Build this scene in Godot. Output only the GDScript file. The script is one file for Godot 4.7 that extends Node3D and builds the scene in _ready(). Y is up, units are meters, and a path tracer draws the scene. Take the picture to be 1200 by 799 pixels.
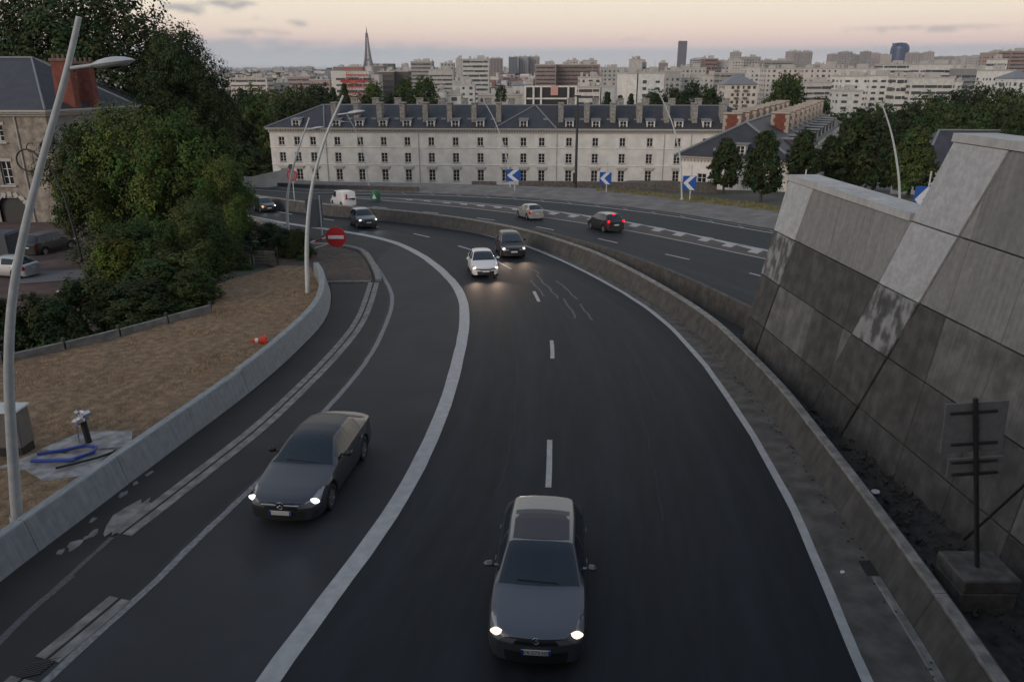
extends Node3D
# A motorway leaving a tunnel at dusk: camera stands on the tunnel portal, 10 m above the carriageway.
# Metres, y up, the view runs towards -z. V(x, y, f) is a point f metres ahead of the camera.

var M := {}
var T := {}
var rng := RandomNumberGenerator.new()
var taken := {}

func V(x: float, y: float, f: float) -> Vector3:
	return Vector3(x, y, -f)

# The motorway runs level out of the tunnel and then falls at seven per cent.
func fall(f: float) -> float:
	var k := (f - 18.0) / 4.0
	return -0.07 * (k if k > 12.0 else log(1.0 + exp(k))) * 4.0

# The road was surveyed as a level plan; G lays a point of that plan, y above it, on the falling ground.
func G(x: float, y: float, f: float) -> Vector3:
	if f < 6.0:
		return V(x, y, f)
	var a := 1.0
	var b := 2.4
	for i in 22:
		var t := (a + b) * 0.5
		if 10.0 - 10.0 * t > fall(t * f):
			a = t
		else:
			b = t
	return V(x * a, y * a + fall(a * f), f * a)

func GX(p: Vector3) -> Vector2:      # x and f of a world point
	return Vector2(p.x, -p.z)

# ---------------------------------------------------------------- shapes
class Sh:
	var v := PackedVector3Array()
	var n := PackedVector3Array()
	var u := PackedVector2Array()
	var c := PackedColorArray()
	var col := Color(1, 1, 1)
	func tri(a: Vector3, b: Vector3, d: Vector3, na: Vector3, nb: Vector3, nd: Vector3, ua := Vector2.ZERO, ub := Vector2.ZERO, ud := Vector2.ZERO) -> void:
		v.append(a); v.append(d); v.append(b)
		n.append(na); n.append(nd); n.append(nb)
		u.append(ua); u.append(ud); u.append(ub)
		c.append(col); c.append(col); c.append(col)
	# corners run counter-clockwise seen from the front
	func quad(a: Vector3, b: Vector3, d: Vector3, e: Vector3, ua := Vector2(0, 0), ub := Vector2(1, 0), ud := Vector2(1, 1), ue := Vector2(0, 1)) -> void:
		var nn := (d - a).cross(e - b)
		if nn.length_squared() < 1e-14:
			return
		nn = nn.normalized()
		tri(a, b, d, nn, nn, nn, ua, ub, ud)
		tri(a, d, e, nn, nn, nn, ua, ud, ue)
	func squad(p: Array, q: Array, uv := []) -> void:
		if uv.is_empty():
			uv = [Vector2(0, 0), Vector2(1, 0), Vector2(1, 1), Vector2(0, 1)]
		tri(p[0], p[1], p[2], q[0], q[1], q[2], uv[0], uv[1], uv[2])
		tri(p[0], p[2], p[3], q[0], q[2], q[3], uv[0], uv[2], uv[3])
	func face(a: Vector3, b: Vector3, d: Vector3) -> void:
		var nn := (b - a).cross(d - a)
		if nn.length_squared() < 1e-14:
			return
		nn = nn.normalized()
		tri(a, b, d, nn, nn, nn, Vector2(a.x, a.z), Vector2(b.x, b.z), Vector2(d.x, d.z))
	# box from 8 corners: bottom 0-3 counter-clockwise from above, top 4-7
	func hexa(p: Array) -> void:
		quad(p[4], p[5], p[6], p[7])
		quad(p[3], p[2], p[1], p[0])
		for i in 4:
			var j := (i + 1) % 4
			quad(p[i], p[j], p[j + 4], p[i + 4])
	func box(o: Vector3, s: Vector3, b := Basis()) -> void:
		var h := s * 0.5
		var p := []
		for y in [-1, 1]:
			for k in [[-1, 1], [1, 1], [1, -1], [-1, -1]]:
				p.append(o + b * Vector3(h.x * k[0], h.y * y, h.z * k[1]))
		hexa(p)
	# box with its edges taken off
	func bevel(o: Vector3, s: Vector3, r: float, b := Basis()) -> void:
		var h := s * 0.5
		r = minf(r, minf(h.x, minf(h.y, h.z)) * 0.9)
		var pts := func(ax: int, sg: float) -> Array:
			var ex := Vector3.ZERO
			ex[ax] = sg * h[ax]
			var a1 := (ax + 1) % 3
			var a2 := (ax + 2) % 3
			var out := []
			for k in [[-1, -1], [1, -1], [1, 1], [-1, 1]]:
				var q := ex
				q[a1] = k[0] * (h[a1] - r)
				q[a2] = k[1] * (h[a2] - r)
				out.append(o + b * q)
			return out
		var F := []
		for ax in 3:
			var p: Array = pts.call(ax, 1.0)
			var m: Array = pts.call(ax, -1.0)
			F.append([m, p])
			quad(p[0], p[1], p[2], p[3])
			quad(m[3], m[2], m[1], m[0])
		for ax in 3:   # edges parallel to axis ax
			var a1 := (ax + 1) % 3
			var a2 := (ax + 2) % 3
			for s1 in [-1, 1]:
				for s2 in [-1, 1]:
					var q := []
					for e in [[a1, s1, a2, s2], [a2, s2, a1, s1]]:
						for sa in [-1, 1]:
							var w := Vector3.ZERO
							w[e[0]] = e[1] * h[e[0]]
							w[e[2]] = e[3] * (h[e[2]] - r)
							w[ax] = sa * (h[ax] - r)
							q.append(o + b * w)
					if s1 * s2 > 0:
						quad(q[0], q[2], q[3], q[1])
					else:
						quad(q[1], q[3], q[2], q[0])
		for sx in [-1, 1]:
			for sy in [-1, 1]:
				for sz in [-1, 1]:
					var sg := Vector3(sx, sy, sz)
					var w := []
					for ax in 3:
						var q := Vector3.ZERO
						for k in 3:
							q[k] = sg[k] * (h[k] if k == ax else h[k] - r)
						w.append(o + b * q)
					if sx * sy * sz > 0:
						face(w[0], w[1], w[2])
					else:
						face(w[0], w[2], w[1])
	func tube(path: Array, rad: Array, sides := 10, caps := true) -> void:
		var rings := []
		var up := Vector3.UP
		for i in path.size():
			var d: Vector3 = (path[mini(i + 1, path.size() - 1)] - path[maxi(i - 1, 0)]).normalized()
			if absf(d.dot(up)) > 0.95:
				up = Vector3.RIGHT if absf(d.x) < 0.9 else Vector3.FORWARD
			var s := d.cross(up).normalized()
			up = s.cross(d).normalized()
			var ring := []
			for k in sides:
				var a := TAU * k / sides
				ring.append(s * cos(a) + up * sin(a))
			rings.append(ring)
		var R := func(i: int) -> float: return rad[mini(i, rad.size() - 1)]
		for i in path.size() - 1:
			for k in sides:
				var l := (k + 1) % sides
				var a: Vector3 = rings[i][k]; var b: Vector3 = rings[i][l]; var d: Vector3 = rings[i + 1][l]; var e: Vector3 = rings[i + 1][k]
				squad([path[i] + b * R.call(i), path[i] + a * R.call(i), path[i + 1] + e * R.call(i + 1), path[i + 1] + d * R.call(i + 1)], [b, a, e, d])
		if caps:
			var z := path.size() - 1
			for k in sides:
				var l := (k + 1) % sides
				face(path[0], path[0] + rings[0][k] * R.call(0), path[0] + rings[0][l] * R.call(0))
				face(path[z], path[z] + rings[z][l] * R.call(z), path[z] + rings[z][k] * R.call(z))
	# profile of [radius, height] turned round an axis
	func lathe(o: Vector3, prof: Array, b := Basis(), sides := 16, sx := 1.0, sz := 1.0) -> void:
		for i in prof.size() - 1:
			var dr: float = prof[i + 1][0] - prof[i][0]
			var dy: float = prof[i + 1][1] - prof[i][1]
			var nl := Vector2(dy, -dr).normalized()
			for k in sides:
				var a := TAU * k / sides
				var e := TAU * (k + 1) / sides
				var P := func(ang: float, j: int) -> Vector3: return o + b * Vector3(cos(ang) * prof[j][0] * sx, prof[j][1], -sin(ang) * prof[j][0] * sz)
				var na := (b * Vector3(cos(a) * nl.x / sx, nl.y, -sin(a) * nl.x / sz)).normalized()
				var nb := (b * Vector3(cos(e) * nl.x / sx, nl.y, -sin(e) * nl.x / sz)).normalized()
				squad([P.call(a, i), P.call(e, i), P.call(e, i + 1), P.call(a, i + 1)], [na, nb, nb, na])
	# prism: outline in the x-y plane of basis b, pulled along b.z
	func prism(o: Vector3, outline: PackedVector2Array, depth: float, b := Basis()) -> void:
		var pl := outline
		if not Geometry2D.is_polygon_clockwise(pl):
			pl = outline.duplicate()
		else:
			pl = outline.duplicate(); pl.reverse()
		var ix := Geometry2D.triangulate_polygon(pl)
		var P := func(k: int, z: float) -> Vector3: return o + b * Vector3(pl[k].x, pl[k].y, z)
		for i in range(0, ix.size(), 3):
			var w := [ix[i], ix[i + 1], ix[i + 2]]
			var ar := (pl[w[1]] - pl[w[0]]).cross(pl[w[2]] - pl[w[0]])
			if ar < 0:
				w = [w[0], w[2], w[1]]
			face(P.call(w[0], depth), P.call(w[1], depth), P.call(w[2], depth))
			face(P.call(w[0], 0.0), P.call(w[2], 0.0), P.call(w[1], 0.0))
		for i in pl.size():
			var j := (i + 1) % pl.size()
			quad(P.call(i, 0.0), P.call(j, 0.0), P.call(j, depth), P.call(i, depth))
	func mesh(origin := Vector3.ZERO) -> ArrayMesh:
		var a := []
		a.resize(Mesh.ARRAY_MAX)
		if origin != Vector3.ZERO:
			for i in v.size():
				v[i] -= origin
		a[Mesh.ARRAY_VERTEX] = v
		a[Mesh.ARRAY_NORMAL] = n
		a[Mesh.ARRAY_TEX_UV] = u
		a[Mesh.ARRAY_COLOR] = c
		var m := ArrayMesh.new()
		if v.size() > 0:
			m.add_surface_from_arrays(Mesh.PRIMITIVE_TRIANGLES, a)
		return m

# ---------------------------------------------------------------- scene tree helpers
func numbered(called: String) -> String:
	if not taken.has(called):
		taken[called] = 0
		return called
	taken[called] += 1
	return "%s_%03d" % [called, taken[called]]

func tag(o: Node, label: String, category: String, group := "") -> Node:
	o.set_meta("label", label)
	o.set_meta("category", category)
	if group != "":
		o.set_meta("group", group)
	return o

func thing(called: String, label: String, category: String, at := Vector3.ZERO, turn := 0.0, group := "") -> Node3D:
	var o := Node3D.new()
	o.name = numbered(called)
	add_child(o)
	o.position = at
	o.rotation.y = turn
	tag(o, label, category, group)
	return o

func put(called: String, m: Mesh, material: Material, parent: Node = null) -> MeshInstance3D:
	var o := MeshInstance3D.new()
	o.mesh = m
	o.material_override = material
	if parent == null:
		o.name = numbered(called)
		add_child(o)
	else:
		o.name = called
		parent.add_child(o, true)
	return o

# commits a shape built in the parent's own coordinates
func part(called: String, s: Sh, material: Material, parent: Node) -> MeshInstance3D:
	return put(called, s.mesh(), material, parent)

# commits a shape that was built in world coordinates under a thing that is not turned
func wpart(called: String, s: Sh, material: Material, parent: Node3D) -> MeshInstance3D:
	var o := parent.position
	var pp := parent.get_parent()
	while pp is Node3D and pp != self:
		o += pp.position
		pp = pp.get_parent()
	return put(called, s.mesh(o), material, parent)

func struct(called: String, s: Sh, material: Material) -> MeshInstance3D:
	var o := put(called, s.mesh(), material)
	o.set_meta("kind", "structure")
	return o

# ---------------------------------------------------------------- curves on the ground: [x, f] pairs
func curve(p: Array, step := 0.8) -> Array:
	var c := Curve2D.new()
	for i in p.size():
		var a := Vector2(p[i][0], p[i][1])
		var pr := Vector2(p[maxi(i - 1, 0)][0], p[maxi(i - 1, 0)][1])
		var nx := Vector2(p[mini(i + 1, p.size() - 1)][0], p[mini(i + 1, p.size() - 1)][1])
		var t := (nx - pr).normalized()
		c.add_point(a, -t * a.distance_to(pr) * 0.33, t * a.distance_to(nx) * 0.33)
	c.bake_interval = 0.1
	var n := maxi(2, int(c.get_baked_length() / step))
	var out := []
	for i in n + 1:
		out.append(c.sample_baked(c.get_baked_length() * i / n, true))
	# smooth the small errors of the survey
	for k in 6:
		var o2 := out.duplicate()
		for i in range(1, out.size() - 1):
			o2[i] = out[i] * 0.5 + (out[i - 1] + out[i + 1]) * 0.25
		out = o2
	return out

func resample(p: Array, n: int) -> Array:
	var c := Curve2D.new()
	for q in p:
		c.add_point(q)
	c.bake_interval = 0.1
	var out := []
	for i in n + 1:
		out.append(c.sample_baked(c.get_baked_length() * i / n))
	return out

func side(p: Array, i: int) -> Vector2:    # to the right of the way the line runs (x right, f ahead)
	var d: Vector2 = (p[mini(i + 1, p.size() - 1)] - p[maxi(i - 1, 0)]).normalized()
	return Vector2(d.y, -d.x)

func offset(p: Array, by: float) -> Array:
	var out := []
	for i in p.size():
		out.append(p[i] + side(p, i) * by)
	return out

func strip(a: Array, b: Array, y: float, n := 80, across := 6, tile := 8.0) -> Sh:
	var A := resample(a, n)
	var B := resample(b, n)
	var s := Sh.new()
	var l := 0.0
	for i in n:
		var dl: float = A[i].distance_to(A[i + 1]) * 0.5 + B[i].distance_to(B[i + 1]) * 0.5
		for k in across:
			var t0 := float(k) / across
			var t1 := float(k + 1) / across
			var p: Vector2 = A[i].lerp(B[i], t0); var q: Vector2 = A[i].lerp(B[i], t1)
			var r: Vector2 = A[i + 1].lerp(B[i + 1], t1); var w: Vector2 = A[i + 1].lerp(B[i + 1], t0)
			s.quad(G(p.x, y, p.y), G(q.x, y, q.y), G(r.x, y, r.y), G(w.x, y, w.y), Vector2(t0, l / tile), Vector2(t1, l / tile), Vector2(t1, (l + dl) / tile), Vector2(t0, (l + dl) / tile))
		l += dl
	return s

# painted line with edges a little uneven
func line(p: Array, w: float, y: float, s: Sh = null) -> Sh:
	if s == null:
		s = Sh.new()
	var prev := []
	for i in p.size():
		var d := side(p, i)
		var j := rng.randf_range(-0.012, 0.012)
		var a: Vector2 = p[i] - d * (w * 0.5 + rng.randf_range(-0.008, 0.008) - j)
		var b: Vector2 = p[i] + d * (w * 0.5 + rng.randf_range(-0.008, 0.008) + j)
		if i > 0:
			s.quad(G(prev[0].x, y, prev[0].y), G(prev[1].x, y, prev[1].y), G(b.x, y, b.y), G(a.x, y, a.y))
		prev = [a, b]
	return s

# profile [[offset to the right, height], ...] swept along p; ends closed
func sweep(p: Array, prof: Array, s: Sh = null, y := 0.0, cap := true) -> Sh:
	if s == null:
		s = Sh.new()
	var rows := []
	for i in p.size():
		var d := side(p, i)
		var row := []
		for q in prof:
			var g: Vector2 = p[i] + d * q[0]
			row.append(G(g.x, y + q[1], g.y))
		rows.append(row)
	for i in p.size() - 1:
		for k in prof.size() - 1:
			s.quad(rows[i][k], rows[i][k + 1], rows[i + 1][k + 1], rows[i + 1][k])
	if cap:
		for e in [0, p.size() - 1]:
			var r: Array = rows[e]
			for k in range(1, r.size() - 1):
				if e == 0:
					s.face(r[0], r[k + 1], r[k])
				else:
					s.face(r[0], r[k], r[k + 1])
	return s

func flat(poly: Array, y: float, s: Sh = null) -> Sh:
	if s == null:
		s = Sh.new()
	var pl := PackedVector2Array()
	for q in poly:
		pl.append(Vector2(q[0], q[1]))
	var ix := Geometry2D.triangulate_polygon(pl)
	for i in range(0, ix.size(), 3):
		var a := pl[ix[i]]; var b := pl[ix[i + 1]]; var d := pl[ix[i + 2]]
		if (b - a).cross(d - a) < 0:
			var t := b; b = d; d = t
		s.face(G(a.x, y, a.y), G(b.x, y, b.y), G(d.x, y, d.y))
	return s

# the same, cut into small cells so that it follows the ground
func draped(poly: Array, y: float, cell: float) -> Sh:
	var s := Sh.new()
	var pl := PackedVector2Array()
	var lo := Vector2(1e9, 1e9)
	var hi := -lo
	for q in poly:
		pl.append(Vector2(q[0], q[1]))
		lo = lo.min(pl[-1]); hi = hi.max(pl[-1])
	var x := lo.x
	while x < hi.x:
		var f := lo.y
		while f < hi.y:
			for g in Geometry2D.intersect_polygons(PackedVector2Array([Vector2(x, f), Vector2(x + cell, f), Vector2(x + cell, f + cell), Vector2(x, f + cell)]), pl):
				var q := []
				for w in g:
					q.append([w.x, w.y])
				flat(q, y, s)
			f += cell
		x += cell
	return s

func piece(p: Array, from_m: float, to_m: float, step := 0.6) -> Array:
	var c := Curve2D.new()
	for q in p:
		c.add_point(q)
	c.bake_interval = 0.05
	var n := maxi(1, int((to_m - from_m) / step))
	var out := []
	for i in n + 1:
		out.append(c.sample_baked(lerpf(from_m, to_m, float(i) / n)))
	return out

func plen(p: Array) -> float:
	var l := 0.0
	for i in p.size() - 1:
		l += p[i].distance_to(p[i + 1])
	return l

# ---------------------------------------------------------------- textures and materials
func noise_tex(seed_: int, freq: float, lo: float, hi: float, oct := 4, size := 512, contrast := 1.0, stretch := 1.0) -> ImageTexture:
	var nz := FastNoiseLite.new()
	nz.seed = seed_
	nz.frequency = freq
	nz.noise_type = FastNoiseLite.TYPE_SIMPLEX_SMOOTH
	nz.fractal_octaves = oct
	nz.fractal_gain = 0.55
	var im := nz.get_seamless_image(size, size, false, false, 0.2)
	im.convert(Image.FORMAT_L8)
	var d := im.get_data()
	for i in d.size():
		var t := clampf((d[i] / 255.0 - 0.5) * contrast + 0.5, 0.0, 1.0)
		d[i] = int(lerpf(lo, hi, t) * 255.0)
	im = Image.create_from_data(size, size, false, Image.FORMAT_L8, d)
	if stretch > 1.0:
		im.resize(size, int(size / stretch), Image.INTERPOLATE_LANCZOS)
		var big := Image.create(size, int(size / stretch), false, Image.FORMAT_L8)
		big.blit_rect(im, Rect2i(0, 0, size, int(size / stretch)), Vector2i.ZERO)
		im = big
	return ImageTexture.create_from_image(im)

func bump_tex(seed_: int, freq: float, strength: float, size := 512) -> ImageTexture:
	var nz := FastNoiseLite.new()
	nz.seed = seed_
	nz.frequency = freq
	nz.fractal_octaves = 3
	var im := nz.get_seamless_image(size, size)
	im.convert(Image.FORMAT_L8)
	im.bump_map_to_normal_map(strength)
	return ImageTexture.create_from_image(im)

func mat(col: Color, rough := 0.9, tex: Texture2D = null, scale := 0.25, tex2: Texture2D = null, scale2 := 0.05, metal := 0.0) -> StandardMaterial3D:
	var m := StandardMaterial3D.new()
	m.albedo_color = col.linear_to_srgb()
	m.roughness = rough
	m.metallic = metal
	if tex:
		m.albedo_texture = tex
		m.uv1_triplanar = true
		m.uv1_world_triplanar = true
		m.uv1_scale = Vector3(scale, scale, scale)
	if tex2:
		m.detail_enabled = true
		m.detail_blend_mode = BaseMaterial3D.BLEND_MODE_MUL
		m.detail_albedo = tex2
		m.detail_uv_layer = BaseMaterial3D.DETAIL_UV_2
		m.uv2_triplanar = true
		m.uv2_world_triplanar = true
		m.uv2_scale = Vector3(scale2, scale2, scale2)
	return m

func glow(col: Color, energy: float) -> StandardMaterial3D:
	var m := StandardMaterial3D.new()
	m.albedo_color = col
	m.emission_enabled = true
	m.emission = col
	m.emission_energy_multiplier = energy
	return m

func vmat(rough := 0.9) -> StandardMaterial3D:
	var m := StandardMaterial3D.new()
	m.vertex_color_use_as_albedo = true
	m.roughness = rough
	return m

# ---------------------------------------------------------------- camera, sky, light
func sky_color(e: float) -> Vector3:      # sRGB bytes by degrees above the horizon
	var K := [[-90, 120, 122, 126], [-2, 150, 152, 158], [0.0, 184, 186, 192], [0.45, 190, 191, 194], [1.1, 184, 188, 193], [1.3, 208, 200, 198], [1.5, 228, 206, 201], [1.9, 237, 213, 202], [2.4, 244, 223, 207], [3.4, 249, 233, 213], [4.6, 251, 239, 218], [9, 238, 232, 218], [18, 205, 207, 208], [40, 160, 172, 188], [90, 122, 138, 164]]
	for i in K.size() - 1:
		if e <= K[i + 1][0]:
			var t := clampf((e - K[i][0]) / float(K[i + 1][0] - K[i][0]), 0, 1)
			return Vector3(K[i][1], K[i][2], K[i][3]).lerp(Vector3(K[i + 1][1], K[i + 1][2], K[i + 1][3]), t) / 255.0
	return Vector3(122, 138, 164) / 255.0

func make_sky() -> ImageTexture:
	var w := 2048
	var h := 1024
	var im := Image.create(w, h, false, Image.FORMAT_RGB8)
	var nz := FastNoiseLite.new()
	nz.seed = 11
	nz.frequency = 0.05
	nz.fractal_octaves = 5
	# long thin clouds: [azimuth, elevation, half length, half height, strength] in degrees
	var bank := [[-18.6, 3.95, 1.7, 0.30, 0.9], [-21.2, 3.6, 2.2, 0.32, 0.85], [-14.6, 2.85, 0.9, 0.18, 0.6], [-17.5, 2.25, 3.0, 0.2, 0.6], [-19.0, 1.5, 8.0, 0.5, 0.8], [-12.0, 1.3, 9.0, 0.55, 0.45], [-6.9, 3.1, 0.5, 0.1, 0.5], [8.5, 1.9, 1.2, 0.1, 0.3], [26.5, 2.35, 5.5, 0.13, 0.6], [21.5, 1.0, 5.0, 0.3, 0.4], [30.0, 1.2, 7.0, 0.28, 0.45], [-17.0, 3.0, 0.4, 0.12, 0.4], [44, 2.6, 8, 0.3, 0.5], [-40, 3.2, 9, 0.4, 0.5], [-60, 1.8, 12, 0.5, 0.5], [70, 3.0, 11, 0.4, 0.5], [110, 2.2, 14, 0.5, 0.5], [-100, 3.4, 12, 0.4, 0.5], [150, 2.8, 16, 0.5, 0.5], [-150, 2.1, 14, 0.5, 0.5]]
	for y in h:
		var e := 90.0 - 180.0 * (y + 0.5) / h
		var c := sky_color(e)
		if e > 8.0 or e < -1.0:
			im.fill_rect(Rect2i(0, y, w, 1), Color(c.x, c.y, c.z))
			continue
		for x in w:
			var az := 360.0 * (x + 0.5) / w
			if az > 180.0:
				az -= 360.0
			var a := 0.0
			var wob := nz.get_noise_2d(az * 9.0, e * 40.0)
			for b in bank:
				var dx: float = (az - b[0]) / b[2]
				if absf(dx) > 1.4:
					continue
				var dy: float = (e - b[1] + wob * 0.22) / b[3]
				var k: float = 1.0 - dx * dx - dy * dy + wob * 1.3
				a = maxf(a, clampf(k, 0, 1) * b[4])
			# the earth's shadow is bluer to the left, rosier to the right
			var side_ := clampf(az / 30.0, -1, 1)
			var low := exp(-maxf(e, 0.0) / 1.3)
			var d := c + Vector3(0.035, 0.004, 0.006) * side_ * low
			var cl := Vector3(0.64, 0.63, 0.65) if e > 2.0 else Vector3(0.68, 0.705, 0.735)
			d = d.lerp(cl, a * 0.95)
			im.set_pixel(x, y, Color(d.x, d.y, d.z))
	return ImageTexture.create_from_image(im)

func set_light() -> void:
	var cam := Camera3D.new()
	cam.name = "camera"
	add_child(cam)
	cam.position = Vector3(0, 10, 0)
	cam.rotation_degrees = Vector3(-19.43, 0, 0)
	cam.fov = 47.59
	cam.near = 0.1
	cam.far = 30000
	var env := Environment.new()
	env.background_mode = Environment.BG_SKY
	var sky := Sky.new()
	var pm := PanoramaSkyMaterial.new()
	pm.panorama = make_sky()
	sky.sky_material = pm
	env.sky = sky
	env.background_energy_multiplier = 1.0
	env.tonemap_mode = Environment.TONE_MAPPER_LINEAR
	env.tonemap_exposure = 1.0
	env.sdfgi_enabled = true
	env.ssao_enabled = true
	env.ssil_enabled = true
	env.fog_enabled = true
	env.fog_density = 0.00004
	env.fog_light_color = Color(0.80, 0.80, 0.84)
	var we := WorldEnvironment.new()
	we.name = "environment"
	we.environment = env
	add_child(we)
	var sun := DirectionalLight3D.new()      # the afterglow in the west, behind the camera
	sun.name = "afterglow"
	sun.light_energy = 0.5
	sun.light_angular_distance = 30
	sun.light_color = Color(1.0, 0.93, 0.86)
	sun.shadow_enabled = true
	add_child(sun)
	sun.rotation_degrees = Vector3(-18, -42, 0)

# ---------------------------------------------------------------- materials
func make_materials() -> void:
	T.fine = noise_tex(1, 0.12, 0.86, 1.0, 4, 512, 1.3)
	T.patch = noise_tex(2, 0.012, 0.80, 1.0, 5, 512, 1.6)
	T.blotch = noise_tex(3, 0.012, 0.74, 1.0, 5, 512, 1.8)
	T.streak = streak_tex(4)
	T.lane = lane_tex()
	T.grain = bump_tex(5, 0.25, 2.0)
	T.worn = noise_tex(6, 0.03, 0.80, 1.0, 5, 512, 2.0)
	T.soft = noise_tex(7, 0.016, 0.90, 1.0, 5, 512, 1.5)
	M.asphalt = mat(Color(0.036, 0.035, 0.035), 0.85, T.fine, 0.6, T.patch, 0.05)
	M.ramp = mat(Color(0.028, 0.031, 0.039), 0.75, T.fine, 0.6, T.patch, 0.06)
	M.main_lane = lane_mat(Color(0.0225, 0.028, 0.0365), 0.70)
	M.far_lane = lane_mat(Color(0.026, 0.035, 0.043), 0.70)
	M.shoulder = mat(Color(0.150, 0.137, 0.125), 0.85, T.blotch, 0.18, T.fine, 0.5)
	M.hatch = mat(Color(0.120, 0.100, 0.092), 0.9, T.fine, 0.6, T.patch, 0.08)
	M.bank = mat(Color(0.25, 0.236, 0.225), 0.95, T.fine, 0.4, T.patch, 0.06)
	M.paint = mat(Color(0.50, 0.50, 0.50), 0.7, T.soft, 0.3, T.fine, 0.9)
	M.paint_old = mat(Color(0.24, 0.24, 0.245), 0.8, T.worn, 0.45)
	M.paint_faint = mat(Color(0.115, 0.115, 0.118), 0.85, T.worn, 0.6)
	M.crack = mat(Color(0.048, 0.050, 0.053), 0.9, T.worn, 0.6)
	M.kerb = mat(Color(0.30, 0.29, 0.275), 0.9, T.blotch, 0.3, T.fine, 0.7)
	M.slot = mat(Color(0.02, 0.02, 0.02), 1.0)
	M.barrier_new = mat(Color(0.33, 0.35, 0.365), 0.85, T.soft, 0.3, T.streak, 0.4)
	M.barrier_old = mat(Color(0.112, 0.105, 0.098), 0.9, T.blotch, 0.22, T.streak, 0.35)
	M.barrier_top = mat(Color(0.27, 0.26, 0.245), 0.9, T.blotch, 0.3)
	M.soil = mat(Color(0.13, 0.095, 0.078), 1.0, T.blotch, 0.25, T.fine, 0.8)
	T.dry = noise_tex(8, 0.03, 0.74, 1.0, 6, 512, 1.9)
	M.dry = mat(Color(0.355, 0.235, 0.138), 1.0, T.dry, 0.13, T.dry, 0.7)
	M.terrain = mat(Color(0.10, 0.105, 0.085), 1.0, T.patch, 0.01)
	M.plaza = mat(Color(0.135, 0.085, 0.080), 0.95, T.fine, 0.4, T.patch, 0.08)
	M.pave_grey = mat(Color(0.16, 0.165, 0.18), 0.9, T.fine, 0.4)
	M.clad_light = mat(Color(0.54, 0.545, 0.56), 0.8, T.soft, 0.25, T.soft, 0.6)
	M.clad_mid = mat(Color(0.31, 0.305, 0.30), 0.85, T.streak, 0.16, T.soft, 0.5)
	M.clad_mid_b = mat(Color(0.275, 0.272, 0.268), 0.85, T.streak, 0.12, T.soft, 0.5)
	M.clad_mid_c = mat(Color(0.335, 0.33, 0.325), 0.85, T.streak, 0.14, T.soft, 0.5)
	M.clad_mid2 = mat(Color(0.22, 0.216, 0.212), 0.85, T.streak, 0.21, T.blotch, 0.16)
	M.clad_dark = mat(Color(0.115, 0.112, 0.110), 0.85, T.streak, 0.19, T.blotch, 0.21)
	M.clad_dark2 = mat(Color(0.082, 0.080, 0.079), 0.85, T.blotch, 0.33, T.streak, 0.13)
	M.clad_stained = stained_mat()
	M.coping = mat(Color(0.52, 0.515, 0.505), 0.85, T.soft, 0.3, T.soft, 0.07)
	M.dark_gap = mat(Color(0.03, 0.03, 0.03), 1.0)
	M.rubble = mat(Color(0.065, 0.062, 0.06), 1.0, T.blotch, 0.5, T.fine, 0.9)
	M.debris = mat(Color(0.05, 0.045, 0.04), 1.0, T.fine, 2.0)
	M.lamp_paint = mat(Color(0.50, 0.53, 0.55), 0.55, T.soft, 0.4)
	M.dark_metal = mat(Color(0.03, 0.03, 0.032), 0.6, T.soft, 0.5)
	M.sign_grey = mat(Color(0.165, 0.17, 0.18), 0.6, T.soft, 0.6)
	M.block = mat(Color(0.125, 0.119, 0.113), 0.95, T.blotch, 0.4, T.fine, 0.8)
	M.white_paint = mat(Color(0.70, 0.70, 0.70), 0.5, T.soft, 0.8)
	M.sign_blue = mat(Color(0.012, 0.085, 0.36), 0.5, T.soft, 0.5)
	M.sign_white = mat(Color(0.62, 0.66, 0.72), 0.5, T.soft, 0.5)
	M.sign_red = mat(Color(0.42, 0.014, 0.02), 0.5, T.soft, 0.8)
	M.green = mat(Color(0.02, 0.13, 0.075), 0.5, T.soft, 0.8)
	M.leaf = vmat(0.75)
	M.leaf.backlight = Color(0.3, 0.34, 0.16)
	M.bark = mat(Color(0.075, 0.06, 0.048), 1.0, T.fine, 2.0)
	M.grass = vmat(0.9)

# rain streaks on concrete: fine upright lines of uneven length over a soft cloud
func streak_tex(seed_: int) -> ImageTexture:
	var n := 512
	var a := FastNoiseLite.new()
	a.seed = seed_; a.frequency = 1.0; a.fractal_octaves = 4
	var im := Image.create(n, n, false, Image.FORMAT_L8)
	for y in n:
		for x in n:
			var ang := TAU * x / n
			var an2 := TAU * y / n
			var s := a.get_noise_3d(cos(ang) * 7.0, sin(ang) * 7.0, sin(an2) * 0.35)
			var t := a.get_noise_3d(cos(ang) * 2.2 + 9.0, sin(ang) * 2.2, cos(an2) * 1.1)
			var f := a.get_noise_2d(x * 0.31, y * 0.11)
			im.set_pixel(x, y, Color.from_hsv(0, 0, clampf(0.92 + s * 0.10 + t * 0.09 + f * 0.02, 0.6, 1.0)))
	return ImageTexture.create_from_image(im)

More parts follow.
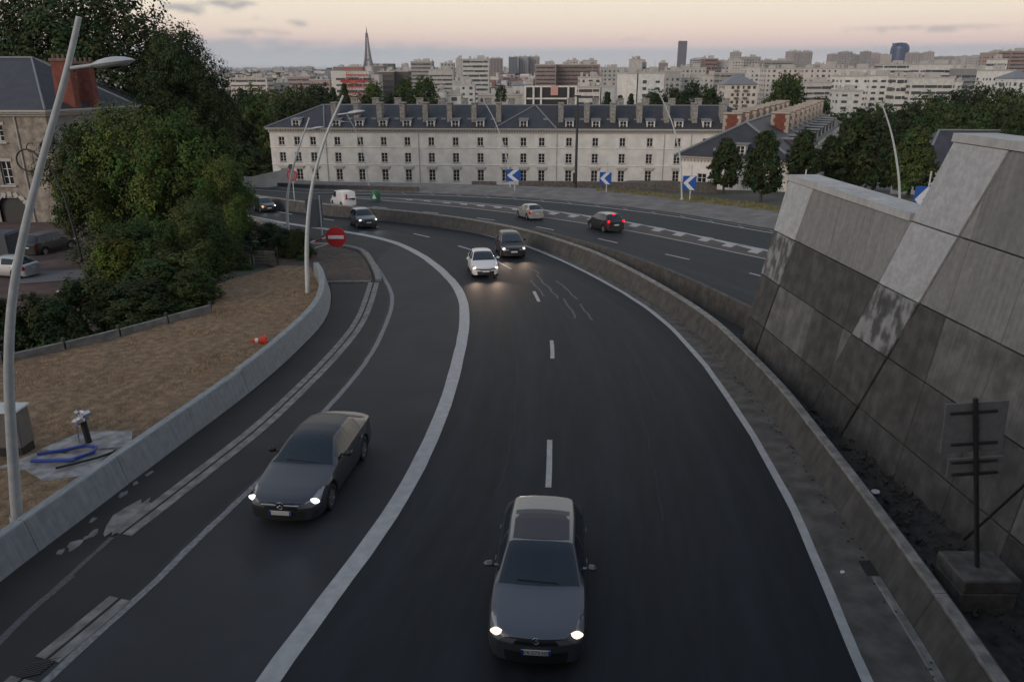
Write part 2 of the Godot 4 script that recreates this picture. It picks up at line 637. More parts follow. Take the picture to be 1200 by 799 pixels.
# asphalt worn in the wheel tracks, one texture across two lanes
func lane_tex() -> ImageTexture:
	var w := 512
	var h := 512
	var a := FastNoiseLite.new()
	a.seed = 21; a.frequency = 1.0; a.fractal_octaves = 3
	var im := Image.create(w, h, false, Image.FORMAT_L8)
	for y in h:
		var an := TAU * y / h
		for x in w:
			var u := (x + 0.5) / w
			var tr := 0.0
			for c in [0.09, 0.30, 0.56, 0.84]:
				tr += exp(-pow((u - c) / 0.035, 2.0))
			var g := a.get_noise_3d(u * 26.0, cos(an) * 0.5, sin(an) * 0.5)
			var f := a.get_noise_3d(u * 80.0, cos(an) * 14.0, sin(an) * 14.0)
			im.set_pixel(x, y, Color.from_hsv(0, 0, clampf(0.84 + tr * 0.10 + g * 0.15 + f * 0.03, 0.5, 1.0)))
	return ImageTexture.create_from_image(im)

func lane_mat(c: Color, rough: float) -> StandardMaterial3D:
	var m := mat(c, rough)
	m.metallic_specular = 0.35
	m.albedo_texture = T.lane
	m.detail_enabled = true
	m.detail_blend_mode = BaseMaterial3D.BLEND_MODE_MUL
	m.detail_albedo = T.fine
	m.detail_uv_layer = BaseMaterial3D.DETAIL_UV_2
	m.uv2_triplanar = true
	m.uv2_world_triplanar = true
	m.uv2_scale = Vector3(0.5, 0.5, 0.5)
	return m

# light cladding with black algae patches of ragged outline
func stained_mat() -> StandardMaterial3D:
	var n := 512
	var a := FastNoiseLite.new()
	a.seed = 31; a.frequency = 0.012; a.fractal_octaves = 5
	var b := FastNoiseLite.new()
	b.seed = 32; b.frequency = 0.03; b.fractal_octaves = 3
	var im := a.get_seamless_image(n, n)
	im.convert(Image.FORMAT_L8)
	var jm := b.get_seamless_image(n, n)
	jm.convert(Image.FORMAT_L8)
	var d := im.get_data()
	var e := jm.get_data()
	for y in n:
		for x in n:
			var i := y * n + x
			var s: float = e[(y / 5) * n + x] / 255.0
			var t := smoothstep(0.30, 0.66, d[i] / 255.0 * 0.62 + s * 0.38)
			d[i] = int(lerpf(0.50, 1.0, t) * 255.0)
	var m := mat(Color(0.36, 0.36, 0.365), 0.85, ImageTexture.create_from_image(Image.create_from_data(n, n, false, Image.FORMAT_L8, d)), 0.21, T.streak, 0.3)
	return m

# ---------------------------------------------------------------- ground
func lerp_table(t: Array, x: float) -> float:
	if x <= t[0][0]:
		return t[0][1]
	for i in t.size() - 1:
		if x <= t[i + 1][0]:
			return lerpf(t[i][1], t[i + 1][1], (x - t[i][0]) / (t[i + 1][0] - t[i][0]))
	return t[-1][1]

func ground_y(x: float, f: float) -> float:
	var t := (10.0 - fall(f)) / 10.0       # plan position of this point
	var px := x / t
	var pf := f / t
	var edge := lerp_table([[-60, 70], [-22, 68], [0, 69], [7, 68], [12, 72], [20, 70], [40, 62], [80, 45]], px)
	var h := fall(f) - 0.08
	if pf > edge:
		var d := f - edge * 8.74 / (10.0 - 0.07 * edge)
		h = minf(h, lerp_table([[0, -5.0], [12, -8.5], [30, -12.5], [55, -14], [90, -17], [190, -32], [360, -44], [640, -46], [20000, -46]], d)) if d < 60 else lerp_table([[0, -5.0], [12, -8.5], [30, -12.5], [55, -14], [90, -17], [190, -32], [360, -44], [640, -46], [20000, -46]], d)
	# the square on the left lies lower
	var xl := lerp_table([[14, -60], [20, -36], [26, -21], [31, -17.5], [35, -16.8], [40, -16.8], [47, -18.5], [54, -22], [62, -27], [74, -34], [90, -38], [120, -44]], f)
	if f > 10 and f < 125:
		h = minf(h, lerpf(h, -3.75 - 0.05 * maxf(0, f - 52), smoothstep(0, 5, xl - x))) if h > -6.0 else h
	return h

func make_terrain() -> void:
	var fs := []
	var f := -20.0
	while f < 135: fs.append(f); f += 2.5
	while f < 250: fs.append(f); f += 10
	while f < 700: fs.append(f); f += 50
	fs.append_array([900, 1300, 2000, 3200, 5200, 9800])
	var xs := []
	var x := -80.0
	while x <= 80: xs.append(x); x += 2.5
	for e in [100, 130, 170, 240, 340, 500, 800, 1300, 2100, 3600, 7400]:
		xs.append(e); xs.push_front(-e)
	var s := Sh.new()
	for i in fs.size() - 1:
		for k in xs.size() - 1:
			var p := []
			for q in [[k, i], [k + 1, i], [k + 1, i + 1], [k, i + 1]]:
				p.append(V(xs[q[0]], ground_y(xs[q[0]], fs[q[1]]), fs[q[1]]))
			s.quad(p[0], p[1], p[2], p[3])
	struct("terrain", s, M.terrain)

var W_line := []
var R_line := []
var L_line := []
var Lfoot := []
var Rtop := []
var hat_lo := []
var hat_hi := []
var outer := []
var pave := []

func make_roads() -> void:
	W_line = curve([[-5.6, -4], [-5.2, 4], [-4.28, 10.64], [-3.80, 12.34], [-3.18, 14.66], [-2.64, 17.26], [-2.22, 20.73], [-1.97, 25.58], [-1.95, 29.87], [-2.05, 32.22], [-2.42, 35.21], [-3.26, 38.22], [-4.75, 42.15], [-6.34, 45.21], [-7.95, 47.41], [-11.10, 49.81], [-13.51, 51.24], [-16.71, 53.38], [-19.8, 56.0], [-34, 66.5]])
	R_line = curve([[5.3, -4], [5.7, 4], [6.13, 10.76], [6.40, 12.77], [6.64, 14.60], [6.86, 17.26], [6.95, 19.57], [6.98, 22.26], [6.93, 25.41], [6.47, 30.43], [5.78, 33.52], [4.74, 36.74], [3.41, 40.19], [1.02, 45.1], [-0.91, 47.75], [-2.79, 49.7], [-5.86, 52.4], [-9.04, 54.4], [-11.60, 55.8], [-14.92, 57.5], [-34, 71]])
	L_line = curve([[-8.9, 4], [-8.09, 10.70], [-7.77, 11.86], [-7.40, 13.09], [-7.11, 14.89], [-6.46, 17.6], [-5.90, 21.32], [-5.51, 23.64], [-5.22, 26.88], [-5.23, 30.43], [-5.40, 33.52], [-5.79, 35.65], [-7.38, 40.76]], 0.5)
	Lfoot = curve([[-11.2, 2], [-10.95, 10], [-10.60, 13.45], [-10.24, 15.10], [-9.82, 17.26], [-9.19, 20.33], [-8.46, 24.0], [-8.0, 28.0], [-7.87, 31], [-8.25, 33.8], [-8.90, 36.42], [-9.55, 38.0]], 0.5)
	Rtop = curve([[7.2, -2], [7.5, 4], [7.76, 9.79], [7.93, 11.63], [7.99, 13.03], [8.06, 14.44], [8.14, 16.12], [8.19, 18.55], [8.27, 21.75], [8.05, 26.04], [7.90, 27.99], [7.47, 30.47], [6.41, 34.55], [5.35, 37.86], [4.33, 40.55], [2.68, 43.50], [0.93, 46.21], [-1.02, 48.35], [-3.90, 50.7], [-7.62, 53.0], [-11.04, 54.6], [-14.42, 56.3], [-20, 60], [-34, 71.5]], 0.6)
	hat_lo = curve([[30, 25], [22, 33.5], [13.98, 42.15], [10.55, 46.6], [7.57, 50.0], [2.5, 54.6], [-1.60, 57.6], [-6.67, 60.5], [-10.9, 62.4], [-14, 64]])
	hat_hi = curve([[32, 26], [23.5, 35], [14.84, 44.30], [11.10, 49.2], [7.82, 53.0], [5.27, 55.6], [0.00, 59.5], [-6.93, 62.6], [-10.96, 63.7], [-14, 64.6]])
	outer = curve([[34, 32], [26, 40], [16.70, 49.25], [12.26, 54.6], [9.47, 57.0], [6.51, 59.3], [0.00, 62.9], [-7.12, 65.0], [-20, 67.0], [-34, 75]])
	pave = curve([[35, 33], [27, 41], [17.15, 50.66], [12.5, 56.2], [6.63, 60.6], [0.00, 64.2], [-7.2, 66.2], [-20, 68.5], [-34, 77]])
	# the base coat of asphalt under everything
	struct("asphalt", draped([[-11.2, -8], [-10.95, 10], [-10.6, 13.4], [-9.8, 17.3], [-9.2, 20.3], [-8.4, 24], [-7.95, 28], [-7.85, 31], [-8.2, 33.8], [-8.85, 36.4], [-9.55, 38], [-11.6, 44.6], [-15, 49.5], [-20.5, 54.3], [-36, 66], [-36, 78], [-20, 68.6], [-7.2, 66.25], [0, 64.25], [6.6, 60.65], [12.5, 56.25], [17.2, 50.7], [27, 41.05], [38, 29], [38, -8]], 0.0, 2.0), M.asphalt)
	struct("slip_road", strip(offset(L_line, -0.2), W_line.slice(9, W_line.size() - 42), 0.004, 60, 4), M.ramp)
	struct("carriageway", strip(W_line, R_line, 0.004, 110, 10), M.main_lane)
	struct("far_carriageway", strip(offset(Rtop, 0.55).slice(58), hat_lo_rev(), 0.004, 90, 10), M.far_lane)
	struct("far_slip_road", strip(hat_hi, outer, 0.004, 80, 4), M.far_lane)
	struct("hatched_island", strip(hat_lo, hat_hi, 0.008, 80, 2), M.hatch)
	struct("shoulder", strip(offset(R_line, 0.1), offset(Rtop, -0.28), 0.006, 110, 3), M.shoulder)
	# the verge beyond the far lane: a low slope that ends in a flat top
	var top := curve([[36.5, 35], [28.5, 43], [18.62, 54.02], [16.20, 56.53], [13.03, 59.27], [10.24, 62.0], [7.07, 64.3], [3.59, 65.6], [0.00, 66.3], [-7.5, 68], [-20, 70], [-34, 78.5]])
	var back := curve([[38, 36.5], [30, 45], [20.5, 56], [18, 58.5], [14.2, 61.5], [11, 64.2], [7.6, 66.4], [3.8, 67.5], [0, 68.2], [-7.5, 69.8], [-20, 71.8], [-34, 80]])
	var b := Sh.new()
	var A := resample(pave, 90); var B := resample(top, 90); var C := resample(back, 90)
	for i in 90:
		for q in [[A, 0.0, B, 0.42], [B, 0.42, C, 0.32], [C, 0.32, offset(C, -2.0), -0.8]]:
			var a0: Vector2 = q[0][i]; var a1: Vector2 = q[0][i + 1]; var c0: Vector2 = q[2][i]; var c1: Vector2 = q[2][i + 1]
			if q[3] < 0: c0.y += 2.5; c1.y += 2.5
			b.quad(G(a0.x, q[1], a0.y), G(c0.x, q[3], c0.y), G(c1.x, q[3], c1.y), G(a1.x, q[1], a1.y))
			b.n[b.n.size() - 1] = b.n[b.n.size() - 1]
	struct("verge_slope", b, M.bank)
	make_markings()

func hat_lo_rev() -> Array:
	return hat_lo.slice(10)

func make_markings() -> void:
	var s := line(W_line, 0.42, 0.010)
	struct("white_line", s, M.paint)
	struct("white_line", line(R_line, 0.20, 0.011), M.paint)
	struct("edge_line", line(L_line, 0.17, 0.010), M.paint_old)
	struct("white_line", line(hat_lo, 0.14, 0.013), M.paint)
	struct("white_line", line(hat_hi, 0.14, 0.013), M.paint)
	struct("white_line", line(outer, 0.16, 0.010), M.paint)
	struct("white_line", line(offset(outer, 0.75).slice(6), 0.10, 0.006), M.paint_old)
	var root := Node3D.new()
	root.name = "lane_dashes"
	add_child(root)
	root.set_meta("kind", "structure")
	var pairs := [[[0.93, 17.2], [1.07, 19.85]], [[1.48, 26.4], [1.55, 28.4]], [[1.22, 33.7], [1.04, 35.4]], [[-0.05, 39.75], [-0.82, 41.5]], [[-2.3, 44.2], [-3.2, 45.4]], [[-5.2, 47.9], [-6.3, 49.0]], [[-8.9, 51.2], [-10.1, 52.0]], [[-12.4, 53.6], [-13.6, 54.3]], [[-16, 56], [-17.2, 56.9]], [[0.1, 5.6], [0.3, 8.3]]]
	var far_pairs := [[[9.85, 41.9], [8.76, 43.2]], [[6.4, 46.2], [5.36, 47.5]], [[2.75, 50.2], [1.6, 51.3]], [[-1.2, 53.6], [-2.5, 54.5]], [[-5.4, 56.4], [-6.6, 57.0]], [[13.2, 37.6], [12.3, 38.9]], [[-9.5, 58.6], [-10.7, 59.2]]]
	for k in 2:
		for q in (pairs if k == 0 else far_pairs):
			var a := Vector2(q[0][0], q[0][1]); var c := Vector2(q[1][0], q[1][1])
			part("dash", line([a, a.lerp(c, 0.33), a.lerp(c, 0.66), c], 0.15, 0.010), M.paint, root)
	# hooked white blocks on the island between the far lanes
	var hk := Node3D.new()
	hk.name = "island_chevrons"
	add_child(hk)
	hk.set_meta("kind", "structure")
	for q in [[-8.2, 62.5], [-6.68, 61.85], [-5.05, 61.05], [-3.67, 60.4], [-2.31, 59.65], [-0.98, 58.95], [0.4, 58.1], [1.8, 57.2], [3.13, 56.25], [4.5, 55.2], [5.8, 54.1], [7.1, 53.0], [8.42, 51.75], [9.7, 50.25], [10.82, 48.8], [12.09, 47.2], [13.16, 45.6], [14.25, 44.0], [15.5, 42.5], [16.8, 41.0]]:
		var p := Vector2(q[0], q[1])
		var d := Vector2(-0.68, 0.735)
		if q[0] < 2: d = Vector2(-0.84, 0.54)
		if q[0] < -4: d = Vector2(-0.91, 0.41)
		var r := Vector2(-d.y, -d.x)      # towards the near side of the island
		var wd := lerp_table([[-8, 0.35], [-2, 0.8], [5, 1.25], [15, 1.5]], p.x)
		var bl := Sh.new()
		var P := func(al: float, ac: float) -> Array:
			var w := p + d * al + Vector2(-d.y, d.x) * -ac
			return [w.x, w.y]
		flat([P.call(-0.35, -wd * 0.42), P.call(0.30, -wd * 0.42), P.call(0.45, wd * 0.1), P.call(2.2, wd * 0.40), P.call(-0.1, wd * 0.42)], 0.012, bl)
		part("chevron", bl, M.paint, hk)
	# ticks along the far shoulder
	var tk := Node3D.new()
	tk.name = "shoulder_ticks"
	add_child(tk)
	tk.set_meta("kind", "structure")
	var o2 := offset(outer, 0.35)
	for i in range(12, o2.size() - 30, 3):
		var a: Vector2 = o2[i]
		var e := side(o2, i)
		part("tick", line([a - e * 0.25, a + e * 0.4 + Vector2(-0.6, 0.5)], 0.12, 0.007), M.paint_old, tk)
	# what is left of older markings
	var old := Node3D.new()
	old.name = "worn_markings"
	add_child(old)
	old.set_meta("kind", "structure")
	for q in [[[0.91, 40.19], [1.41, 38.74]], [[1.23, 38.57], [2.16, 34.2]], [[2.26, 37.38], [2.97, 34.06]], [[2.40, 34.2], [2.71, 31.24]], [[3.07, 33.38], [3.38, 31.0]], [[0.9, 37.5], [1.5, 34.6]]]:
		var pts := []
		for k in 9:
			pts.append(Vector2(q[0][0], q[0][1]).lerp(Vector2(q[1][0], q[1][1]), k / 8.0) + Vector2(rng.randf_range(-0.05, 0.05), 0))
		part("scuff", line(pts, 0.10, 0.0065), M.paint_faint, old)
	part("scuff", line(curve([[-9.05, 15.0], [-9.28, 13.4]], 0.2), 0.11, 0.006), M.paint_faint, old)
	part("scuff", line(curve([[-9.2, 13.6], [-9.42, 12.5], [-9.5, 11.4], [-9.6, 10.2]], 0.2), 0.16, 0.005), M.paint_faint, old)
	# long thin cracks in the lanes
	rng.seed = 61
	for k in 7:
		var fr := rng.randf_range(0.08, 0.95)
		var i0 := rng.randi_range(14, 44)
		var pts := []
		var A := resample(W_line, 120)
		var B := resample(R_line, 120)
		for j in rng.randi_range(6, 16):
			pts.append(A[i0 + j].lerp(B[i0 + j], fr + rng.randf_range(-0.006, 0.006)))
		part("crack", line(resample(pts, pts.size() * 3), 0.018, 0.0062), M.crack, old)
	# spilt cement beside the drain
	var sp := Sh.new()
	var rim := []
	for q in [[-9.30, 15.12], [-9.40, 15.45], [-9.46, 15.9], [-9.30, 16.3], [-9.12, 16.62], [-9.02, 16.42], [-8.93, 16.72], [-8.86, 16.45], [-8.68, 16.5], [-8.78, 16.1], [-8.82, 15.6], [-8.98, 15.25], [-9.08, 15.05], [-9.14, 15.2], [-9.22, 15.0]]:
		rim.append([q[0], q[1]])
	flat(rim, 0.018, sp)
	for q in [[-9.55, 15.15, 0.10], [-9.75, 14.7, 0.13], [-9.9, 14.45, 0.08], [-9.62, 15.0, 0.06], [-9.68, 16.9, 0.09], [-9.62, 17.4, 0.06], [-9.5, 17.9, 0.08], [-9.85, 15.7, 0.07]]:
		var ring := []
		for k in 9:
			var r: float = q[2] * rng.randf_range(0.5, 1.3)
			ring.append([q[0] + cos(TAU * k / 9) * r, q[1] + sin(TAU * k / 9) * r * 2.0])
		flat(ring, 0.007, sp)
	struct("cement_spill", sp, M.kerb)

func make_kerbs() -> void:
	# slot drain: two concrete strips with a gap between them
	var c := curve([[-6.85, 37.0], [-6.58, 34.06], [-6.38, 30.6], [-6.55, 27.4], [-7.0, 23.6], [-7.50, 20.50], [-7.95, 18.7], [-8.42, 16.89], [-8.75, 15.6], [-8.90, 15.13]], 0.5)
	var c2 := curve([[-7.84, 12.85], [-8.0, 12.3], [-8.35, 11.17]], 0.4)
	var c3 := curve([[-8.5, 10.7], [-8.9, 9.2]], 0.4)
	for q in [c, c2, c3]:
		var s := sweep(offset(q, 0.0), [[-0.28, 0.0], [-0.27, 0.022], [-0.04, 0.018], [-0.03, 0.0]])
		sweep(q, [[0.03, 0.0], [0.04, 0.018], [0.25, 0.022], [0.26, 0.0]], s)
		struct("slot_drain", s, M.kerb)
		struct("drain_slot", line(q, 0.07, 0.0055), M.slot)
	var gr := Sh.new()
	for k in 7:
		var a := Vector2(-8.36, 11.12).lerp(Vector2(-8.5, 10.75), k / 6.0)
		gr.box(G(a.x, 0.012, a.y), Vector3(0.5, 0.016, 0.03), Basis(Vector3.UP, 0.35))
	struct("drain_grate", gr, M.dark_metal)
	var rd := curve([[7.62, 13.55], [7.58, 12.8], [7.50, 11.2], [7.3, 9], [7.1, 6]], 0.4)
	var rs := sweep(rd, [[-0.06, 0.0], [-0.055, 0.025], [0.10, 0.025], [0.13, 0.0]])
	sweep(rd, [[-0.32, 0.0], [-0.31, 0.02], [-0.13, 0.02], [-0.11, 0.0]], rs)
	struct("slot_drain", rs, M.kerb)
	struct("drain_slot", line(offset(rd, -0.085), 0.05, 0.0075), M.slot)
	struct("drain_pit", flat([[7.42, 13.6], [7.8, 13.6], [7.76, 14.15], [7.45, 14.1]], 0.0075), M.slot)
	# kerb round the soil at the gore
	var kb := curve([[-12.0, 45.6], [-10.4, 45.3], [-8.94, 44.21], [-8.10, 42.26], [-7.33, 39.71], [-6.9, 38.2], [-6.72, 37.2]], 0.4)
	struct("kerb", sweep(kb, [[-0.24, 0.0], [-0.24, 0.12], [0.02, 0.12], [0.06, 0.08], [0.07, 0.0]]), M.kerb)
	var k2 := curve([[-9.5, 36.95], [-8.3, 37.05], [-7.0, 37.1]], 0.4)
	struct("kerb", sweep(k2, [[-0.08, 0.0], [-0.08, 0.07], [0.06, 0.07], [0.06, 0.0]]), M.kerb)
	var so := Sh.new()
	rugged([[-9.9, 37.05], [-6.95, 37.15], [-7.15, 38.2], [-7.6, 39.9], [-8.35, 42.3], [-9.15, 44.15], [-10.5, 45.05], [-13.2, 45.6], [-13.2, 40.5], [-10.4, 39.2]], 0.35, 0.04, 0.07, so)
	struct("soil", so, M.soil)
	# raised kerb of the road's far left edge
	var lk := curve([[-14.2, 49.0], [-15.6, 51.2], [-18, 53.2], [-21, 56.2], [-34, 66]], 0.6)
	struct("kerb", sweep(lk, [[-0.45, 0.0], [-0.45, 0.35], [0.0, 0.35], [0.05, 0.0]]), M.kerb)

# uneven ground over a polygon
func rugged(poly: Array, cell: float, y: float, amp: float, s: Sh) -> void:
	var pl := PackedVector2Array()
	var lo := Vector2(1e9, 1e9)
	var hi := -lo
	for q in poly:
		pl.append(Vector2(q[0], q[1]))
		lo = lo.min(pl[-1]); hi = hi.max(pl[-1])
	var nz := FastNoiseLite.new()
	nz.seed = 77
	nz.frequency = 0.35
	var Y := func(p: Vector2) -> float: return y + nz.get_noise_2d(p.x, p.y) * amp + nz.get_noise_2d(p.x * 5, p.y * 5) * amp * 0.4
	var x := lo.x
	while x < hi.x:
		var f := lo.y
		while f < hi.y:
			var cellp := PackedVector2Array([Vector2(x, f), Vector2(x + cell, f), Vector2(x + cell, f + cell), Vector2(x, f + cell)])
			for g in Geometry2D.intersect_polygons(cellp, pl):
				var ix := Geometry2D.triangulate_polygon(g)
				for i in range(0, ix.size(), 3):
					var a: Vector2 = g[ix[i]]; var b: Vector2 = g[ix[i + 1]]; var d: Vector2 = g[ix[i + 2]]
					if (b - a).cross(d - a) < 0:
						var t := b; b = d; d = t
					s.face(G(a.x, Y.call(a), a.y), G(b.x, Y.call(b), b.y), G(d.x, Y.call(d), d.y))
			f += cell
		x += cell

var verge := [[-10.95, 8], [-10.95, 13.3], [-10.3, 16.9], [-9.6, 20.2], [-8.85, 24], [-8.42, 28], [-8.3, 31], [-8.7, 33.8], [-9.3, 36.2], [-9.9, 37.6], [-10.5, 39.2], [-12.2, 39.8], [-14.2, 36], [-13.3, 31.4], [-15.0, 28.9], [-16.8, 26.7], [-18.5, 24.9], [-26, 19], [-30, 8]]

func make_verge() -> void:
	var s := Sh.new()
	rugged(verge, 0.45, 0.22, 0.12, s)
	struct("dry_verge", s, M.dry)
	# straw: short dead blades
	var pl := PackedVector2Array()
	for q in verge:
		pl.append(Vector2(q[0], q[1]))
	var g := Sh.new()
	rng.seed = 5
	var tries := 0
	var clump := FastNoiseLite.new()
	clump.seed = 9; clump.frequency = 0.25
	while g.v.size() < 26000 * 3 and tries < 200000:
		tries += 1
		var p := Vector2(rng.randf_range(-20, -8.3), rng.randf_range(13, 40))
		if not Geometry2D.is_point_in_polygon(p, pl) or rng.randf() > 0.55 + clump.get_noise_2d(p.x, p.y):
			continue
		var h := rng.randf_range(0.03, 0.10)
		var a := rng.randf() * TAU
		var lean := Vector3(cos(a), 0, sin(a)) * rng.randf_range(0.02, 0.10)
		var w := Vector3(-sin(a), 0, cos(a)) * rng.randf_range(0.006, 0.014)
		var o := G(p.x, 0.17, p.y)
		var k := rng.randf_range(0.6, 1.25)
		g.col = Color(0.36 * k, 0.24 * k, 0.14 * k) if rng.randf() > 0.1 else Color(0.13, 0.12, 0.05)
		g.face(o - w, o + w, o + lean + Vector3(0, h + 0.05, 0))
	var o := put("straw", g.mesh(), M.grass)
	o.set_meta("kind", "stuff")
	tag(o, "short dry straw-coloured grass covering the left verge", "grass")
	# longer grass on the bank across the road
	var strip_ := PackedVector2Array([Vector2(6.9, 64.6), Vector2(10.2, 62.2), Vector2(13.0, 59.4), Vector2(16.2, 56.7), Vector2(19.2, 53.8), Vector2(24, 48.5), Vector2(25.5, 50), Vector2(21, 55.5), Vector2(18, 58.9), Vector2(14.2, 61.9), Vector2(10.6, 64.6), Vector2(7.5, 66.2)])
	var h2 := Sh.new()
	tries = 0
	while h2.v.size() < 20000 * 3 and tries < 200000:
		tries += 1
		var p := Vector2(rng.randf_range(6.9, 25.5), rng.randf_range(48, 66.5))
		if not Geometry2D.is_point_in_polygon(p, strip_):
			continue
		var h := rng.randf_range(0.12, 0.42) * (0.7 + clump.get_noise_2d(p.x * 3, p.y * 3))
		var a := rng.randf() * TAU
		var lean := Vector3(cos(a), 0, sin(a)) * rng.randf_range(0.02, 0.16)
		var w := Vector3(-sin(a), 0, cos(a)) * rng.randf_range(0.015, 0.035)
		var o3 := G(p.x, 0.34, p.y)
		var k := rng.randf_range(0.6, 1.25)
		g.col = Color.WHITE
		h2.col = Color(0.26 * k, 0.21 * k, 0.09 * k) if rng.randf() > 0.35 else Color(0.11 * k, 0.13 * k, 0.045 * k)
		h2.face(o3 - w, o3 + w, o3 + lean + Vector3(0, maxf(h, 0.08), 0))
	var o4 := put("bank_grass", h2.mesh(), M.grass)
	o4.set_meta("kind", "stuff")
	tag(o4, "long yellowing grass on the bank across the motorway", "grass")
	var pz := Sh.new()
	var gx := -64.0
	while gx < -14:
		var gf := 18.0
		while gf < 84:
			if ground_y(gx + 1, gf + 1) < -3.2 and ground_y(gx, gf) < -3.2 and ground_y(gx + 2, gf + 2) < -3.2:
				pz.quad(V(gx, ground_y(gx, gf) + 0.05, gf), V(gx + 2, ground_y(gx + 2, gf) + 0.05, gf), V(gx + 2, ground_y(gx + 2, gf + 2) + 0.05, gf + 2), V(gx, ground_y(gx, gf + 2) + 0.05, gf + 2))
			gf += 2
		gx += 2
	struct("square", pz, M.plaza)
	var cr := Sh.new()
	cr.quad(V(-33.8, -3.66, 50.0), V(-26.0, -3.66, 52.8), V(-26.8, -3.67, 55.0), V(-34.5, -3.66, 53.6))
	struct("crossing", cr, M.pave_grey)

func make_barriers() -> void:
	# cast concrete wall along the slip road
	var t := thing("concrete_barrier", "pale grey concrete barrier curving between dry verge and slip road", "barrier", G(-9, 0, 25))
	var l := plen(Lfoot)
	var a := 0.5
	while a < l - 0.5:
		var b := minf(a + 3.0, l)
		var far := a > 19.5
		var top := 0.82 if far else 0.76
		var s := sweep(piece(Lfoot, a + 0.006, b - 0.006, 0.5), [[-0.50, 0.0], [-0.45, top - 0.02], [-0.42, top], [-0.22, top], [-0.195, top - 0.025], [-0.03, 0.10], [0.0, 0.0]])
		wpart("segment", s, M.barrier_new, t)
		a = b
	var e := thing("median_barrier", "weathered low concrete barrier along the right shoulder and the median", "barrier", G(8, 0, 20))
	l = plen(Rtop)
	a = 2.0
	while a < l - 0.5:
		var b := minf(a + 4.0, l)
		var pc := piece(Rtop, a + 0.008, b - 0.008, 0.6)
		var w := wpart("segment", sweep(pc, [[-0.33, 0.0], [-0.30, 0.10], [-0.06, 0.74], [0.22, 0.74], [0.30, 0.0]]), M.barrier_old, e)
		var cap := sweep(pc, [[-0.085, 0.742], [-0.085, 0.79], [-0.06, 0.81], [0.14, 0.81], [0.15, 0.742]])
		wpart("coping", cap, M.barrier_top, w)
		a = b
	var far_p := curve([[16, 14], [13.5, 20], [11.4, 25], [9.6, 29.9], [8.1, 34.5], [6.6, 37.9], [4.75, 41.3], [2.9, 43.85], [1.3, 46.1]], 0.6)
	var m := thing("median_barrier", "taller concrete barrier behind the first one where the median widens", "barrier", G(8, 0, 35))
	l = plen(far_p)
	a = 0.0
	while a < l - 0.5:
		var b := minf(a + 4.0, l)
		wpart("segment", sweep(piece(far_p, a + 0.01, b - 0.01, 0.6), [[-0.16, 0.0], [-0.10, 0.93], [0.12, 0.93], [0.26, 0.0]]), M.barrier_old, m)
		a = b
	# dirt between the barrier and the clad walls
	var d := Sh.new()
	rugged([[8.2, 2], [8.3, 9.8], [8.4, 13], [8.5, 16], [8.6, 21.7], [8.35, 26], [8.3, 28], [8.9, 29], [9.6, 29.3], [9.4, 25], [10, 18], [10.8, 12], [11.5, 2]], 0.4, 0.06, 0.16, d)
	struct("rubble_strip", d, M.rubble)
	rng.seed = 44
	var st := Sh.new()
	for k in 420:
		var f := rng.randf_range(9.5, 21) if rng.randf() < 0.8 else rng.randf_range(9.5, 29)
		var x := lerp_table([[9, 8.75], [16, 8.75], [22, 8.8], [29, 8.7]], f) + rng.randf() * lerp_table([[9, 1.7], [15, 1.3], [22, 0.8], [29, 0.4]], f)
		var r := rng.randf_range(0.015, 0.07)
		st.box(G(x, 0.13 + r * 0.2, f), Vector3(r * rng.randf_range(0.8, 2.2), r, r * rng.randf_range(0.8, 2.2)), Basis(Vector3(rng.randf(), rng.randf(), rng.randf()).normalized(), rng.randf() * TAU))
	for k in 160:
		var q: Vector2 = offset(Rtop, -0.42)[rng.randi_range(18, 70)] + Vector2(rng.randf_range(-0.18, 0.04), rng.randf_range(-0.3, 0.3))
		var r := rng.randf_range(0.008, 0.03)
		st.box(G(q.x, 0.012, q.y), Vector3(r * 2, r, r * 1.6), Basis(Vector3.UP, rng.randf() * TAU))
	var so := put("stones", st.mesh(), M.debris)
	so.set_meta("kind", "stuff")
	tag(so, "dark stones and litter lying behind the right barrier", "debris")
	for q in [[8.95, 16.7, 0.11, "white crushed cup lid on rubble behind the right barrier"], [6.95, 13.7, 0.05, "scrap of white paper on the right shoulder"]]:
		var p := Sh.new()
		p.lathe(G(q[0], 0.17 if q[0] > 8 else 0.012, q[1]), [[q[2] * 1.0, 0.0], [q[2], 0.02], [q[2] * 0.8, 0.03], [0.001, 0.022]], Basis(Vector3(1, 0, 0.3).normalized(), 0.2), 10, 1.0, 0.8)
		tag(put("litter", p.mesh(), M.white_paint), q[3], "litter")

# ---------------------------------------------------------------- the clad walls of the portal
func mon(f: float, h: float, out := 0.0) -> Vector3:
	return V(10.25 + (14.7 - f) * 0.07 + 0.12 * h - out, h, f)

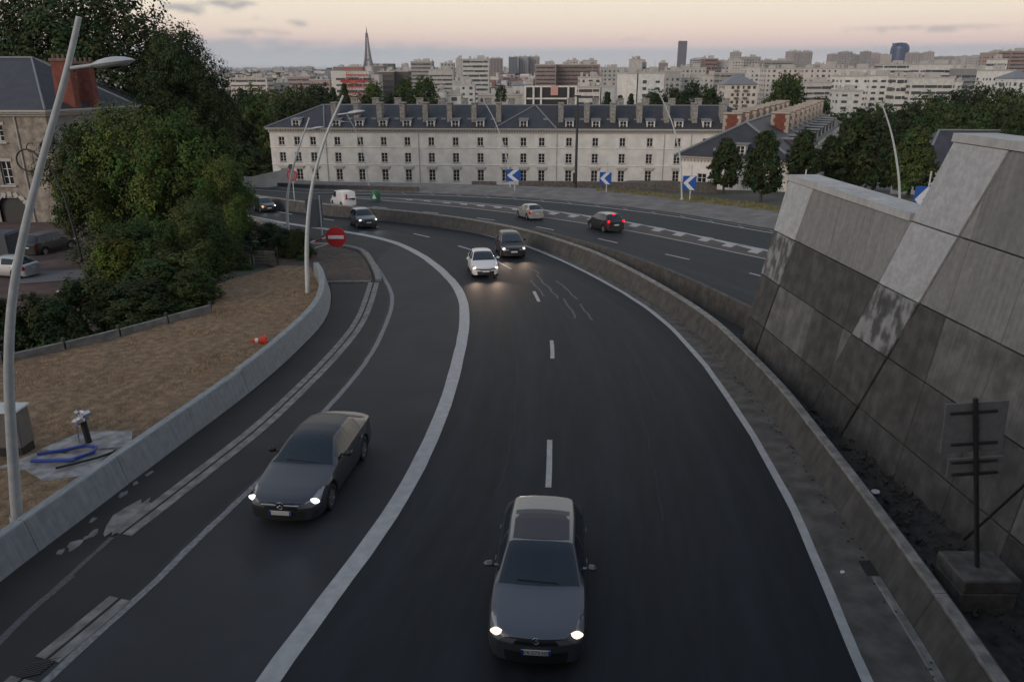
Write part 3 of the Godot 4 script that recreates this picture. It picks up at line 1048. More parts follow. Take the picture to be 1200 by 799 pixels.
func slab(poly: PackedVector2Array, out: float, back: float) -> Sh:
	var s := Sh.new()
	var p := poly.duplicate()
	if Geometry2D.is_polygon_clockwise(p):
		p.reverse()
	var ch := 0.012
	var inn := Geometry2D.offset_polygon(p, -ch)
	if inn.is_empty():
		return s
	var q: PackedVector2Array = inn[0]
	if Geometry2D.is_polygon_clockwise(q):
		q.reverse()
	var ix := Geometry2D.triangulate_polygon(q)
	for i in range(0, ix.size(), 3):
		var w := [mon(q[ix[i]].x, q[ix[i]].y, out), mon(q[ix[i + 1]].x, q[ix[i + 1]].y, out), mon(q[ix[i + 2]].x, q[ix[i + 2]].y, out)]
		if (w[1] - w[0]).cross(w[2] - w[0]).x > 0:
			w = [w[0], w[2], w[1]]
		s.face(w[0], w[1], w[2])
	for i in p.size():
		var j := (i + 1) % p.size()
		s.quad(mon(p[i].x, p[i].y, out - ch), mon(p[i].x, p[i].y, back), mon(p[j].x, p[j].y, back), mon(p[j].x, p[j].y, out - ch))
		if q.size() == p.size():
			# nearest matching corners
			var a := q[0]; var b := q[0]
			for k in q:
				if k.distance_squared_to(p[i]) < a.distance_squared_to(p[i]): a = k
				if k.distance_squared_to(p[j]) < b.distance_squared_to(p[j]): b = k
			s.quad(mon(a.x, a.y, out), mon(p[i].x, p[i].y, out - ch), mon(p[j].x, p[j].y, out - ch), mon(b.x, b.y, out))
	return s

func make_portal_walls() -> void:
	var rows := [-1.3, 0.82, 2.58, 4.30, 6.18, 8.30]
	var E0 := func(h: float) -> float: return 29.15 - 0.135 * h
	var E1 := func(h: float) -> float: return 27.65 - 0.225 * h
	var E2 := func(h: float) -> float: return 22.58 - 0.36 * h
	var E3 := func(h: float) -> float: return 20.62 - 0.372 * h
	var E4 := func(h: float) -> float: return 14.95 - 0.5 * h
	var E5 := func(_h: float) -> float: return 3.0
	var defs := [
		["low", "lower concrete-clad wall leaning back beside the median, far of the two", 4, [[E0, E1, "band"], [E1, E2, "face"]]],
		["high", "taller concrete-clad wall with pale slanting band, nearest on the right", 5, [[E2, E3, "band"], [E3, E4, "face"], [E4, E5, "face"]]]]
	rng.seed = 8
	for d in defs:
		var t := thing("clad_wall", d[1], "wall", V(11, 0, 25 if d[0] == "low" else 16))
		var top: float = rows[d[2]]
		# solid core behind the panels
		var core := Sh.new()
		var fa: Callable = d[3][0][0]
		var fb: Callable = d[3][-1][1]
		var th := 1.0
		var P := func(f: float, h: float, o: float) -> Vector3:
			var q := mon(f, h, -0.14)
			return q if o == 0.0 else Vector3(mon(f, top, -th).x, h, -f)
		var c := [P.call(fb.call(-1.3), -1.3, 0), P.call(fb.call(-1.3), -1.3, 1), P.call(fa.call(-1.3) - 0.02, -1.3, 1), P.call(fa.call(-1.3) - 0.02, -1.3, 0), P.call(fb.call(top), top - 0.02, 0), P.call(fb.call(top), top - 0.02, 1), P.call(fa.call(top) - 0.02, top - 0.02, 1), P.call(fa.call(top) - 0.02, top - 0.02, 0)]
		core.hexa([c[0], c[1], c[2], c[3], c[4], c[5], c[6], c[7]])
		wpart("core", core, M.dark_gap, t)
		for z in d[3]:
			var f0: Callable = z[0]
			var f1: Callable = z[1]
			for r in d[2]:
				var h0: float = rows[r] + (0.02 if r > 0 else 0.0)
				var h1: float = rows[r + 1] - 0.02
				var trap := PackedVector2Array([Vector2(f0.call(h0) - 0.03, h0), Vector2(f1.call(h0) + 0.03, h0), Vector2(f1.call(h1) + 0.03, h1), Vector2(f0.call(h1) - 0.03, h1)])
				if z[2] == "band":
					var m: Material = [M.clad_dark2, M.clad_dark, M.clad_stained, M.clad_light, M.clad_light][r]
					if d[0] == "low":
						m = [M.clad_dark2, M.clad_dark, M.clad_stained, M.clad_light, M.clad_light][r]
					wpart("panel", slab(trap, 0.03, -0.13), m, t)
					continue
				var cut := 24.2 if d[0] == "low" else 17.9
				var f := cut + 12.0
				while f > 2.0:
					var vs := PackedVector2Array([Vector2(f - 1.99, -1), Vector2(f - 0.004, -1), Vector2(f - 0.004, 9), Vector2(f - 1.99, 9)])
					for g in Geometry2D.intersect_polygons(trap, vs):
						if absf(area(g)) < 0.05:
							continue
						var pick := rng.randf()
						var m: Material
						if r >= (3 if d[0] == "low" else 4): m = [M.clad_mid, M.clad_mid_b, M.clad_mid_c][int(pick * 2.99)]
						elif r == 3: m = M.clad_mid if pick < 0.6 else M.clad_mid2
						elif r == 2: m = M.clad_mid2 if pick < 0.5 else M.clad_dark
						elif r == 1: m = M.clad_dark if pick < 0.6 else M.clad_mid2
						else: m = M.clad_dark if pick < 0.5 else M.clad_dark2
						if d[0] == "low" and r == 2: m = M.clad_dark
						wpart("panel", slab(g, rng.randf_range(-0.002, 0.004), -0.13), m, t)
					f -= 2.0
		# coping slabs
		var f := float(fa.call(top)) + 0.05
		var f_end: float = fb.call(top)
		var k := 0
		while f > f_end + 0.3:
			var g := maxf(f - (1.95 if k > 0 else float(d[3][0][0].call(top) - d[3][0][1].call(top)) + 0.05), f_end)
			var s := Sh.new()
			var hb := 0.20
			var q := []
			for hh in [top, top + hb]:
				q.append(mon(g + 0.006, hh, 0.05)); q.append(Vector3(mon(g, top, -th - 0.04).x, hh, -g - 0.006))
				q.append(Vector3(mon(f, top, -th - 0.04).x, hh, -f + 0.006)); q.append(mon(f - 0.006, hh, 0.05))
			s.hexa([q[0], q[1], q[2], q[3], q[4], q[5], q[6], q[7]])
			wpart("coping", s, M.coping, t)
			f = g
			k += 1

# the tunnel mouth the camera stands on: it keeps the western sky off the road just below
func make_portal() -> void:
	var t := thing("tunnel_portal", "concrete tunnel mouth under and behind the viewpoint", "tunnel", V(0, 0, -8))
	var s := Sh.new()
	s.box(V(-1, 8.0, -9), Vector3(28, 1.9, 19))
	part_at("deck", s, M.clad_mid, t)
	for x in [-13.4, 12.6]:
		var w := Sh.new()
		w.box(V(x, 3.5, -9), Vector3(1.2, 7.1, 18.9))
		part_at("side_wall", w, M.clad_mid2, t)
	var b := Sh.new()
	b.box(V(-1, 8.0, -24), Vector3(90, 28, 10))
	part_at("hillside", b, M.terrain, t)

func part_at(called: String, s: Sh, m: Material, t: Node3D) -> void:
	wpart(called, s, m, t)

func area(g: PackedVector2Array) -> float:
	var s := 0.0
	for i in g.size():
		s += g[i].cross(g[(i + 1) % g.size()])
	return s * 0.5

# ---------------------------------------------------------------- buildings
func building_materials() -> void:
	M.plaster = mat(Color(0.82, 0.80, 0.775), 0.9, T.soft, 0.045, T.fine, 0.2)
	M.plaster2 = mat(Color(0.82, 0.80, 0.775), 0.9, T.soft, 0.13, T.soft, 0.04)
	M.stone_trim = mat(Color(0.44, 0.42, 0.40), 0.9, T.soft, 0.3)
	M.slate = mat(Color(0.062, 0.065, 0.076), 0.55, T.fine, 0.35, T.patch, 0.09)
	M.slate_brown = mat(Color(0.055, 0.055, 0.062), 0.6, T.fine, 0.35, T.patch, 0.09)
	M.lead = mat(Color(0.19, 0.20, 0.22), 0.55, T.soft, 0.3)
	M.frame = mat(Color(0.62, 0.61, 0.60), 0.6)
	M.pane = mat(Color(0.018, 0.020, 0.024), 0.12)
	M.brick = mat(Color(0.24, 0.078, 0.058), 0.95, T.fine, 0.9, T.patch, 0.2)
	M.brick_dull = mat(Color(0.20, 0.135, 0.115), 0.95, T.fine, 0.7, T.patch, 0.2)
	M.chimney_stone = mat(Color(0.38, 0.36, 0.34), 0.95, T.blotch, 0.25, T.fine, 0.7)
	M.quoin = mat(Color(0.46, 0.40, 0.35), 0.95, T.blotch, 0.4)
	M.beige = mat(Color(0.37, 0.325, 0.28), 0.95, T.blotch, 0.12, T.soft, 0.4)
	M.grey_wall = mat(Color(0.34, 0.33, 0.32), 0.95, T.soft, 0.2, T.patch, 0.06)
	M.brown_wall = mat(Color(0.155, 0.14, 0.128), 1.0, T.blotch, 0.3, T.fine, 0.6)
	M.far_glass = mat(Color(0.05, 0.055, 0.065), 0.35)

# wall in the x-y plane facing +z with openings [x0, y0, x1, y1]; reveals run back by depth
func wall_open(w: float, h: float, open: Array, depth: float, o := Vector3.ZERO, b := Basis()) -> Sh:
	var s := Sh.new()
	var xs := [0.0, w]
	var ys := [0.0, h]
	for q in open:
		for k in [[xs, 0], [ys, 1], [xs, 2], [ys, 3]]:
			if not k[0].has(q[k[1]]):
				k[0].append(q[k[1]])
	xs.sort()
	ys.sort()
	for i in xs.size() - 1:
		for k in ys.size() - 1:
			var c := Vector2((xs[i] + xs[i + 1]) / 2, (ys[k] + ys[k + 1]) / 2)
			var hole := false
			for q in open:
				if c.x > q[0] and c.x < q[2] and c.y > q[1] and c.y < q[3]:
					hole = true
					break
			if not hole:
				s.quad(o + b * Vector3(xs[i], ys[k], 0), o + b * Vector3(xs[i + 1], ys[k], 0), o + b * Vector3(xs[i + 1], ys[k + 1], 0), o + b * Vector3(xs[i], ys[k + 1], 0))
	for q in open:
		var p := [Vector3(q[0], q[1], 0), Vector3(q[2], q[1], 0), Vector3(q[2], q[3], 0), Vector3(q[0], q[3], 0)]
		for i in 4:
			var a: Vector3 = p[i]; var e: Vector3 = p[(i + 1) % 4]
			var z := Vector3(0, 0, -depth)
			s.quad(o + b * a, o + b * (a + z), o + b * (e + z), o + b * e)
			s.quad(o + b * e, o + b * (e + z), o + b * (a + z), o + b * a)
	return s

# casement frame with one mullion and bars, centred on x, sill at y 0
var frame_cache := {}
func window_meshes(w: float, h: float, bars: int) -> Array:
	var key := "%s_%s_%s" % [w, h, bars]
	if not frame_cache.has(key):
		var s := Sh.new()
		var t := 0.07
		s.box(Vector3(-w / 2 + t / 2, h / 2, 0), Vector3(t, h, 0.08))
		s.box(Vector3(w / 2 - t / 2, h / 2, 0), Vector3(t, h, 0.08))
		s.box(Vector3(0, t / 2, 0), Vector3(w - 2 * t, t, 0.078))
		s.box(Vector3(0, h - t / 2, 0), Vector3(w - 2 * t, t, 0.078))
		s.box(Vector3(0, h / 2, 0.006), Vector3(0.09, h - 2 * t, 0.075))
		for k in bars:
			s.box(Vector3(0, h * (k + 1) / (bars + 1), 0.0), Vector3(w - 2 * t, 0.05, 0.06))
		var p := Sh.new()
		p.quad(Vector3(-w / 2, 0, -0.03), Vector3(w / 2, 0, -0.03), Vector3(w / 2, h, -0.03), Vector3(-w / 2, h, -0.03))
		frame_cache[key] = [s.mesh(), p.mesh()]
	return frame_cache[key]

func window(parent: Node3D, at: Vector3, w: float, h: float, bars := 2, turn := 0.0) -> Node3D:
	var q := window_meshes(w, h, bars)
	var o := put("window", q[0], M.frame, parent)
	o.position = at
	o.rotation.y = turn
	put("pane", q[1], M.pane, o)
	return o

func roof_face(s: Sh, p: Array) -> void:
	for i in range(1, p.size() - 1):
		s.face(p[0], p[i], p[i + 1])

func make_barracks() -> void:
	var t := thing("barracks", "long white plastered barracks with slate roof, dormers and rows of chimneys", "building", V(-46.72, -13, 153.5), -0.052)
	var L := 96.0
	var D := 14.0
	var ux := [2.24, 5.30, 8.40, 13.13, 17.60, 22.15, 26.73, 31.33, 36.01, 40.75, 45.48, 48.97, 52.45, 57.61, 62.57, 67.68, 72.81, 78.04, 83.2, 88.3]
	var open := []
	for x in ux:
		open.append([x - 0.55, 9.05, x + 0.55, 10.60])
		open.append([x - 0.60, 5.92, x + 0.60, 7.66])
		open.append([x - 0.60, 2.45, x + 0.60, 4.50])
	part("front_wall", wall_open(L, 11.4, open, 0.3), M.plaster, t)
	var sd := Sh.new()
	sd.quad(Vector3(0, 0, -D), Vector3(0, 0, 0), Vector3(0, 11.4, 0), Vector3(0, 11.4, -D))
	sd.quad(Vector3(L, 0, 0), Vector3(L, 0, -D), Vector3(L, 11.4, -D), Vector3(L, 11.4, 0))
	sd.quad(Vector3(L, 0, -D), Vector3(0, 0, -D), Vector3(0, 11.4, -D), Vector3(L, 11.4, -D))
	part("side_walls", sd, M.plaster, t)
	for x in ux:
		window(t, Vector3(x, 9.05, -0.22), 1.10, 1.55, 1)
		window(t, Vector3(x, 5.92, -0.22), 1.20, 1.74, 2)
		window(t, Vector3(x, 2.45, -0.22), 1.20, 2.05, 2)
		var hood := Sh.new()
		hood.prism(Vector3(x, 4.62, 0.005), PackedVector2Array([Vector2(-0.72, 0), Vector2(0.72, 0), Vector2(0.80, 0.18), Vector2(1.05, 0.52), Vector2(-1.05, 0.52), Vector2(-0.80, 0.18)]), 0.28)
		part("window_hood", hood, M.stone_trim, t)
		for yy in [9.05, 5.92, 2.45]:
			var sill := Sh.new()
			sill.box(Vector3(x, yy - 0.06, 0.06), Vector3(1.4, 0.11, 0.2))
			part("sill", sill, M.stone_trim, t)
	for y in [8.66, 5.42]:
		var sc := Sh.new()
		sc.bevel(Vector3(L / 2, y, 0.04), Vector3(L + 0.1, 0.16, 0.14), 0.03)
		part("string_course", sc, M.plaster2, t)
	var co := Sh.new()
	co.box(Vector3(L / 2, 11.55, -D / 2), Vector3(L + 0.3, 0.3, D + 0.3))
	co.box(Vector3(L / 2, 12.03, -D / 2), Vector3(L + 1.0, 0.18, D + 1.0))
	co.box(Vector3(L / 2, 12.21, -D / 2), Vector3(L + 1.3, 0.18, D + 1.3))
	part("cornice", co, M.stone_trim, t)
	var de := Sh.new()
	var dx := 0.1
	while dx < L:
		de.box(Vector3(dx, 11.82, 0.28), Vector3(0.22, 0.24, 0.3))
		dx += 0.5
	var dn := part("dentils", de, M.stone_trim, t)
	dn.set_meta("kind", "stuff")
	for x in [10.9, 28.9, 55.3, 75.5, 80.5]:
		var dp := Sh.new()
		dp.tube([Vector3(x, 0, 0.09), Vector3(x, 11.4, 0.09)], [0.06], 6)
		part("downpipe", dp, M.stone_trim, t)
	# hipped roof
	var e := 0.65
	var ry := 16.2
	var y0 := 12.3
	var A := Vector3(-e, y0, e); var B := Vector3(L + e, y0, e); var C := Vector3(L + e, y0, -D - e); var E := Vector3(-e, y0, -D - e)
	var r0 := Vector3(9.0, ry, -D / 2); var r1 := Vector3(L - 8, ry, -D / 2)
	var rs := Sh.new()
	var mid := Vector3(55.2, y0, e)
	var rmid := Vector3(51.0, ry, -D / 2)
	roof_face(rs, [A, mid, rmid, r0])
	roof_face(rs, [E, A, r0])
	var rf := part("roof", rs, M.slate, t)
	var rs2 := Sh.new()
	roof_face(rs2, [mid, B, r1, rmid])
	roof_face(rs2, [B, C, r1])
	roof_face(rs2, [C, E, r0, r1])
	var rf2 := part("roof", rs2, M.slate_brown, t)
	var rib := Sh.new()
	rib.tube([r0, r1], [0.16], 6)
	for q in [[A, r0], [Vector3(11.0, y0 + 0.1, e - 0.1), r0], [Vector3(43.6, y0 + 0.1, e - 0.1), rmid], [mid, rmid]]:
		rib.tube([q[0] + Vector3(0, 0.03, 0), q[1] + Vector3(0, 0.03, 0)], [0.17], 6)
	part("lead_ribs", rib, M.lead, rf)
	var slope := (ry - y0) / (D / 2 + e)
	var cx := [12.45, 16.79, 21.27, 25.73, 30.12, 34.77, 39.46, 44.16, 55.97, 60.86, 65.78, 70.77, 75.87, 81.07, 86.4]
	for i in cx.size():
		var x: float = cx[i]
		var brick := i in [3, 4, 5, 6, 7]
		var s := Sh.new()
		s.box(Vector3(x, 14.6, -2.7), Vector3(0.95, 4.2, 2.5))
		var ch := part("chimney", s, M.brick_dull if brick else M.chimney_stone, rf if i < 8 else rf2)
		var s2 := Sh.new()
		s2.box(Vector3(x, 14.55, -1.40), Vector3(0.97, 4.1, 0.16))
		s2.bevel(Vector3(x, 16.78, -2.7), Vector3(1.15, 0.22, 2.75), 0.05)
		part("stone_edge", s2, M.chimney_stone, ch)
		var bk := Sh.new()
		bk.box(Vector3(x + 2.0, 15.6, -10.2), Vector3(1.3, 3.6, 0.9))
		bk.bevel(Vector3(x + 2.0, 17.35, -10.2), Vector3(1.5, 0.2, 1.1), 0.05)
		part("chimney", bk, M.chimney_stone, rf if i < 8 else rf2)
	for x in [5.3, 13.1, 17.6, 22.15, 26.73, 31.33, 36.01, 40.75, 48.97, 57.61, 62.57, 67.68, 72.81, 78.04, 83.2]:
		var d := Sh.new()
		d.box(Vector3(x - 0.68, 13.0, -0.9), Vector3(0.16, 1.5, 1.9))
		d.box(Vector3(x + 0.68, 13.0, -0.9), Vector3(0.16, 1.5, 1.9))
		d.box(Vector3(x, 13.7, -0.12), Vector3(1.2, 0.14, 0.3))
		var dm := part("dormer", d, M.plaster2, t)
		window(dm, Vector3(x, 12.42, -0.16), 1.2, 1.2, 1)
		var dr := Sh.new()
		dr.hexa([Vector3(x - 0.95, 13.76, 0.22), Vector3(x + 0.95, 13.76, 0.22), Vector3(x + 0.95, 14.0, -3.2), Vector3(x - 0.95, 14.0, -3.2), Vector3(x - 0.95, 13.86, 0.22), Vector3(x + 0.95, 13.86, 0.22), Vector3(x + 0.95, 14.1, -3.2), Vector3(x - 0.95, 14.1, -3.2)])
		part("dormer_roof", dr, M.lead, dm)
	for x in [14.9, 19.5, 24.0, 28.4, 33.0, 38.0, 42.6, 52.6, 59.5, 64.6, 69.8, 74.9, 80.0]:
		var z := -2.3
		var y := y0 + (e - z) * slope
		var sk := Sh.new()
		sk.box(Vector3(x + 0.5, y + 0.04, z), Vector3(0.9, 0.10, 0.65), Basis(Vector3.RIGHT, atan(slope)))
		part("skylight", sk, M.lead, rf if x < 52 else rf2)

func make_wing() -> void:
	var t := thing("barracks_wing", "lower wing of the barracks with hipped slate roof and brick chimneys, behind young trees", "building", V(25.1, -11, 117.6), -0.4556)
	var Wd := 15.5
	var L := 88.0
	var h := 8.3
	var open := []
	for x in [3.4, 7.4, 11.4]:
		open.append([x - 0.65, 4.4, x + 0.65, 6.3])
	part("front_wall", wall_open(Wd, h, open, 0.3), M.plaster2, t)
	for x in [3.4, 7.4, 11.4]:
		window(t, Vector3(x, 4.4, -0.22), 1.3, 1.9, 2)
	var so := []
	for k in 14:
		so.append([3.0 + k * 6.0, 4.4, 4.2 + k * 6.0, 6.4])
	var sb := Basis(Vector3(0, 0, -1), Vector3.UP, Vector3(1, 0, 0))
	part("side_wall", wall_open(L, h, so, 0.3, Vector3(Wd, 0, 0), sb), M.plaster2, t)
	for k in 14:
		window(t, Vector3(Wd - 0.22, 4.4, -(3.6 + k * 6.0)), 1.2, 2.0, 2, PI / 2)
	var bk := Sh.new()
	bk.quad(Vector3(0, 0, -L), Vector3(0, 0, 0), Vector3(0, h, 0), Vector3(0, h, -L))
	bk.quad(Vector3(Wd, 0, -L), Vector3(0, 0, -L), Vector3(0, h, -L), Vector3(Wd, h, -L))
	part("side_wall", bk, M.plaster2, t)
	var co := Sh.new()
	co.box(Vector3(Wd / 2, h + 0.15, -L / 2), Vector3(Wd + 0.3, 0.3, L + 0.3))
	co.box(Vector3(Wd / 2, h + 0.42, -L / 2), Vector3(Wd + 1.0, 0.24, L + 1.0))
	part("cornice", co, M.stone_trim, t)
	var de := Sh.new()
	var dx := 0.1
	while dx < Wd:
		de.box(Vector3(dx, h - 0.10, 0.2), Vector3(0.2, 0.22, 0.3))
		dx += 0.5
	part("dentils", de, M.stone_trim, t).set_meta("kind", "stuff")
	var e := 0.7
	var y0 := h + 0.54
	var ry := 13.3
	var A := Vector3(-e, y0, e); var B := Vector3(Wd + e, y0, e); var C := Vector3(Wd + e, y0, -L - e); var E := Vector3(-e, y0, -L - e)
	var r0 := Vector3(Wd / 2, ry, -Wd / 2); var r1 := Vector3(Wd / 2, ry, -L + Wd / 2)
	var rs := Sh.new()
	roof_face(rs, [A, B, r0])
	roof_face(rs, [B, C, r1, r0])
	roof_face(rs, [C, E, r1])
	roof_face(rs, [E, A, r0, r1])
	var rf := part("roof", rs, M.slate_brown, t)
	var rib := Sh.new()
	for q in [[A, r0], [B, r0], [r0, r1]]:
		rib.tube([q[0] + Vector3(0, 0.03, 0), q[1] + Vector3(0, 0.03, 0)], [0.2], 6)
	part("lead_ribs", rib, M.lead, rf)
	for row in [[4.2, 15.5, 9], [10.9, 20.5, 9]]:
		for k in row[2]:
			var z: float = -(row[1] + k * 7.0)
			var s := Sh.new()
			s.box(Vector3(row[0], 12.2, z), Vector3(2.3, 3.8, 0.95))
			var ch := part("chimney", s, M.brick if k == 0 else M.brick_dull, rf)
			var q := Sh.new()
			for sx in [-1, 1]:
				for j in 6:
					q.box(Vector3(row[0] + sx * (1.22 - (0.12 if j % 2 else 0.0)), 10.7 + j * 0.58, z), Vector3(0.62 if j % 2 else 0.42, 0.56, 1.05))
			q.bevel(Vector3(row[0], 14.15, z), Vector3(3.0, 0.3, 1.3), 0.05)
			part("stone_edge", q, M.quoin, ch)
	for k in 9:
		var z := -(13.0 + k * 7.2)
		var d := Sh.new()
		d.box(Vector3(Wd - 1.5, 9.7, z), Vector3(3.2, 1.9, 1.9))
		var dm := part("dormer", d, M.slate, t)
		var dr := Sh.new()
		dr.bevel(Vector3(Wd - 2.4, 10.74, z), Vector3(5.6, 0.18, 2.4), 0.03)
		part("dormer_roof", dr, M.lead, dm)
		window(dm, Vector3(Wd + 0.14, 9.0, z), 1.2, 1.4, 2, PI / 2)
	var fd := Sh.new()
	for sx in [-0.66, 0.66]:
		fd.box(Vector3(8.6 + sx, 9.8, -0.9), Vector3(0.16, 1.7, 2.0))
	fd.box(Vector3(8.6, 10.58, -0.1), Vector3(1.16, 0.12, 0.3))
	var f2 := part("dormer", fd, M.plaster2, t)
	window(f2, Vector3(8.6, 9.0, -0.1), 1.16, 1.5, 2)
	var fr := Sh.new()
	fr.bevel(Vector3(8.6, 10.72, -1.0), Vector3(2.2, 0.14, 2.8), 0.04)
	part("dormer_roof", fr, M.lead, f2)
	var lk := Sh.new()
	lk.box(Vector3(5.0, 9.75, -1.0), Vector3(0.9, 0.08, 0.7), Basis(Vector3.RIGHT, 0.55))
	part("skylight", lk, M.lead, rf)
	# the roof of another low building to the right of the trees
	var o := thing("slate_roofed_house", "low house with plain blue-grey slate roof showing behind the taller clad wall", "building", V(62, -12.2, 118), -0.1)
	var w := Sh.new()
	w.box(Vector3(12, 4, -6), Vector3(24, 8, 12))
	part("wall", w, M.plaster2, o)
	var r := Sh.new()
	var a2 := Vector3(-0.6, 8, 0.6); var b2 := Vector3(24.6, 8, 0.6); var c2 := Vector3(24.6, 8, -12.6); var d2 := Vector3(-0.6, 8, -12.6)
	var q0 := Vector3(3.6, 13.2, -6); var q1 := Vector3(24.6, 13.2, -6)
	roof_face(r, [a2, b2, q1, q0]); roof_face(r, [d2, a2, q0]); roof_face(r, [c2, d2, q0, q1]); roof_face(r, [b2, c2, q1])
	var rr := part("roof", r, M.slate, o)
	var rb := Sh.new()
	rb.tube([a2, q0], [0.2], 6); rb.tube([q0, q1], [0.15], 6)
	part("lead_ribs", rb, M.lead, rr)

func make_house() -> void:
	var t := thing("stone_house", "old stone house with hipped slate roof and two red brick chimneys behind trees", "building", V(-46.5, -6.2, 80))
	var fp := [Vector2(-15.5, 0), Vector2(0, 0), Vector2(3.9, 9.7), Vector2(1.5, 18), Vector2(-15.5, 18)]    # x, f from the corner
	var h := 11.7
	var wo := [[9.9, 9.25, 10.95, 10.85], [9.9, 4.95, 11.0, 7.3], [5.0, 9.25, 6.05, 10.85], [5.0, 4.95, 6.1, 7.3], [8.9, 0.4, 11.7, 3.6]]
	part("front_wall", wall_open(15.5, h, wo, 0.35, Vector3(-15.5, 0, 0)), M.beige, t)
	for q in wo.slice(0, 4):
		window(t, Vector3(-15.5 + (q[0] + q[2]) / 2, q[1], -0.25), q[2] - q[0], q[3] - q[1], 2)
		var sl := Sh.new()
		sl.bevel(Vector3(-15.5 + (q[0] + q[2]) / 2, q[1] - 0.12, 0.08), Vector3(1.6, 0.2, 0.3), 0.03)
		sl.box(Vector3(-15.5 + (q[0] + q[2]) / 2, q[3] + 0.15, 0.03), Vector3(1.5, 0.28, 0.08))
		part("sill", sl, M.stone_trim, t)
	var door := Sh.new()
	door.quad(Vector3(-6.6, 0.4, -0.3), Vector3(-3.8, 0.4, -0.3), Vector3(-3.8, 3.6, -0.3), Vector3(-6.6, 3.6, -0.3))
	part("doorway", door, M.dark_metal, t)
	var arch := Sh.new()
	for k in 9:
		var a := PI * k / 8.0
		arch.box(Vector3(-5.2 - cos(a) * 1.65, 2.7 + sin(a) * 1.3, 0.05), Vector3(0.45, 0.5, 0.16), Basis(Vector3.BACK, a + PI / 2))
	part("door_arch", arch, M.stone_trim, t)
	var d := Vector2(3.9, 9.7).normalized()
	var bs := Basis(Vector3(d.x, 0, -d.y), Vector3.UP, Vector3(d.y, 0, d.x))
	var o2 := [[2.6, 9.25, 3.6, 10.85], [6.6, 9.25, 7.6, 10.85], [2.6, 5.0, 3.6, 7.2], [6.6, 5.0, 7.6, 7.2]]
	part("side_wall", wall_open(10.45, h, o2, 0.35, Vector3.ZERO, bs), M.grey_wall, t)
	for q in o2:
		var c := bs * Vector3((q[0] + q[2]) / 2, q[1], -0.25)
		window(t, c, 1.0, q[3] - q[1], 2, atan2(d.y, d.x))
	var rest := Sh.new()
	for k in [2, 3, 4]:
		var a: Vector2 = fp[k]; var b: Vector2 = fp[(k + 1) % 5]
		rest.quad(V(a.x, 0, a.y), V(b.x, 0, b.y), V(b.x, h, b.y), V(a.x, h, a.y))
	part("side_wall", rest, M.grey_wall, t)
	for q in [[0.25, 11.7, 11.95], [0.6, 11.95, 12.15], [0.85, 12.15, 12.32]]:
		var pl := PackedVector2Array()
		for p in fp:
			pl.append(p)
		var big: PackedVector2Array = Geometry2D.offset_polygon(pl, q[0], Geometry2D.JOIN_MITER)[0]
		var c := Sh.new()
		c.prism(Vector3(0, q[1], 0), big, q[2] - q[1], Basis(Vector3(1, 0, 0), Vector3(0, 0, -1), Vector3(0, 1, 0)))
		part("cornice", c, M.stone_trim, t)
	var ep: PackedVector2Array = Geometry2D.offset_polygon(PackedVector2Array(fp), 0.8, Geometry2D.JOIN_MITER)[0]
	if Geometry2D.is_polygon_clockwise(ep):
		ep.reverse()
	var ra := V(-5.6, 17.3, 9.2)
	var rb := V(-13.0, 17.3, 9.2)
	var rs := Sh.new()
	for i in ep.size():
		var a := ep[i]; var b := ep[(i + 1) % ep.size()]
		var pa := V(a.x, 12.33, a.y); var pb := V(b.x, 12.33, b.y)
		var na := ra if (a.x > -10) else rb
		var nb := ra if (b.x > -10) else rb
		rs.face(pa, pb, nb)
		if na != nb:
			rs.face(pa, nb, na)
	var rf := part("roof", rs, M.slate, t)
	var rib := Sh.new()
	for i in ep.size():
		rib.tube([V(ep[i].x, 12.36, ep[i].y), (ra if ep[i].x > -10 else rb) + Vector3(0, 0.03, 0)], [0.12], 6)
	rib.tube([ra, rb], [0.14], 6)
	part("lead_ribs", rib, M.lead, rf)
	for q in [[0.95, 3.0, 16.85, 1.75], [2.0, 5.2, 16.55, 1.45]]:
		var s := Sh.new()
		var o := V(q[0], 0, q[1])
		s.hexa([o + Vector3(-q[3] / 2 - 0.08, 12.2, 0.55), o + Vector3(q[3] / 2 + 0.08, 12.2, 0.55), o + Vector3(q[3] / 2 + 0.08, 12.2, -0.55), o + Vector3(-q[3] / 2 - 0.08, 12.2, -0.55), o + Vector3(-q[3] / 2, q[2], 0.45), o + Vector3(q[3] / 2, q[2], 0.45), o + Vector3(q[3] / 2, q[2], -0.45), o + Vector3(-q[3] / 2, q[2], -0.45)])
		var ch := part("chimney", s, M.brick, rf)
		var c2 := Sh.new()
		c2.bevel(o + Vector3(0, q[2] + 0.15, 0), Vector3(q[3] + 0.25, 0.3, 1.15), 0.06)
		for k in 4:
			c2.lathe(o + Vector3((k - 1.5) * 0.5, q[2] + 0.3, 0), [[0.16, 0.0], [0.13, 0.4], [0.001, 0.4]], Basis(), 8)
		part("chimney_cap", c2, M.brick_dull, ch)
	for q in [[-8.2, 3.2, 13.95], [-0.9, 4.9, 13.6], [1.2, 6.6, 13.5]]:
		var sk := Sh.new()
		sk.box(V(q[0], q[2] + 0.15, q[1]), Vector3(1.1, 0.1, 0.9), Basis(Vector3.RIGHT, 0.5))
		part("skylight", sk, M.lead, rf)
	var dp := Sh.new()
	dp.tube([Vector3(-3.1, 0, 0.1), Vector3(-3.1, 11.7, 0.1)], [0.07], 6)
	part("downpipe", dp, M.stone_trim, t)

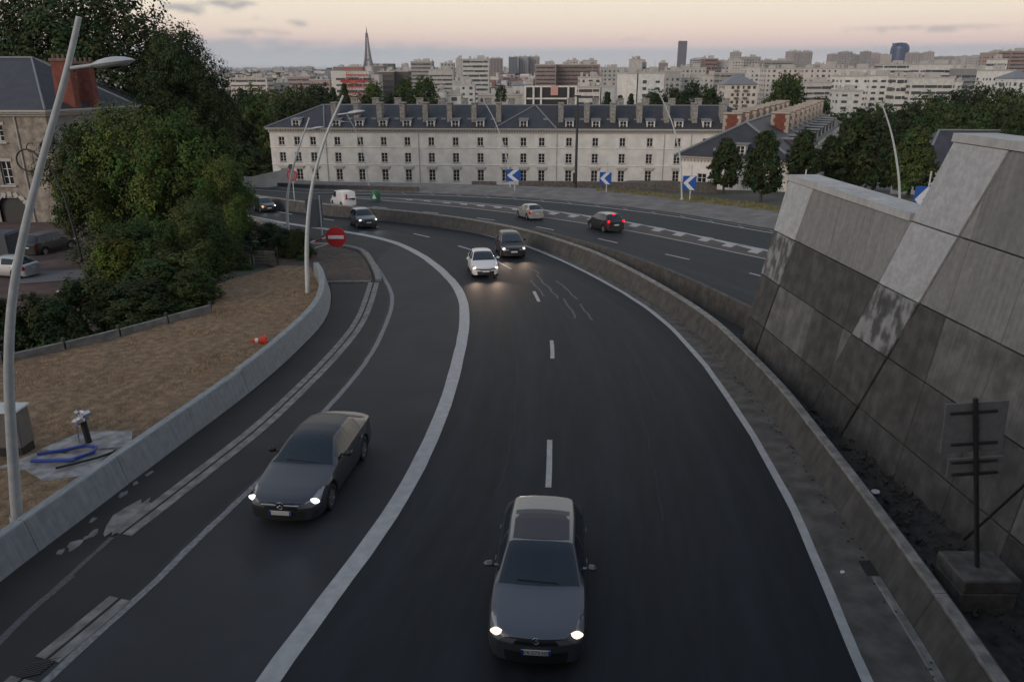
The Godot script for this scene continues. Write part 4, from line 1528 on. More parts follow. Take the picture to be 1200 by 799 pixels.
# ---------------------------------------------------------------- the city beyond
# box block in its own frame: base centre at the origin, front towards +z
func windows_mesh(w: float, d: float, h: float, style: String, storey: float, bay: float) -> Sh:
	var s := Sh.new()
	var fl := int(h / storey)
	var r := RandomNumberGenerator.new()
	r.seed = int(w * 131.0 + h * 17.0 + d)
	var wide := []
	for i in 60:
		wide.append(r.randf_range(0.26, 0.58) if r.randf() > 0.1 else 0.0)
	for side_ in 3:
		var ww: float = [w, d, d][side_]
		var n := int(ww / bay)
		if n < 1:
			continue
		var b := Basis(Vector3.UP, [0.0, PI / 2, -PI / 2][side_])
		var off: float = [d / 2, w / 2, w / 2][side_]
		for k in fl:
			var y := (k + 0.38) * storey
			if style == "bands":
				var x := -ww * 0.47
				while x < ww * 0.46:
					var l := minf(r.randf_range(2.0, 9.0), ww * 0.47 - x)
					if l > 0.6:
						s.box(b * Vector3(x + l / 2 - 0.15, y + storey * r.randf_range(0.18, 0.24), off + 0.04), Vector3(l - 0.3, storey * r.randf_range(0.30, 0.50), 0.08), b)
					x += l
			else:
				for i in n:
					var x := (i + 0.5) * ww / n - ww / 2
					if wide[i % 60] > 0.0 and r.randf() > 0.06:
						s.box(b * Vector3(x, y + storey * 0.24, off + 0.03), Vector3(ww / n * wide[i % 60], storey * r.randf_range(0.34, 0.50), 0.06), b)
	return s

func block(called: String, label: String, x0: float, x1: float, ytop: float, f: float, depth: float, col: Color, style := "grid", storey := 3.0, bay := 3.2, roof := "flat", group := "", glass: Material = null, turn := 0.0) -> Node3D:
	var w := x1 - x0
	var g := ground_y((x0 + x1) / 2, f)
	var h := ytop - g
	var t := thing(called, label, "building", V((x0 + x1) / 2, g, f + depth / 2), turn, group)
	var s := Sh.new()
	s.box(Vector3(0, h / 2, 0), Vector3(w, h, depth))
	var lum := col.get_luminance()
	col = col.lerp(Color(lum, lum, lum) * 1.08, 0.38)
	part("wall", s, mat(col, 0.9, T.soft, 0.05), t)
	if style != "plain":
		part("windows", windows_mesh(w, depth, h, style, storey, bay), glass if glass else M.far_glass, t).set_meta("kind", "stuff")
	var r := Sh.new()
	if roof == "hip":
		var e := 0.6
		var rh := minf(depth, w) * 0.32
		var A := Vector3(-w / 2 - e, h, depth / 2 + e); var B := Vector3(w / 2 + e, h, depth / 2 + e); var C := Vector3(w / 2 + e, h, -depth / 2 - e); var D := Vector3(-w / 2 - e, h, -depth / 2 - e)
		var q := maxf(0.5, w / 2 - depth * 0.45)
		var p0 := Vector3(-q, h + rh, 0); var p1 := Vector3(q, h + rh, 0)
		roof_face(r, [A, B, p1, p0]); roof_face(r, [B, C, p1]); roof_face(r, [C, D, p0, p1]); roof_face(r, [D, A, p0])
		part("roof", r, M.lead, t)
	else:
		r.box(Vector3(0, h + 0.3, 0), Vector3(w + 0.5, 0.6, depth + 0.5))
		r.box(Vector3(w * 0.18, h + 1.6, -depth * 0.1), Vector3(w * 0.26, 2.6, depth * 0.35))
		if w > 20:
			r.box(Vector3(-w * 0.27, h + 1.3, 0), Vector3(w * 0.14, 2.0, depth * 0.3))
		for k in int(3 + w * 0.25):
			var ch := rng.randf_range(0.8, 2.4)
			r.box(Vector3(rng.randf_range(-0.46, 0.46) * w, h + 0.6 + ch / 2, rng.randf_range(-0.4, 0.4) * depth), Vector3(rng.randf_range(0.5, 1.8), ch, rng.randf_range(0.5, 1.8)))
		if w > 8:
			r.box(Vector3(rng.randf_range(-0.4, 0.4) * w, h + 3.0, 0), Vector3(0.15, 5.0, 0.15))
		part("roof", r, M.stone_trim, t)
	return t

# ---------------------------------------------------------------- trees
# crown: thousands of leaf-sized diamonds in clumps; the crown fills a box 1 wide and reaches from y0 to 1
func crown_mesh(seed_: int, shape: String, clumps: int, per: int, leaf: float, y0: float) -> ArrayMesh:
	var r := RandomNumberGenerator.new()
	r.seed = seed_
	var nz := FastNoiseLite.new()
	nz.seed = seed_
	nz.frequency = 1.0
	var v := PackedVector3Array()
	var n := PackedVector3Array()
	var c := PackedColorArray()
	# boughs: rounded masses set round the envelope, each with a tone of its own
	var boughs := []
	var nb := 60 if shape in ["oval", "cone"] else (26 if shape == "bush" else 46)
	for q in nb:
		var t := (q + r.randf()) / nb
		var a := q * 2.4 + r.randf_range(-0.5, 0.5)
		var R := 0.5
		match shape:
			"round": R = 0.5 * sqrt(maxf(0.0, 1.0 - pow((t - 0.42) / 0.60, 2.0)))
			"oval": R = 0.5 * pow(1.0 - t, 0.55) * minf(1.0, 0.45 + t * 2.6) * 1.12
			"cone": R = 0.5 * pow(1.0 - t, 0.9)
			"bush": R = 0.5 * sqrt(maxf(0.0, 1.0 - t * t * 0.96))
		var rad := R * r.randf_range(0.45, 0.92)
		var br := r.randf_range(0.10, 0.20) * (0.85 if shape == "oval" or shape == "cone" else 1.0)
		boughs.append([Vector3(cos(a) * rad, lerpf(y0, 0.94, t), sin(a) * rad), br, r.randf_range(0.62, 1.38), r.randf_range(-0.014, 0.020)])
	for q in clumps:
		var bo: Array = boughs[r.randi() % nb]
		var dir := Vector3(r.randfn(), r.randfn() * 0.9 + 0.25, r.randfn()).normalized()
		var hang := 1.0 + 0.5 * nz.get_noise_3d(dir.x * 2.0 + bo[0].x * 9.0, dir.y * 2.0 + bo[0].y * 9.0, dir.z * 2.0)
		var o: Vector3 = bo[0] + dir * bo[1] * sqrt(r.randf_range(0.25, 1.0)) * hang
		if shape in ["oval", "cone"]:
			o.y = clampf(o.y, y0, 1.0)
		o.y = maxf(o.y, y0 * 0.6)
		var out := (dir + Vector3(o.x, (o.y - lerpf(y0, 1.0, 0.4)) * 0.7, o.z).normalized() * 0.6).normalized()
		var cs := r.randf_range(0.030, 0.062)
		var k1: float = bo[2] * r.randf_range(0.80, 1.22)
		var hue: float = bo[3] + r.randf_range(-0.006, 0.006)
		for j in per:
			var d := Vector3(r.randfn(), r.randfn() * 0.7, r.randfn())
			var p := o + d * cs * 0.55
			var ax := Vector3(r.randf_range(-1, 1), r.randf_range(-0.7, 0.4), r.randf_range(-1, 1)).normalized()
			var nn := (out * 0.8 + d.normalized() * 0.8 + Vector3(0, 0.45, 0) + Vector3(r.randf_range(-1, 1), r.randf_range(-1, 1), r.randf_range(-1, 1)) * 0.5).normalized()
			var sx := ax.cross(nn)
			if sx.length_squared() < 0.01:
				continue
			sx = sx.normalized()
			ax = nn.cross(sx)
			var l := leaf * r.randf_range(0.6, 1.3)
			var k := k1 * r.randf_range(0.8, 1.2)
			var col := Color((0.062 + hue) * k, 0.088 * k, 0.034 * k)
			var A := p - ax * l; var B := p + sx * l * 0.55; var C := p + ax * l; var D := p - sx * l * 0.55
			v.append(A); v.append(C); v.append(B); v.append(A); v.append(D); v.append(C)
			for m in 6:
				n.append(nn)
				c.append(col)
	var arr := []
	arr.resize(Mesh.ARRAY_MAX)
	arr[Mesh.ARRAY_VERTEX] = v
	arr[Mesh.ARRAY_NORMAL] = n
	arr[Mesh.ARRAY_COLOR] = c
	var me := ArrayMesh.new()
	me.add_surface_from_arrays(Mesh.PRIMITIVE_TRIANGLES, arr)
	return me

func trunk_mesh(seed_: int, top: float, thick: float, limbs: int) -> ArrayMesh:
	var r := RandomNumberGenerator.new()
	r.seed = seed_
	var s := Sh.new()
	var path := []
	for k in 7:
		path.append(Vector3(r.randf_range(-1, 1) * 0.012 * k, top * k / 6.0, r.randf_range(-1, 1) * 0.012 * k))
	s.tube(path, [thick * 1.3, thick, thick * 0.9, thick * 0.78, thick * 0.6, thick * 0.4, thick * 0.15], 8)
	for k in limbs:
		var a := TAU * (k * 0.38) + r.randf()
		var b: Vector3 = path[3] if k % 2 else path[2]
		b = b.lerp(path[5], r.randf() * 0.8)
		var e := b + Vector3(cos(a) * r.randf_range(0.18, 0.36), r.randf_range(0.08, 0.26), sin(a) * r.randf_range(0.18, 0.36))
		s.tube([b, b.lerp(e, 0.5) + Vector3(0, 0.03, 0), e], [thick * 0.45, thick * 0.3, thick * 0.1], 6)
	return s.mesh()

var crowns := {}
var trunks := {}

func leaf_mat(tint: Color) -> StandardMaterial3D:
	var m := vmat(0.7)
	m.albedo_color = tint.linear_to_srgb()
	m.metallic_specular = 0.25
	m.backlight = Color(0.22, 0.25, 0.12)
	return m

# top: world height of the crown's top
func tree(called: String, label: String, x: float, f: float, top: float, w: float, kind: String, tint: String, group := "", base := 1000.0) -> Node3D:
	var g := ground_y(x, f) if base > 999.0 else base
	var t := thing(called, label, "bush" if called.ends_with("bush") else "tree", V(x, g, f), 0.0, group)
	var h := top - g
	if trunks.has(kind):
		var tr := put("trunk", trunks[kind], M.bark, t)
		tr.scale = Vector3(w, h, w)
	var cr := put("crown", crowns[kind], M["leaf_" + tint], t)
	# a tall tree on low ground carries its crown high
	var ch := minf(h, w * 1.35)
	cr.scale = Vector3(w, ch, w)
	cr.position.y = h - ch
	cr.rotation.y = rng.randf() * TAU
	return t

func make_trees() -> void:
	M.leaf_dark = leaf_mat(Color(0.47, 0.52, 0.52))
	M.leaf_mid = leaf_mat(Color(0.72, 0.78, 0.66))
	M.leaf_light = leaf_mat(Color(1.45, 1.5, 1.1).clamp(Color(0, 0, 0), Color(1, 1, 1)))
	M.leaf_bright = leaf_mat(Color(0.90, 1.0, 0.66))
	M.leaf_yellow = leaf_mat(Color(1.0, 0.95, 0.42))
	crowns.near_a = crown_mesh(101, "round", 2100, 16, 0.0125, 0.10)
	crowns.near_b = crown_mesh(102, "round", 2100, 16, 0.0135, 0.12)
	crowns.big = crown_mesh(103, "round", 2600, 16, 0.011, 0.14)
	crowns.young = crown_mesh(104, "oval", 900, 16, 0.026, 0.14)
	crowns.young_b = crown_mesh(105, "oval", 900, 16, 0.024, 0.12)
	crowns.bush = crown_mesh(106, "bush", 1100, 16, 0.018, 0.0)
	crowns.bush_b = crown_mesh(107, "bush", 1100, 16, 0.019, 0.0)
	crowns.far_a = crown_mesh(108, "round", 800, 12, 0.026, 0.08)
	crowns.far_b = crown_mesh(109, "round", 800, 12, 0.024, 0.06)
	crowns.cone = crown_mesh(110, "cone", 500, 12, 0.04, 0.03)
	trunks.near_a = trunk_mesh(1, 0.62, 0.020, 7)
	trunks.near_b = trunk_mesh(2, 0.62, 0.020, 7)
	trunks.big = trunk_mesh(3, 0.62, 0.022, 8)
	trunks.young = trunk_mesh(4, 0.66, 0.030, 6)
	trunks.young_b = trunk_mesh(5, 0.66, 0.030, 6)
	trunks.far_a = trunk_mesh(6, 0.5, 0.024, 4)
	trunks.far_b = trunk_mesh(7, 0.5, 0.024, 4)
	trunks.cone = trunk_mesh(8, 0.5, 0.02, 0)
	rng.seed = 17
	for q in [
		[-50.9, 102.0, 18.9, 22.4, "big", "dark", "broad_tree", "huge dark broadleaf tree towering behind the stone house"],
		[-63.5, 108.0, 19.1, 18.8, "big", "dark", "broad_tree", "huge dark tree behind the left end of the slate roof"],
		[-39.8, 98.0, 13.6, 11.2, "big", "dark", "broad_tree", "dark tree whose crown ends against the sky, right of the house"],
		[-45.1, 112.0, 8.3, 13.1, "near_b", "dark", "broad_tree", "dark lower tree right of the towering one"],
		[-27.3, 56.0, 7.0, 7.8, "near_a", "bright", "broad_tree", "bright green bushy tree in front of the stone house"],
		[-22.7, 54.0, 6.8, 7.3, "near_b", "bright", "broad_tree", "fresh green tree right of the house, nearer the road"],
		[-30.9, 57.0, 6.0, 5.9, "near_b", "mid", "broad_tree", "green tree hiding the right wall of the stone house"],
		[-18.5, 50.0, 4.4, 3.8, "near_a", "bright", "broad_tree", "small light green tree above the hedge by the road"],
		[-23.5, 47.0, 1.0, 6.4, "near_b", "mid", "broad_tree", "dark shaded tree standing low over the bushes"],
		[-18.2, 44.0, 2.7, 4.4, "near_a", "mid", "broad_tree", "low spreading tree above the right end of the bushes"],
		[-21.0, 40.6, 1.4, 4.6, "bush", "yellow", "flowering_bush", "yellow-tipped bush in the middle of the thicket", "thick bushes behind the low concrete wall"],
		[-17.8, 38.6, 1.0, 4.9, "bush_b", "mid", "green_bush", "broad green bush at the right end of the thicket", "thick bushes behind the low concrete wall"],
		[-15.9, 37.1, 0.6, 3.0, "bush", "mid", "green_bush", "pale leafy bush nearest the dry verge corner", "thick bushes behind the low concrete wall"],
		[-20.8, 36.6, 0.4, 4.2, "bush_b", "dark", "green_bush", "dark bush low in front of the red car", "thick bushes behind the low concrete wall"],
		[-17.8, 35.6, 0.4, 4.5, "bush", "dark", "green_bush", "dark bush directly behind the wall planks", "thick bushes behind the low concrete wall"],
		[-21.4, 33.6, 0.2, 4.3, "bush_b", "dark", "green_bush", "dark low bush near the tall lamp post", "thick bushes behind the low concrete wall"],
		[-23.0, 33.1, 0.2, 3.1, "bush", "dark", "green_bush", "dark bush cut off by the left picture edge", "thick bushes behind the low concrete wall"],
		[-18.4, 48.6, -0.5, 3.3, "bush", "mid", "green_bush", "rounded bush at the back of the dry verge", "thick bushes behind the low concrete wall"],
		[-19.1, 57.4, -0.9, 4.9, "bush_b", "dark", "hedge_bush", "dark hedge bush with dead branches below, by the fence", "hedge at the back of the dry verge"],
		[-15.9, 53.8, -0.7, 3.3, "bush", "dark", "hedge_bush", "dark hedge bush left of the second lamp post", "hedge at the back of the dry verge"],
		[-14.5, 52.0, -0.3, 1.8, "bush", "mid", "hedge_bush", "light twiggy bush touching the second lamp post", "hedge at the back of the dry verge"],
		[29.1, 107.2, 1.0, 5.1, "young", "dark", "young_tree", "dark oval young tree, first from left before the wing"],
		[30.7, 95.7, 2.8, 5.8, "young_b", "dark", "young_tree", "dark oval young tree, second from left before the wing"],
		[39.5, 107.2, 2.1, 5.3, "young", "dark", "young_tree", "dark oval young tree, third from left beside the wing"],
		[49.1, 113.4, 4.0, 9.5, "young_b", "dark", "young_tree", "large dark tree left of the right lamp post"],
		[51.7, 101.3, 2.9, 6.8, "young", "mid", "young_tree", "lighter green tree right of the right lamp post"],
		[75.7, 120.0, 4.0, 5.2, "young_b", "dark", "young_tree", "tree top above the taller clad wall at right edge"],
		[53.9, 134.2, -0.8, 5.0, "young", "dark", "young_tree", "dark slim tree between the wing and large tree"],
		[-73.8, 190.0, 2.4, 12.2, "far_a", "dark", "wood_tree", "dense dark tree of the wood left behind the barracks", "dense wood behind the barracks"],
		[-62.8, 175.0, 0.4, 13.2, "far_a", "dark", "wood_tree", "dense dark tree of the wood left behind the barracks", "dense wood behind the barracks"],
		[-60.3, 185.0, 1.1, 11.9, "far_a", "dark", "wood_tree", "dense dark tree of the wood left behind the barracks", "dense wood behind the barracks"],
		[-51.7, 172.0, -2.1, 9.3, "far_a", "mid", "wood_tree", "dense dark tree of the wood left behind the barracks", "dense wood behind the barracks"],
		[-61.8, 160.0, -3.8, 10.4, "far_b", "mid", "wood_tree", "dense dark tree of the wood left behind the barracks", "dense wood behind the barracks"],
		[-55.8, 165.0, -5.0, 10.8, "far_b", "mid", "wood_tree", "dense dark tree of the wood left behind the barracks", "dense wood behind the barracks"],
		[-53.5, 168.0, -8.0, 7.4, "far_a", "dark", "wood_tree", "dense dark tree of the wood left behind the barracks", "dense wood behind the barracks"],
		[-83.4, 230.0, 3.6, 14.7, "far_b", "mid", "wood_tree", "dense dark tree of the wood left behind the barracks", "dense wood behind the barracks"],
		[-79.4, 240.0, 4.1, 15.3, "far_b", "mid", "wood_tree", "dense dark tree of the wood left behind the barracks", "dense wood behind the barracks"],
		[-70.4, 235.0, 3.5, 13.8, "far_a", "mid", "wood_tree", "dense dark tree of the wood left behind the barracks", "dense wood behind the barracks"],
		[-66.9, 250.0, 4.1, 14.6, "far_a", "mid", "wood_tree", "dense dark tree of the wood left behind the barracks", "dense wood behind the barracks"],
		[-61.0, 255.0, 4.5, 13.6, "far_a", "dark", "wood_tree", "dense dark tree of the wood left behind the barracks", "dense wood behind the barracks"],
		[-57.3, 205.0, 2.3, 13.2, "far_a", "dark", "wood_tree", "dense dark tree of the wood left behind the barracks", "dense wood behind the barracks"],
		[-52.1, 215.0, 3.2, 13.8, "far_b", "dark", "wood_tree", "dense dark tree of the wood left behind the barracks", "dense wood behind the barracks"],
		[-43.2, 205.0, 2.7, 13.1, "far_a", "dark", "wood_tree", "dense dark tree of the wood left behind the barracks", "dense wood behind the barracks"],
		[-37.6, 210.0, 2.9, 13.5, "far_a", "dark", "wood_tree", "dense dark tree of the wood left behind the barracks", "dense wood behind the barracks"],
		[-31.2, 215.0, 3.2, 13.8, "far_b", "dark", "wood_tree", "dense dark tree of the wood left behind the barracks", "dense wood behind the barracks"],
		[-24.5, 215.0, 2.7, 11.5, "far_b", "dark", "wood_tree", "dense dark tree of the wood left behind the barracks", "dense wood behind the barracks"],
		[-57.6, 180.0, 4.1, 9.6, "far_b", "bright", "wood_tree", "olive rounded tree standing out in the dark wood"],
		[-61.9, 300.0, 4.7, 5.1, "cone", "dark", "conifer", "slim dark conifer in front of the scaffolded building"],
		[-66.1, 300.0, 3.2, 5.1, "cone", "dark", "conifer", "short dark conifer left of the slim one"],
		[-54.3, 320.0, 4.6, 8.8, "far_a", "bright", "park_tree", "bright green round tree below the dark brown blocks, left"],
		[-43.5, 330.0, 5.8, 10.5, "far_b", "bright", "park_tree", "bright green round tree below the beige tower"],
		[-35.0, 325.0, 6.2, 11.7, "far_a", "mid", "park_tree", "mid green round tree below the pale banded block"],
		[-4.2, 330.0, 3.5, 4.9, "far_b", "dark", "park_tree", "small dark tree among the low cream houses"],
		[30.6, 260.0, 2.8, 5.0, "cone", "dark", "conifer", "dark conifer below the blank blue-grey gable"],
		[34.1, 255.0, 1.9, 4.4, "cone", "dark", "conifer", "dark conifer below the white gables"],
		[38.6, 262.0, 2.2, 3.9, "cone", "dark", "conifer", "small conifer right below the white gables"],
		[45.0, 255.0, 3.4, 8.1, "far_a", "dark", "park_tree", "dark tree below the white block with loggias"],
		[51.9, 260.0, 3.8, 10.0, "far_b", "dark", "park_tree", "dark tree right of the loggia block", "park trees behind the barracks roof"],
		[60.0, 270.0, 5.2, 12.6, "far_b", "dark", "park_tree", "broad dark tree behind the barracks ridge, left", "park trees behind the barracks roof"],
		[64.3, 262.0, 4.0, 11.2, "far_b", "dark", "park_tree", "broad dark tree behind the barracks ridge, right", "park trees behind the barracks roof"],
		[86.5, 255.0, 7.7, 12.4, "far_a", "mid", "park_tree", "large green tree before the long pink slab"],
		[83.3, 250.0, 5.6, 10.6, "far_b", "mid", "park_tree", "green tree touching the large one before pink slab"],
		[87.8, 230.0, 1.8, 8.9, "far_a", "dark", "park_tree", "dark tree at the far end of the wing"],
		[89.8, 220.0, -1.9, 11.8, "far_b", "mid", "wood_tree", "dense tree of the wood below the white apartments", "wood on the right below the white apartments"],
		[93.8, 215.0, -0.3, 12.7, "far_b", "dark", "wood_tree", "dense tree of the wood below the white apartments", "wood on the right below the white apartments"],
		[104.7, 225.0, -0.1, 13.3, "far_b", "mid", "wood_tree", "dense tree of the wood below the white apartments", "wood on the right below the white apartments"],
		[113.7, 230.0, 0.6, 14.8, "far_b", "dark", "wood_tree", "dense tree of the wood below the white apartments", "wood on the right below the white apartments"],
		[125.3, 240.0, 2.1, 15.4, "far_b", "mid", "wood_tree", "dense tree of the wood below the white apartments", "wood on the right below the white apartments"],
		[137.6, 250.0, 3.3, 14.7, "far_b", "dark", "wood_tree", "dense tree of the wood below the white apartments", "wood on the right below the white apartments"],
		[147.7, 255.0, 4.2, 16.3, "far_b", "dark", "wood_tree", "dense tree of the wood below the white apartments", "wood on the right below the white apartments"],
		[152.3, 250.0, 3.8, 16.0, "far_b", "mid", "wood_tree", "dense tree of the wood below the white apartments", "wood on the right below the white apartments"],
		[155.9, 245.0, 3.0, 15.7, "far_b", "mid", "wood_tree", "dense tree of the wood below the white apartments", "wood on the right below the white apartments"],
		[72.5, 170.0, -1.6, 9.2, "far_b", "mid", "wood_tree", "dense tree of the wood below the white apartments", "wood on the right below the white apartments"],
		[76.3, 165.0, -0.9, 9.8, "far_a", "dark", "wood_tree", "dense tree of the wood below the white apartments", "wood on the right below the white apartments"],
		[79.0, 160.0, -0.1, 9.5, "far_b", "dark", "wood_tree", "dense tree of the wood below the white apartments", "wood on the right below the white apartments"],
		[86.6, 165.0, 1.3, 10.6, "far_b", "mid", "wood_tree", "dense tree of the wood below the white apartments", "wood on the right below the white apartments"],
		[100.2, 180.0, 1.6, 11.6, "far_b", "mid", "wood_tree", "dense tree of the wood below the white apartments", "wood on the right below the white apartments"],
		[108.8, 185.0, 1.7, 11.9, "far_a", "mid", "wood_tree", "dense tree of the wood below the white apartments", "wood on the right below the white apartments"],
		[112.0, 180.0, 1.6, 11.6, "far_a", "dark", "wood_tree", "dense tree of the wood below the white apartments", "wood on the right below the white apartments"],
		[81.6, 150.0, -0.4, 8.1, "far_b", "mid", "wood_tree", "dense tree of the wood below the white apartments", "wood on the right below the white apartments"],
		[87.8, 150.0, 0.5, 9.7, "far_b", "mid", "wood_tree", "dense tree of the wood below the white apartments", "wood on the right below the white apartments"],
		[94.2, 150.0, 0.2, 9.7, "far_b", "mid", "wood_tree", "dense tree of the wood below the white apartments", "wood on the right below the white apartments"]
	]:
		tree(q[6], q[7], q[0], q[1], q[2], q[3], q[4], q[5], q[8] if q.size() > 8 else "")
	# bare stems of the bushes are hidden; the low wall they grow behind
	var t := thing("low_wall", "low wall of concrete planks between dry verge and bushes", "wall", G(-15, 0, 28))
	var p := curve([[-12.9, 31.6], [-13.4, 31.0], [-14.96, 28.75], [-16.74, 26.6], [-18.4, 24.9], [-22, 21.8]], 0.5)
	var l := plen(p)
	var a := 0.0
	while a < l - 0.3:
		var b := minf(a + 2.0, l)
		wpart("plank", sweep(piece(p, a + 0.03, b - 0.03, 0.9), [[-0.12, 0.0], [-0.12, 0.50], [0.0, 0.50], [0.0, 0.0]], null, rng.randf_range(-0.02, 0.03)), M.kerb, t)
		var po := Sh.new()
		var c: Vector2 = piece(p, a, a + 0.01)[0]
		po.bevel(G(c.x, 0.3, c.y), Vector3(0.12, 0.75, 0.12), 0.015)
		wpart("post", po, M.dark_metal, t)
		a = b

# ---------------------------------------------------------------- cars
# A car is drawn as rings across its length: s runs from the front bumper (0) to the rear (L), x to its left and right, y up.
# In its own frame the car points towards -z and stands on y = 0, its middle over the origin.
func car_materials() -> void:
	M.tyre = mat(Color(0.018, 0.018, 0.019), 0.9)
	M.rim = mat(Color(0.34, 0.34, 0.35), 0.35, null, 1, null, 1, 0.7)
	M.trim = mat(Color(0.018, 0.018, 0.019), 0.55)
	M.chrome = mat(Color(0.6, 0.6, 0.62), 0.2, null, 1, null, 1, 0.9)
	M.seat = mat(Color(0.03, 0.03, 0.033), 0.95)
	M.plate = mat(Color(0.58, 0.58, 0.57), 0.5)
	M.plate_blue = mat(Color(0.01, 0.05, 0.30), 0.5)
	M.glass = StandardMaterial3D.new()
	M.glass.albedo_color = Color(0.16, 0.21, 0.25, 0.72)
	M.glass.transparency = BaseMaterial3D.TRANSPARENCY_ALPHA
	M.glass.roughness = 0.06
	M.lens = mat(Color(0.30, 0.31, 0.33), 0.12, null, 1, null, 1, 0.4)
	M.lens_red = mat(Color(0.16, 0.012, 0.012), 0.2)
	M.lamp_warm = glow(Color(1.0, 0.88, 0.72), 2.2)
	M.lamp_white = glow(Color(0.95, 0.97, 1.0), 1.8)
	M.lamp_amber = glow(Color(1.0, 0.48, 0.12), 2.2)
	M.lamp_red = glow(Color(1.0, 0.07, 0.10), 2.2)

func paint(c: Color, metal := 0.35, rough := 0.38) -> StandardMaterial3D:
	var m := mat(c, rough, null, 1, null, 1, metal)
	m.clearcoat_enabled = true
	m.clearcoat = 0.5
	m.clearcoat_roughness = 0.12
	return m

func car(called: String, label: String, at: Vector3, heading: float, p: Dictionary) -> Node3D:
	# on the motorway «at» is the end nearest the camera
	if p.get("road", true):
		var nose := Vector3(-sin(heading), 0, -cos(heading))
		var c: Vector3 = at + nose * (p.L / 2.0 if cos(heading) > 0 else -p.L / 2.0)
		c.y = fall(-c.z) + 0.02
		at = c
	var t := thing(called, label, "van" if p.get("van", false) else "car", at, heading)
	if p.get("road", true):
		var sl := fall(-at.z - 1.0) - fall(-at.z + 1.0)
		t.rotation.x = -atan(sl / 2.0) * cos(heading)
	var L: float = p.L
	var hw: float = p.W / 2.0
	var H: float = p.H
	var sc: float = p.cowl
	var s0: float = p.roof0
	var s1: float = p.roof1
	var st: float = p.tail
	var rw: float = p.wheel
	var ra := rw + 0.05
	var sf: float = p.front_axle
	var sr: float = p.rear_axle
	var yn: float = p.nose
	var yb: float = p.belt
	var yd: float = p.deck
	var TOP := [[0.0, yn - 0.05], [0.05, yn - 0.01], [0.18, yn + 0.035], [0.45, yn + 0.09], [sc - 0.02, p.hood], [sc, p.hood + 0.02], [s0, H - 0.04], [(s0 + s1) / 2, H], [s1, H - 0.055], [st, yd], [L - 0.05, yd - 0.05], [L, yd - 0.12]]
	var BELT := [[0.0, yn - 0.20], [0.25, yn - 0.13], [0.62, p.hood - 0.14], [sc, yb - 0.02], [st, yb + 0.05], [L, yb - 0.02]]
	var WM := [[0.0, 0.78], [0.04, 0.85], [0.12, 0.92], [0.28, 0.97], [0.6, 0.99], [L * 0.45, 1.0], [L - 0.6, 0.985], [L - 0.22, 0.93], [L - 0.06, 0.86], [L, 0.78]]
	var WR := [[0.0, 0.60], [0.12, 0.76], [0.5, 0.84], [sc, 0.845], [s0, p.get("roofw", 0.64)], [(s0 + s1) / 2, p.get("roofw", 0.64) + 0.015], [s1, p.get("roofw", 0.64) - 0.02], [st, 0.80], [L, 0.70]]
	var BU := [[0.0, -0.13], [0.8, -0.05], [sc, -0.13], [s0, -0.07], [(s0 + s1) / 2, 0.0], [s1, 0.05], [st, 0.07], [L, 0.10]]
	var S := [0.0, 0.05, 0.11, 0.18, 0.28, 0.38, 0.48, 0.62]
	for a in 9:
		S.append(sf - ra * cos(PI * a / 8.0))
		S.append(sr - ra * cos(PI * a / 8.0))
	for q in [sc - 0.02, sc, lerpf(sc, s0, 0.35), lerpf(sc, s0, 0.7), s0, lerpf(s0, s1, 0.25), lerpf(s0, s1, 0.5), lerpf(s0, s1, 0.75), s1, lerpf(s1, st, 0.5), st, L - 0.22, L - 0.14, L - 0.06, L, p.pb - 0.04, p.pb + 0.04, p.door0, p.pc]:
		S.append(q)
	S.sort()
	var u := [S[0]]
	for q in S:
		if q - u[-1] > 0.012 and q <= L:
			u.append(q)
	S = u
	if S[-1] < L - 0.001:
		S.append(L)
	var K := 12
	var pos := []
	for s in S:
		var w: float = hw * lerp_table(WM, s)
		var top: float = lerp_table(TOP, s)
		var crown := 0.055 if s > s0 - 0.1 and s < s1 + 0.1 else 0.04
		var edge := top - crown
		var belt: float = minf(lerp_table(BELT, s), edge - 0.025)
		var yb0: float = p.get("sill", 0.20)
		for ax in [sf, sr]:
			var dx: float = absf(s - ax)
			if dx < ra:
				yb0 = maxf(yb0, rw + sqrt(ra * ra - dx * dx))
		if s < 0.3: yb0 += 0.02
		var wrr: float = minf(hw * lerp_table(WR, s), w * 0.95)
		var ys := [yb0, maxf(0.30, yb0 + 0.03), maxf(0.44, yb0 + 0.055), maxf(minf(0.60, belt - 0.06), yb0 + 0.08), belt, belt + 0.012]
		ys[4] = maxf(ys[4], ys[3] + 0.02)
		ys[5] = ys[4] + 0.012
		edge = maxf(edge, ys[5] + 0.02)
		var row := []
		var xs := [w * 0.94, w * 0.985, w, w * 0.998, w * 0.955, w * 0.935]
		for k in 6:
			row.append(Vector2(xs[k], ys[k]))
		var inn := Vector2(minf(w * 0.935, maxf(wrr, 0.05) + 0.045), edge - 0.035)
		if inn.y < ys[5] + 0.01:
			inn = Vector2(lerpf(w * 0.935, wrr, 0.6), lerpf(ys[5], edge, 0.6))
		row.append(row[5].lerp(inn, 0.5) + Vector2(0.012, 0))
		row.append(inn)
		row.append(Vector2(wrr, edge))
		row.append(Vector2(wrr * 0.86, lerpf(edge, top, 0.55)))
		row.append(Vector2(wrr * 0.45, lerpf(edge, top, 0.92)))
		row.append(Vector2(0, top))
		var r3 := []
		for q in row:
			var bz: float = lerp_table(BU, s) * (1.0 - pow(q.x / maxf(w, 0.1), 2.0))
			r3.append(Vector3(q.x, q.y, s - L / 2 + bz))
		pos.append(r3)
	var nor := []
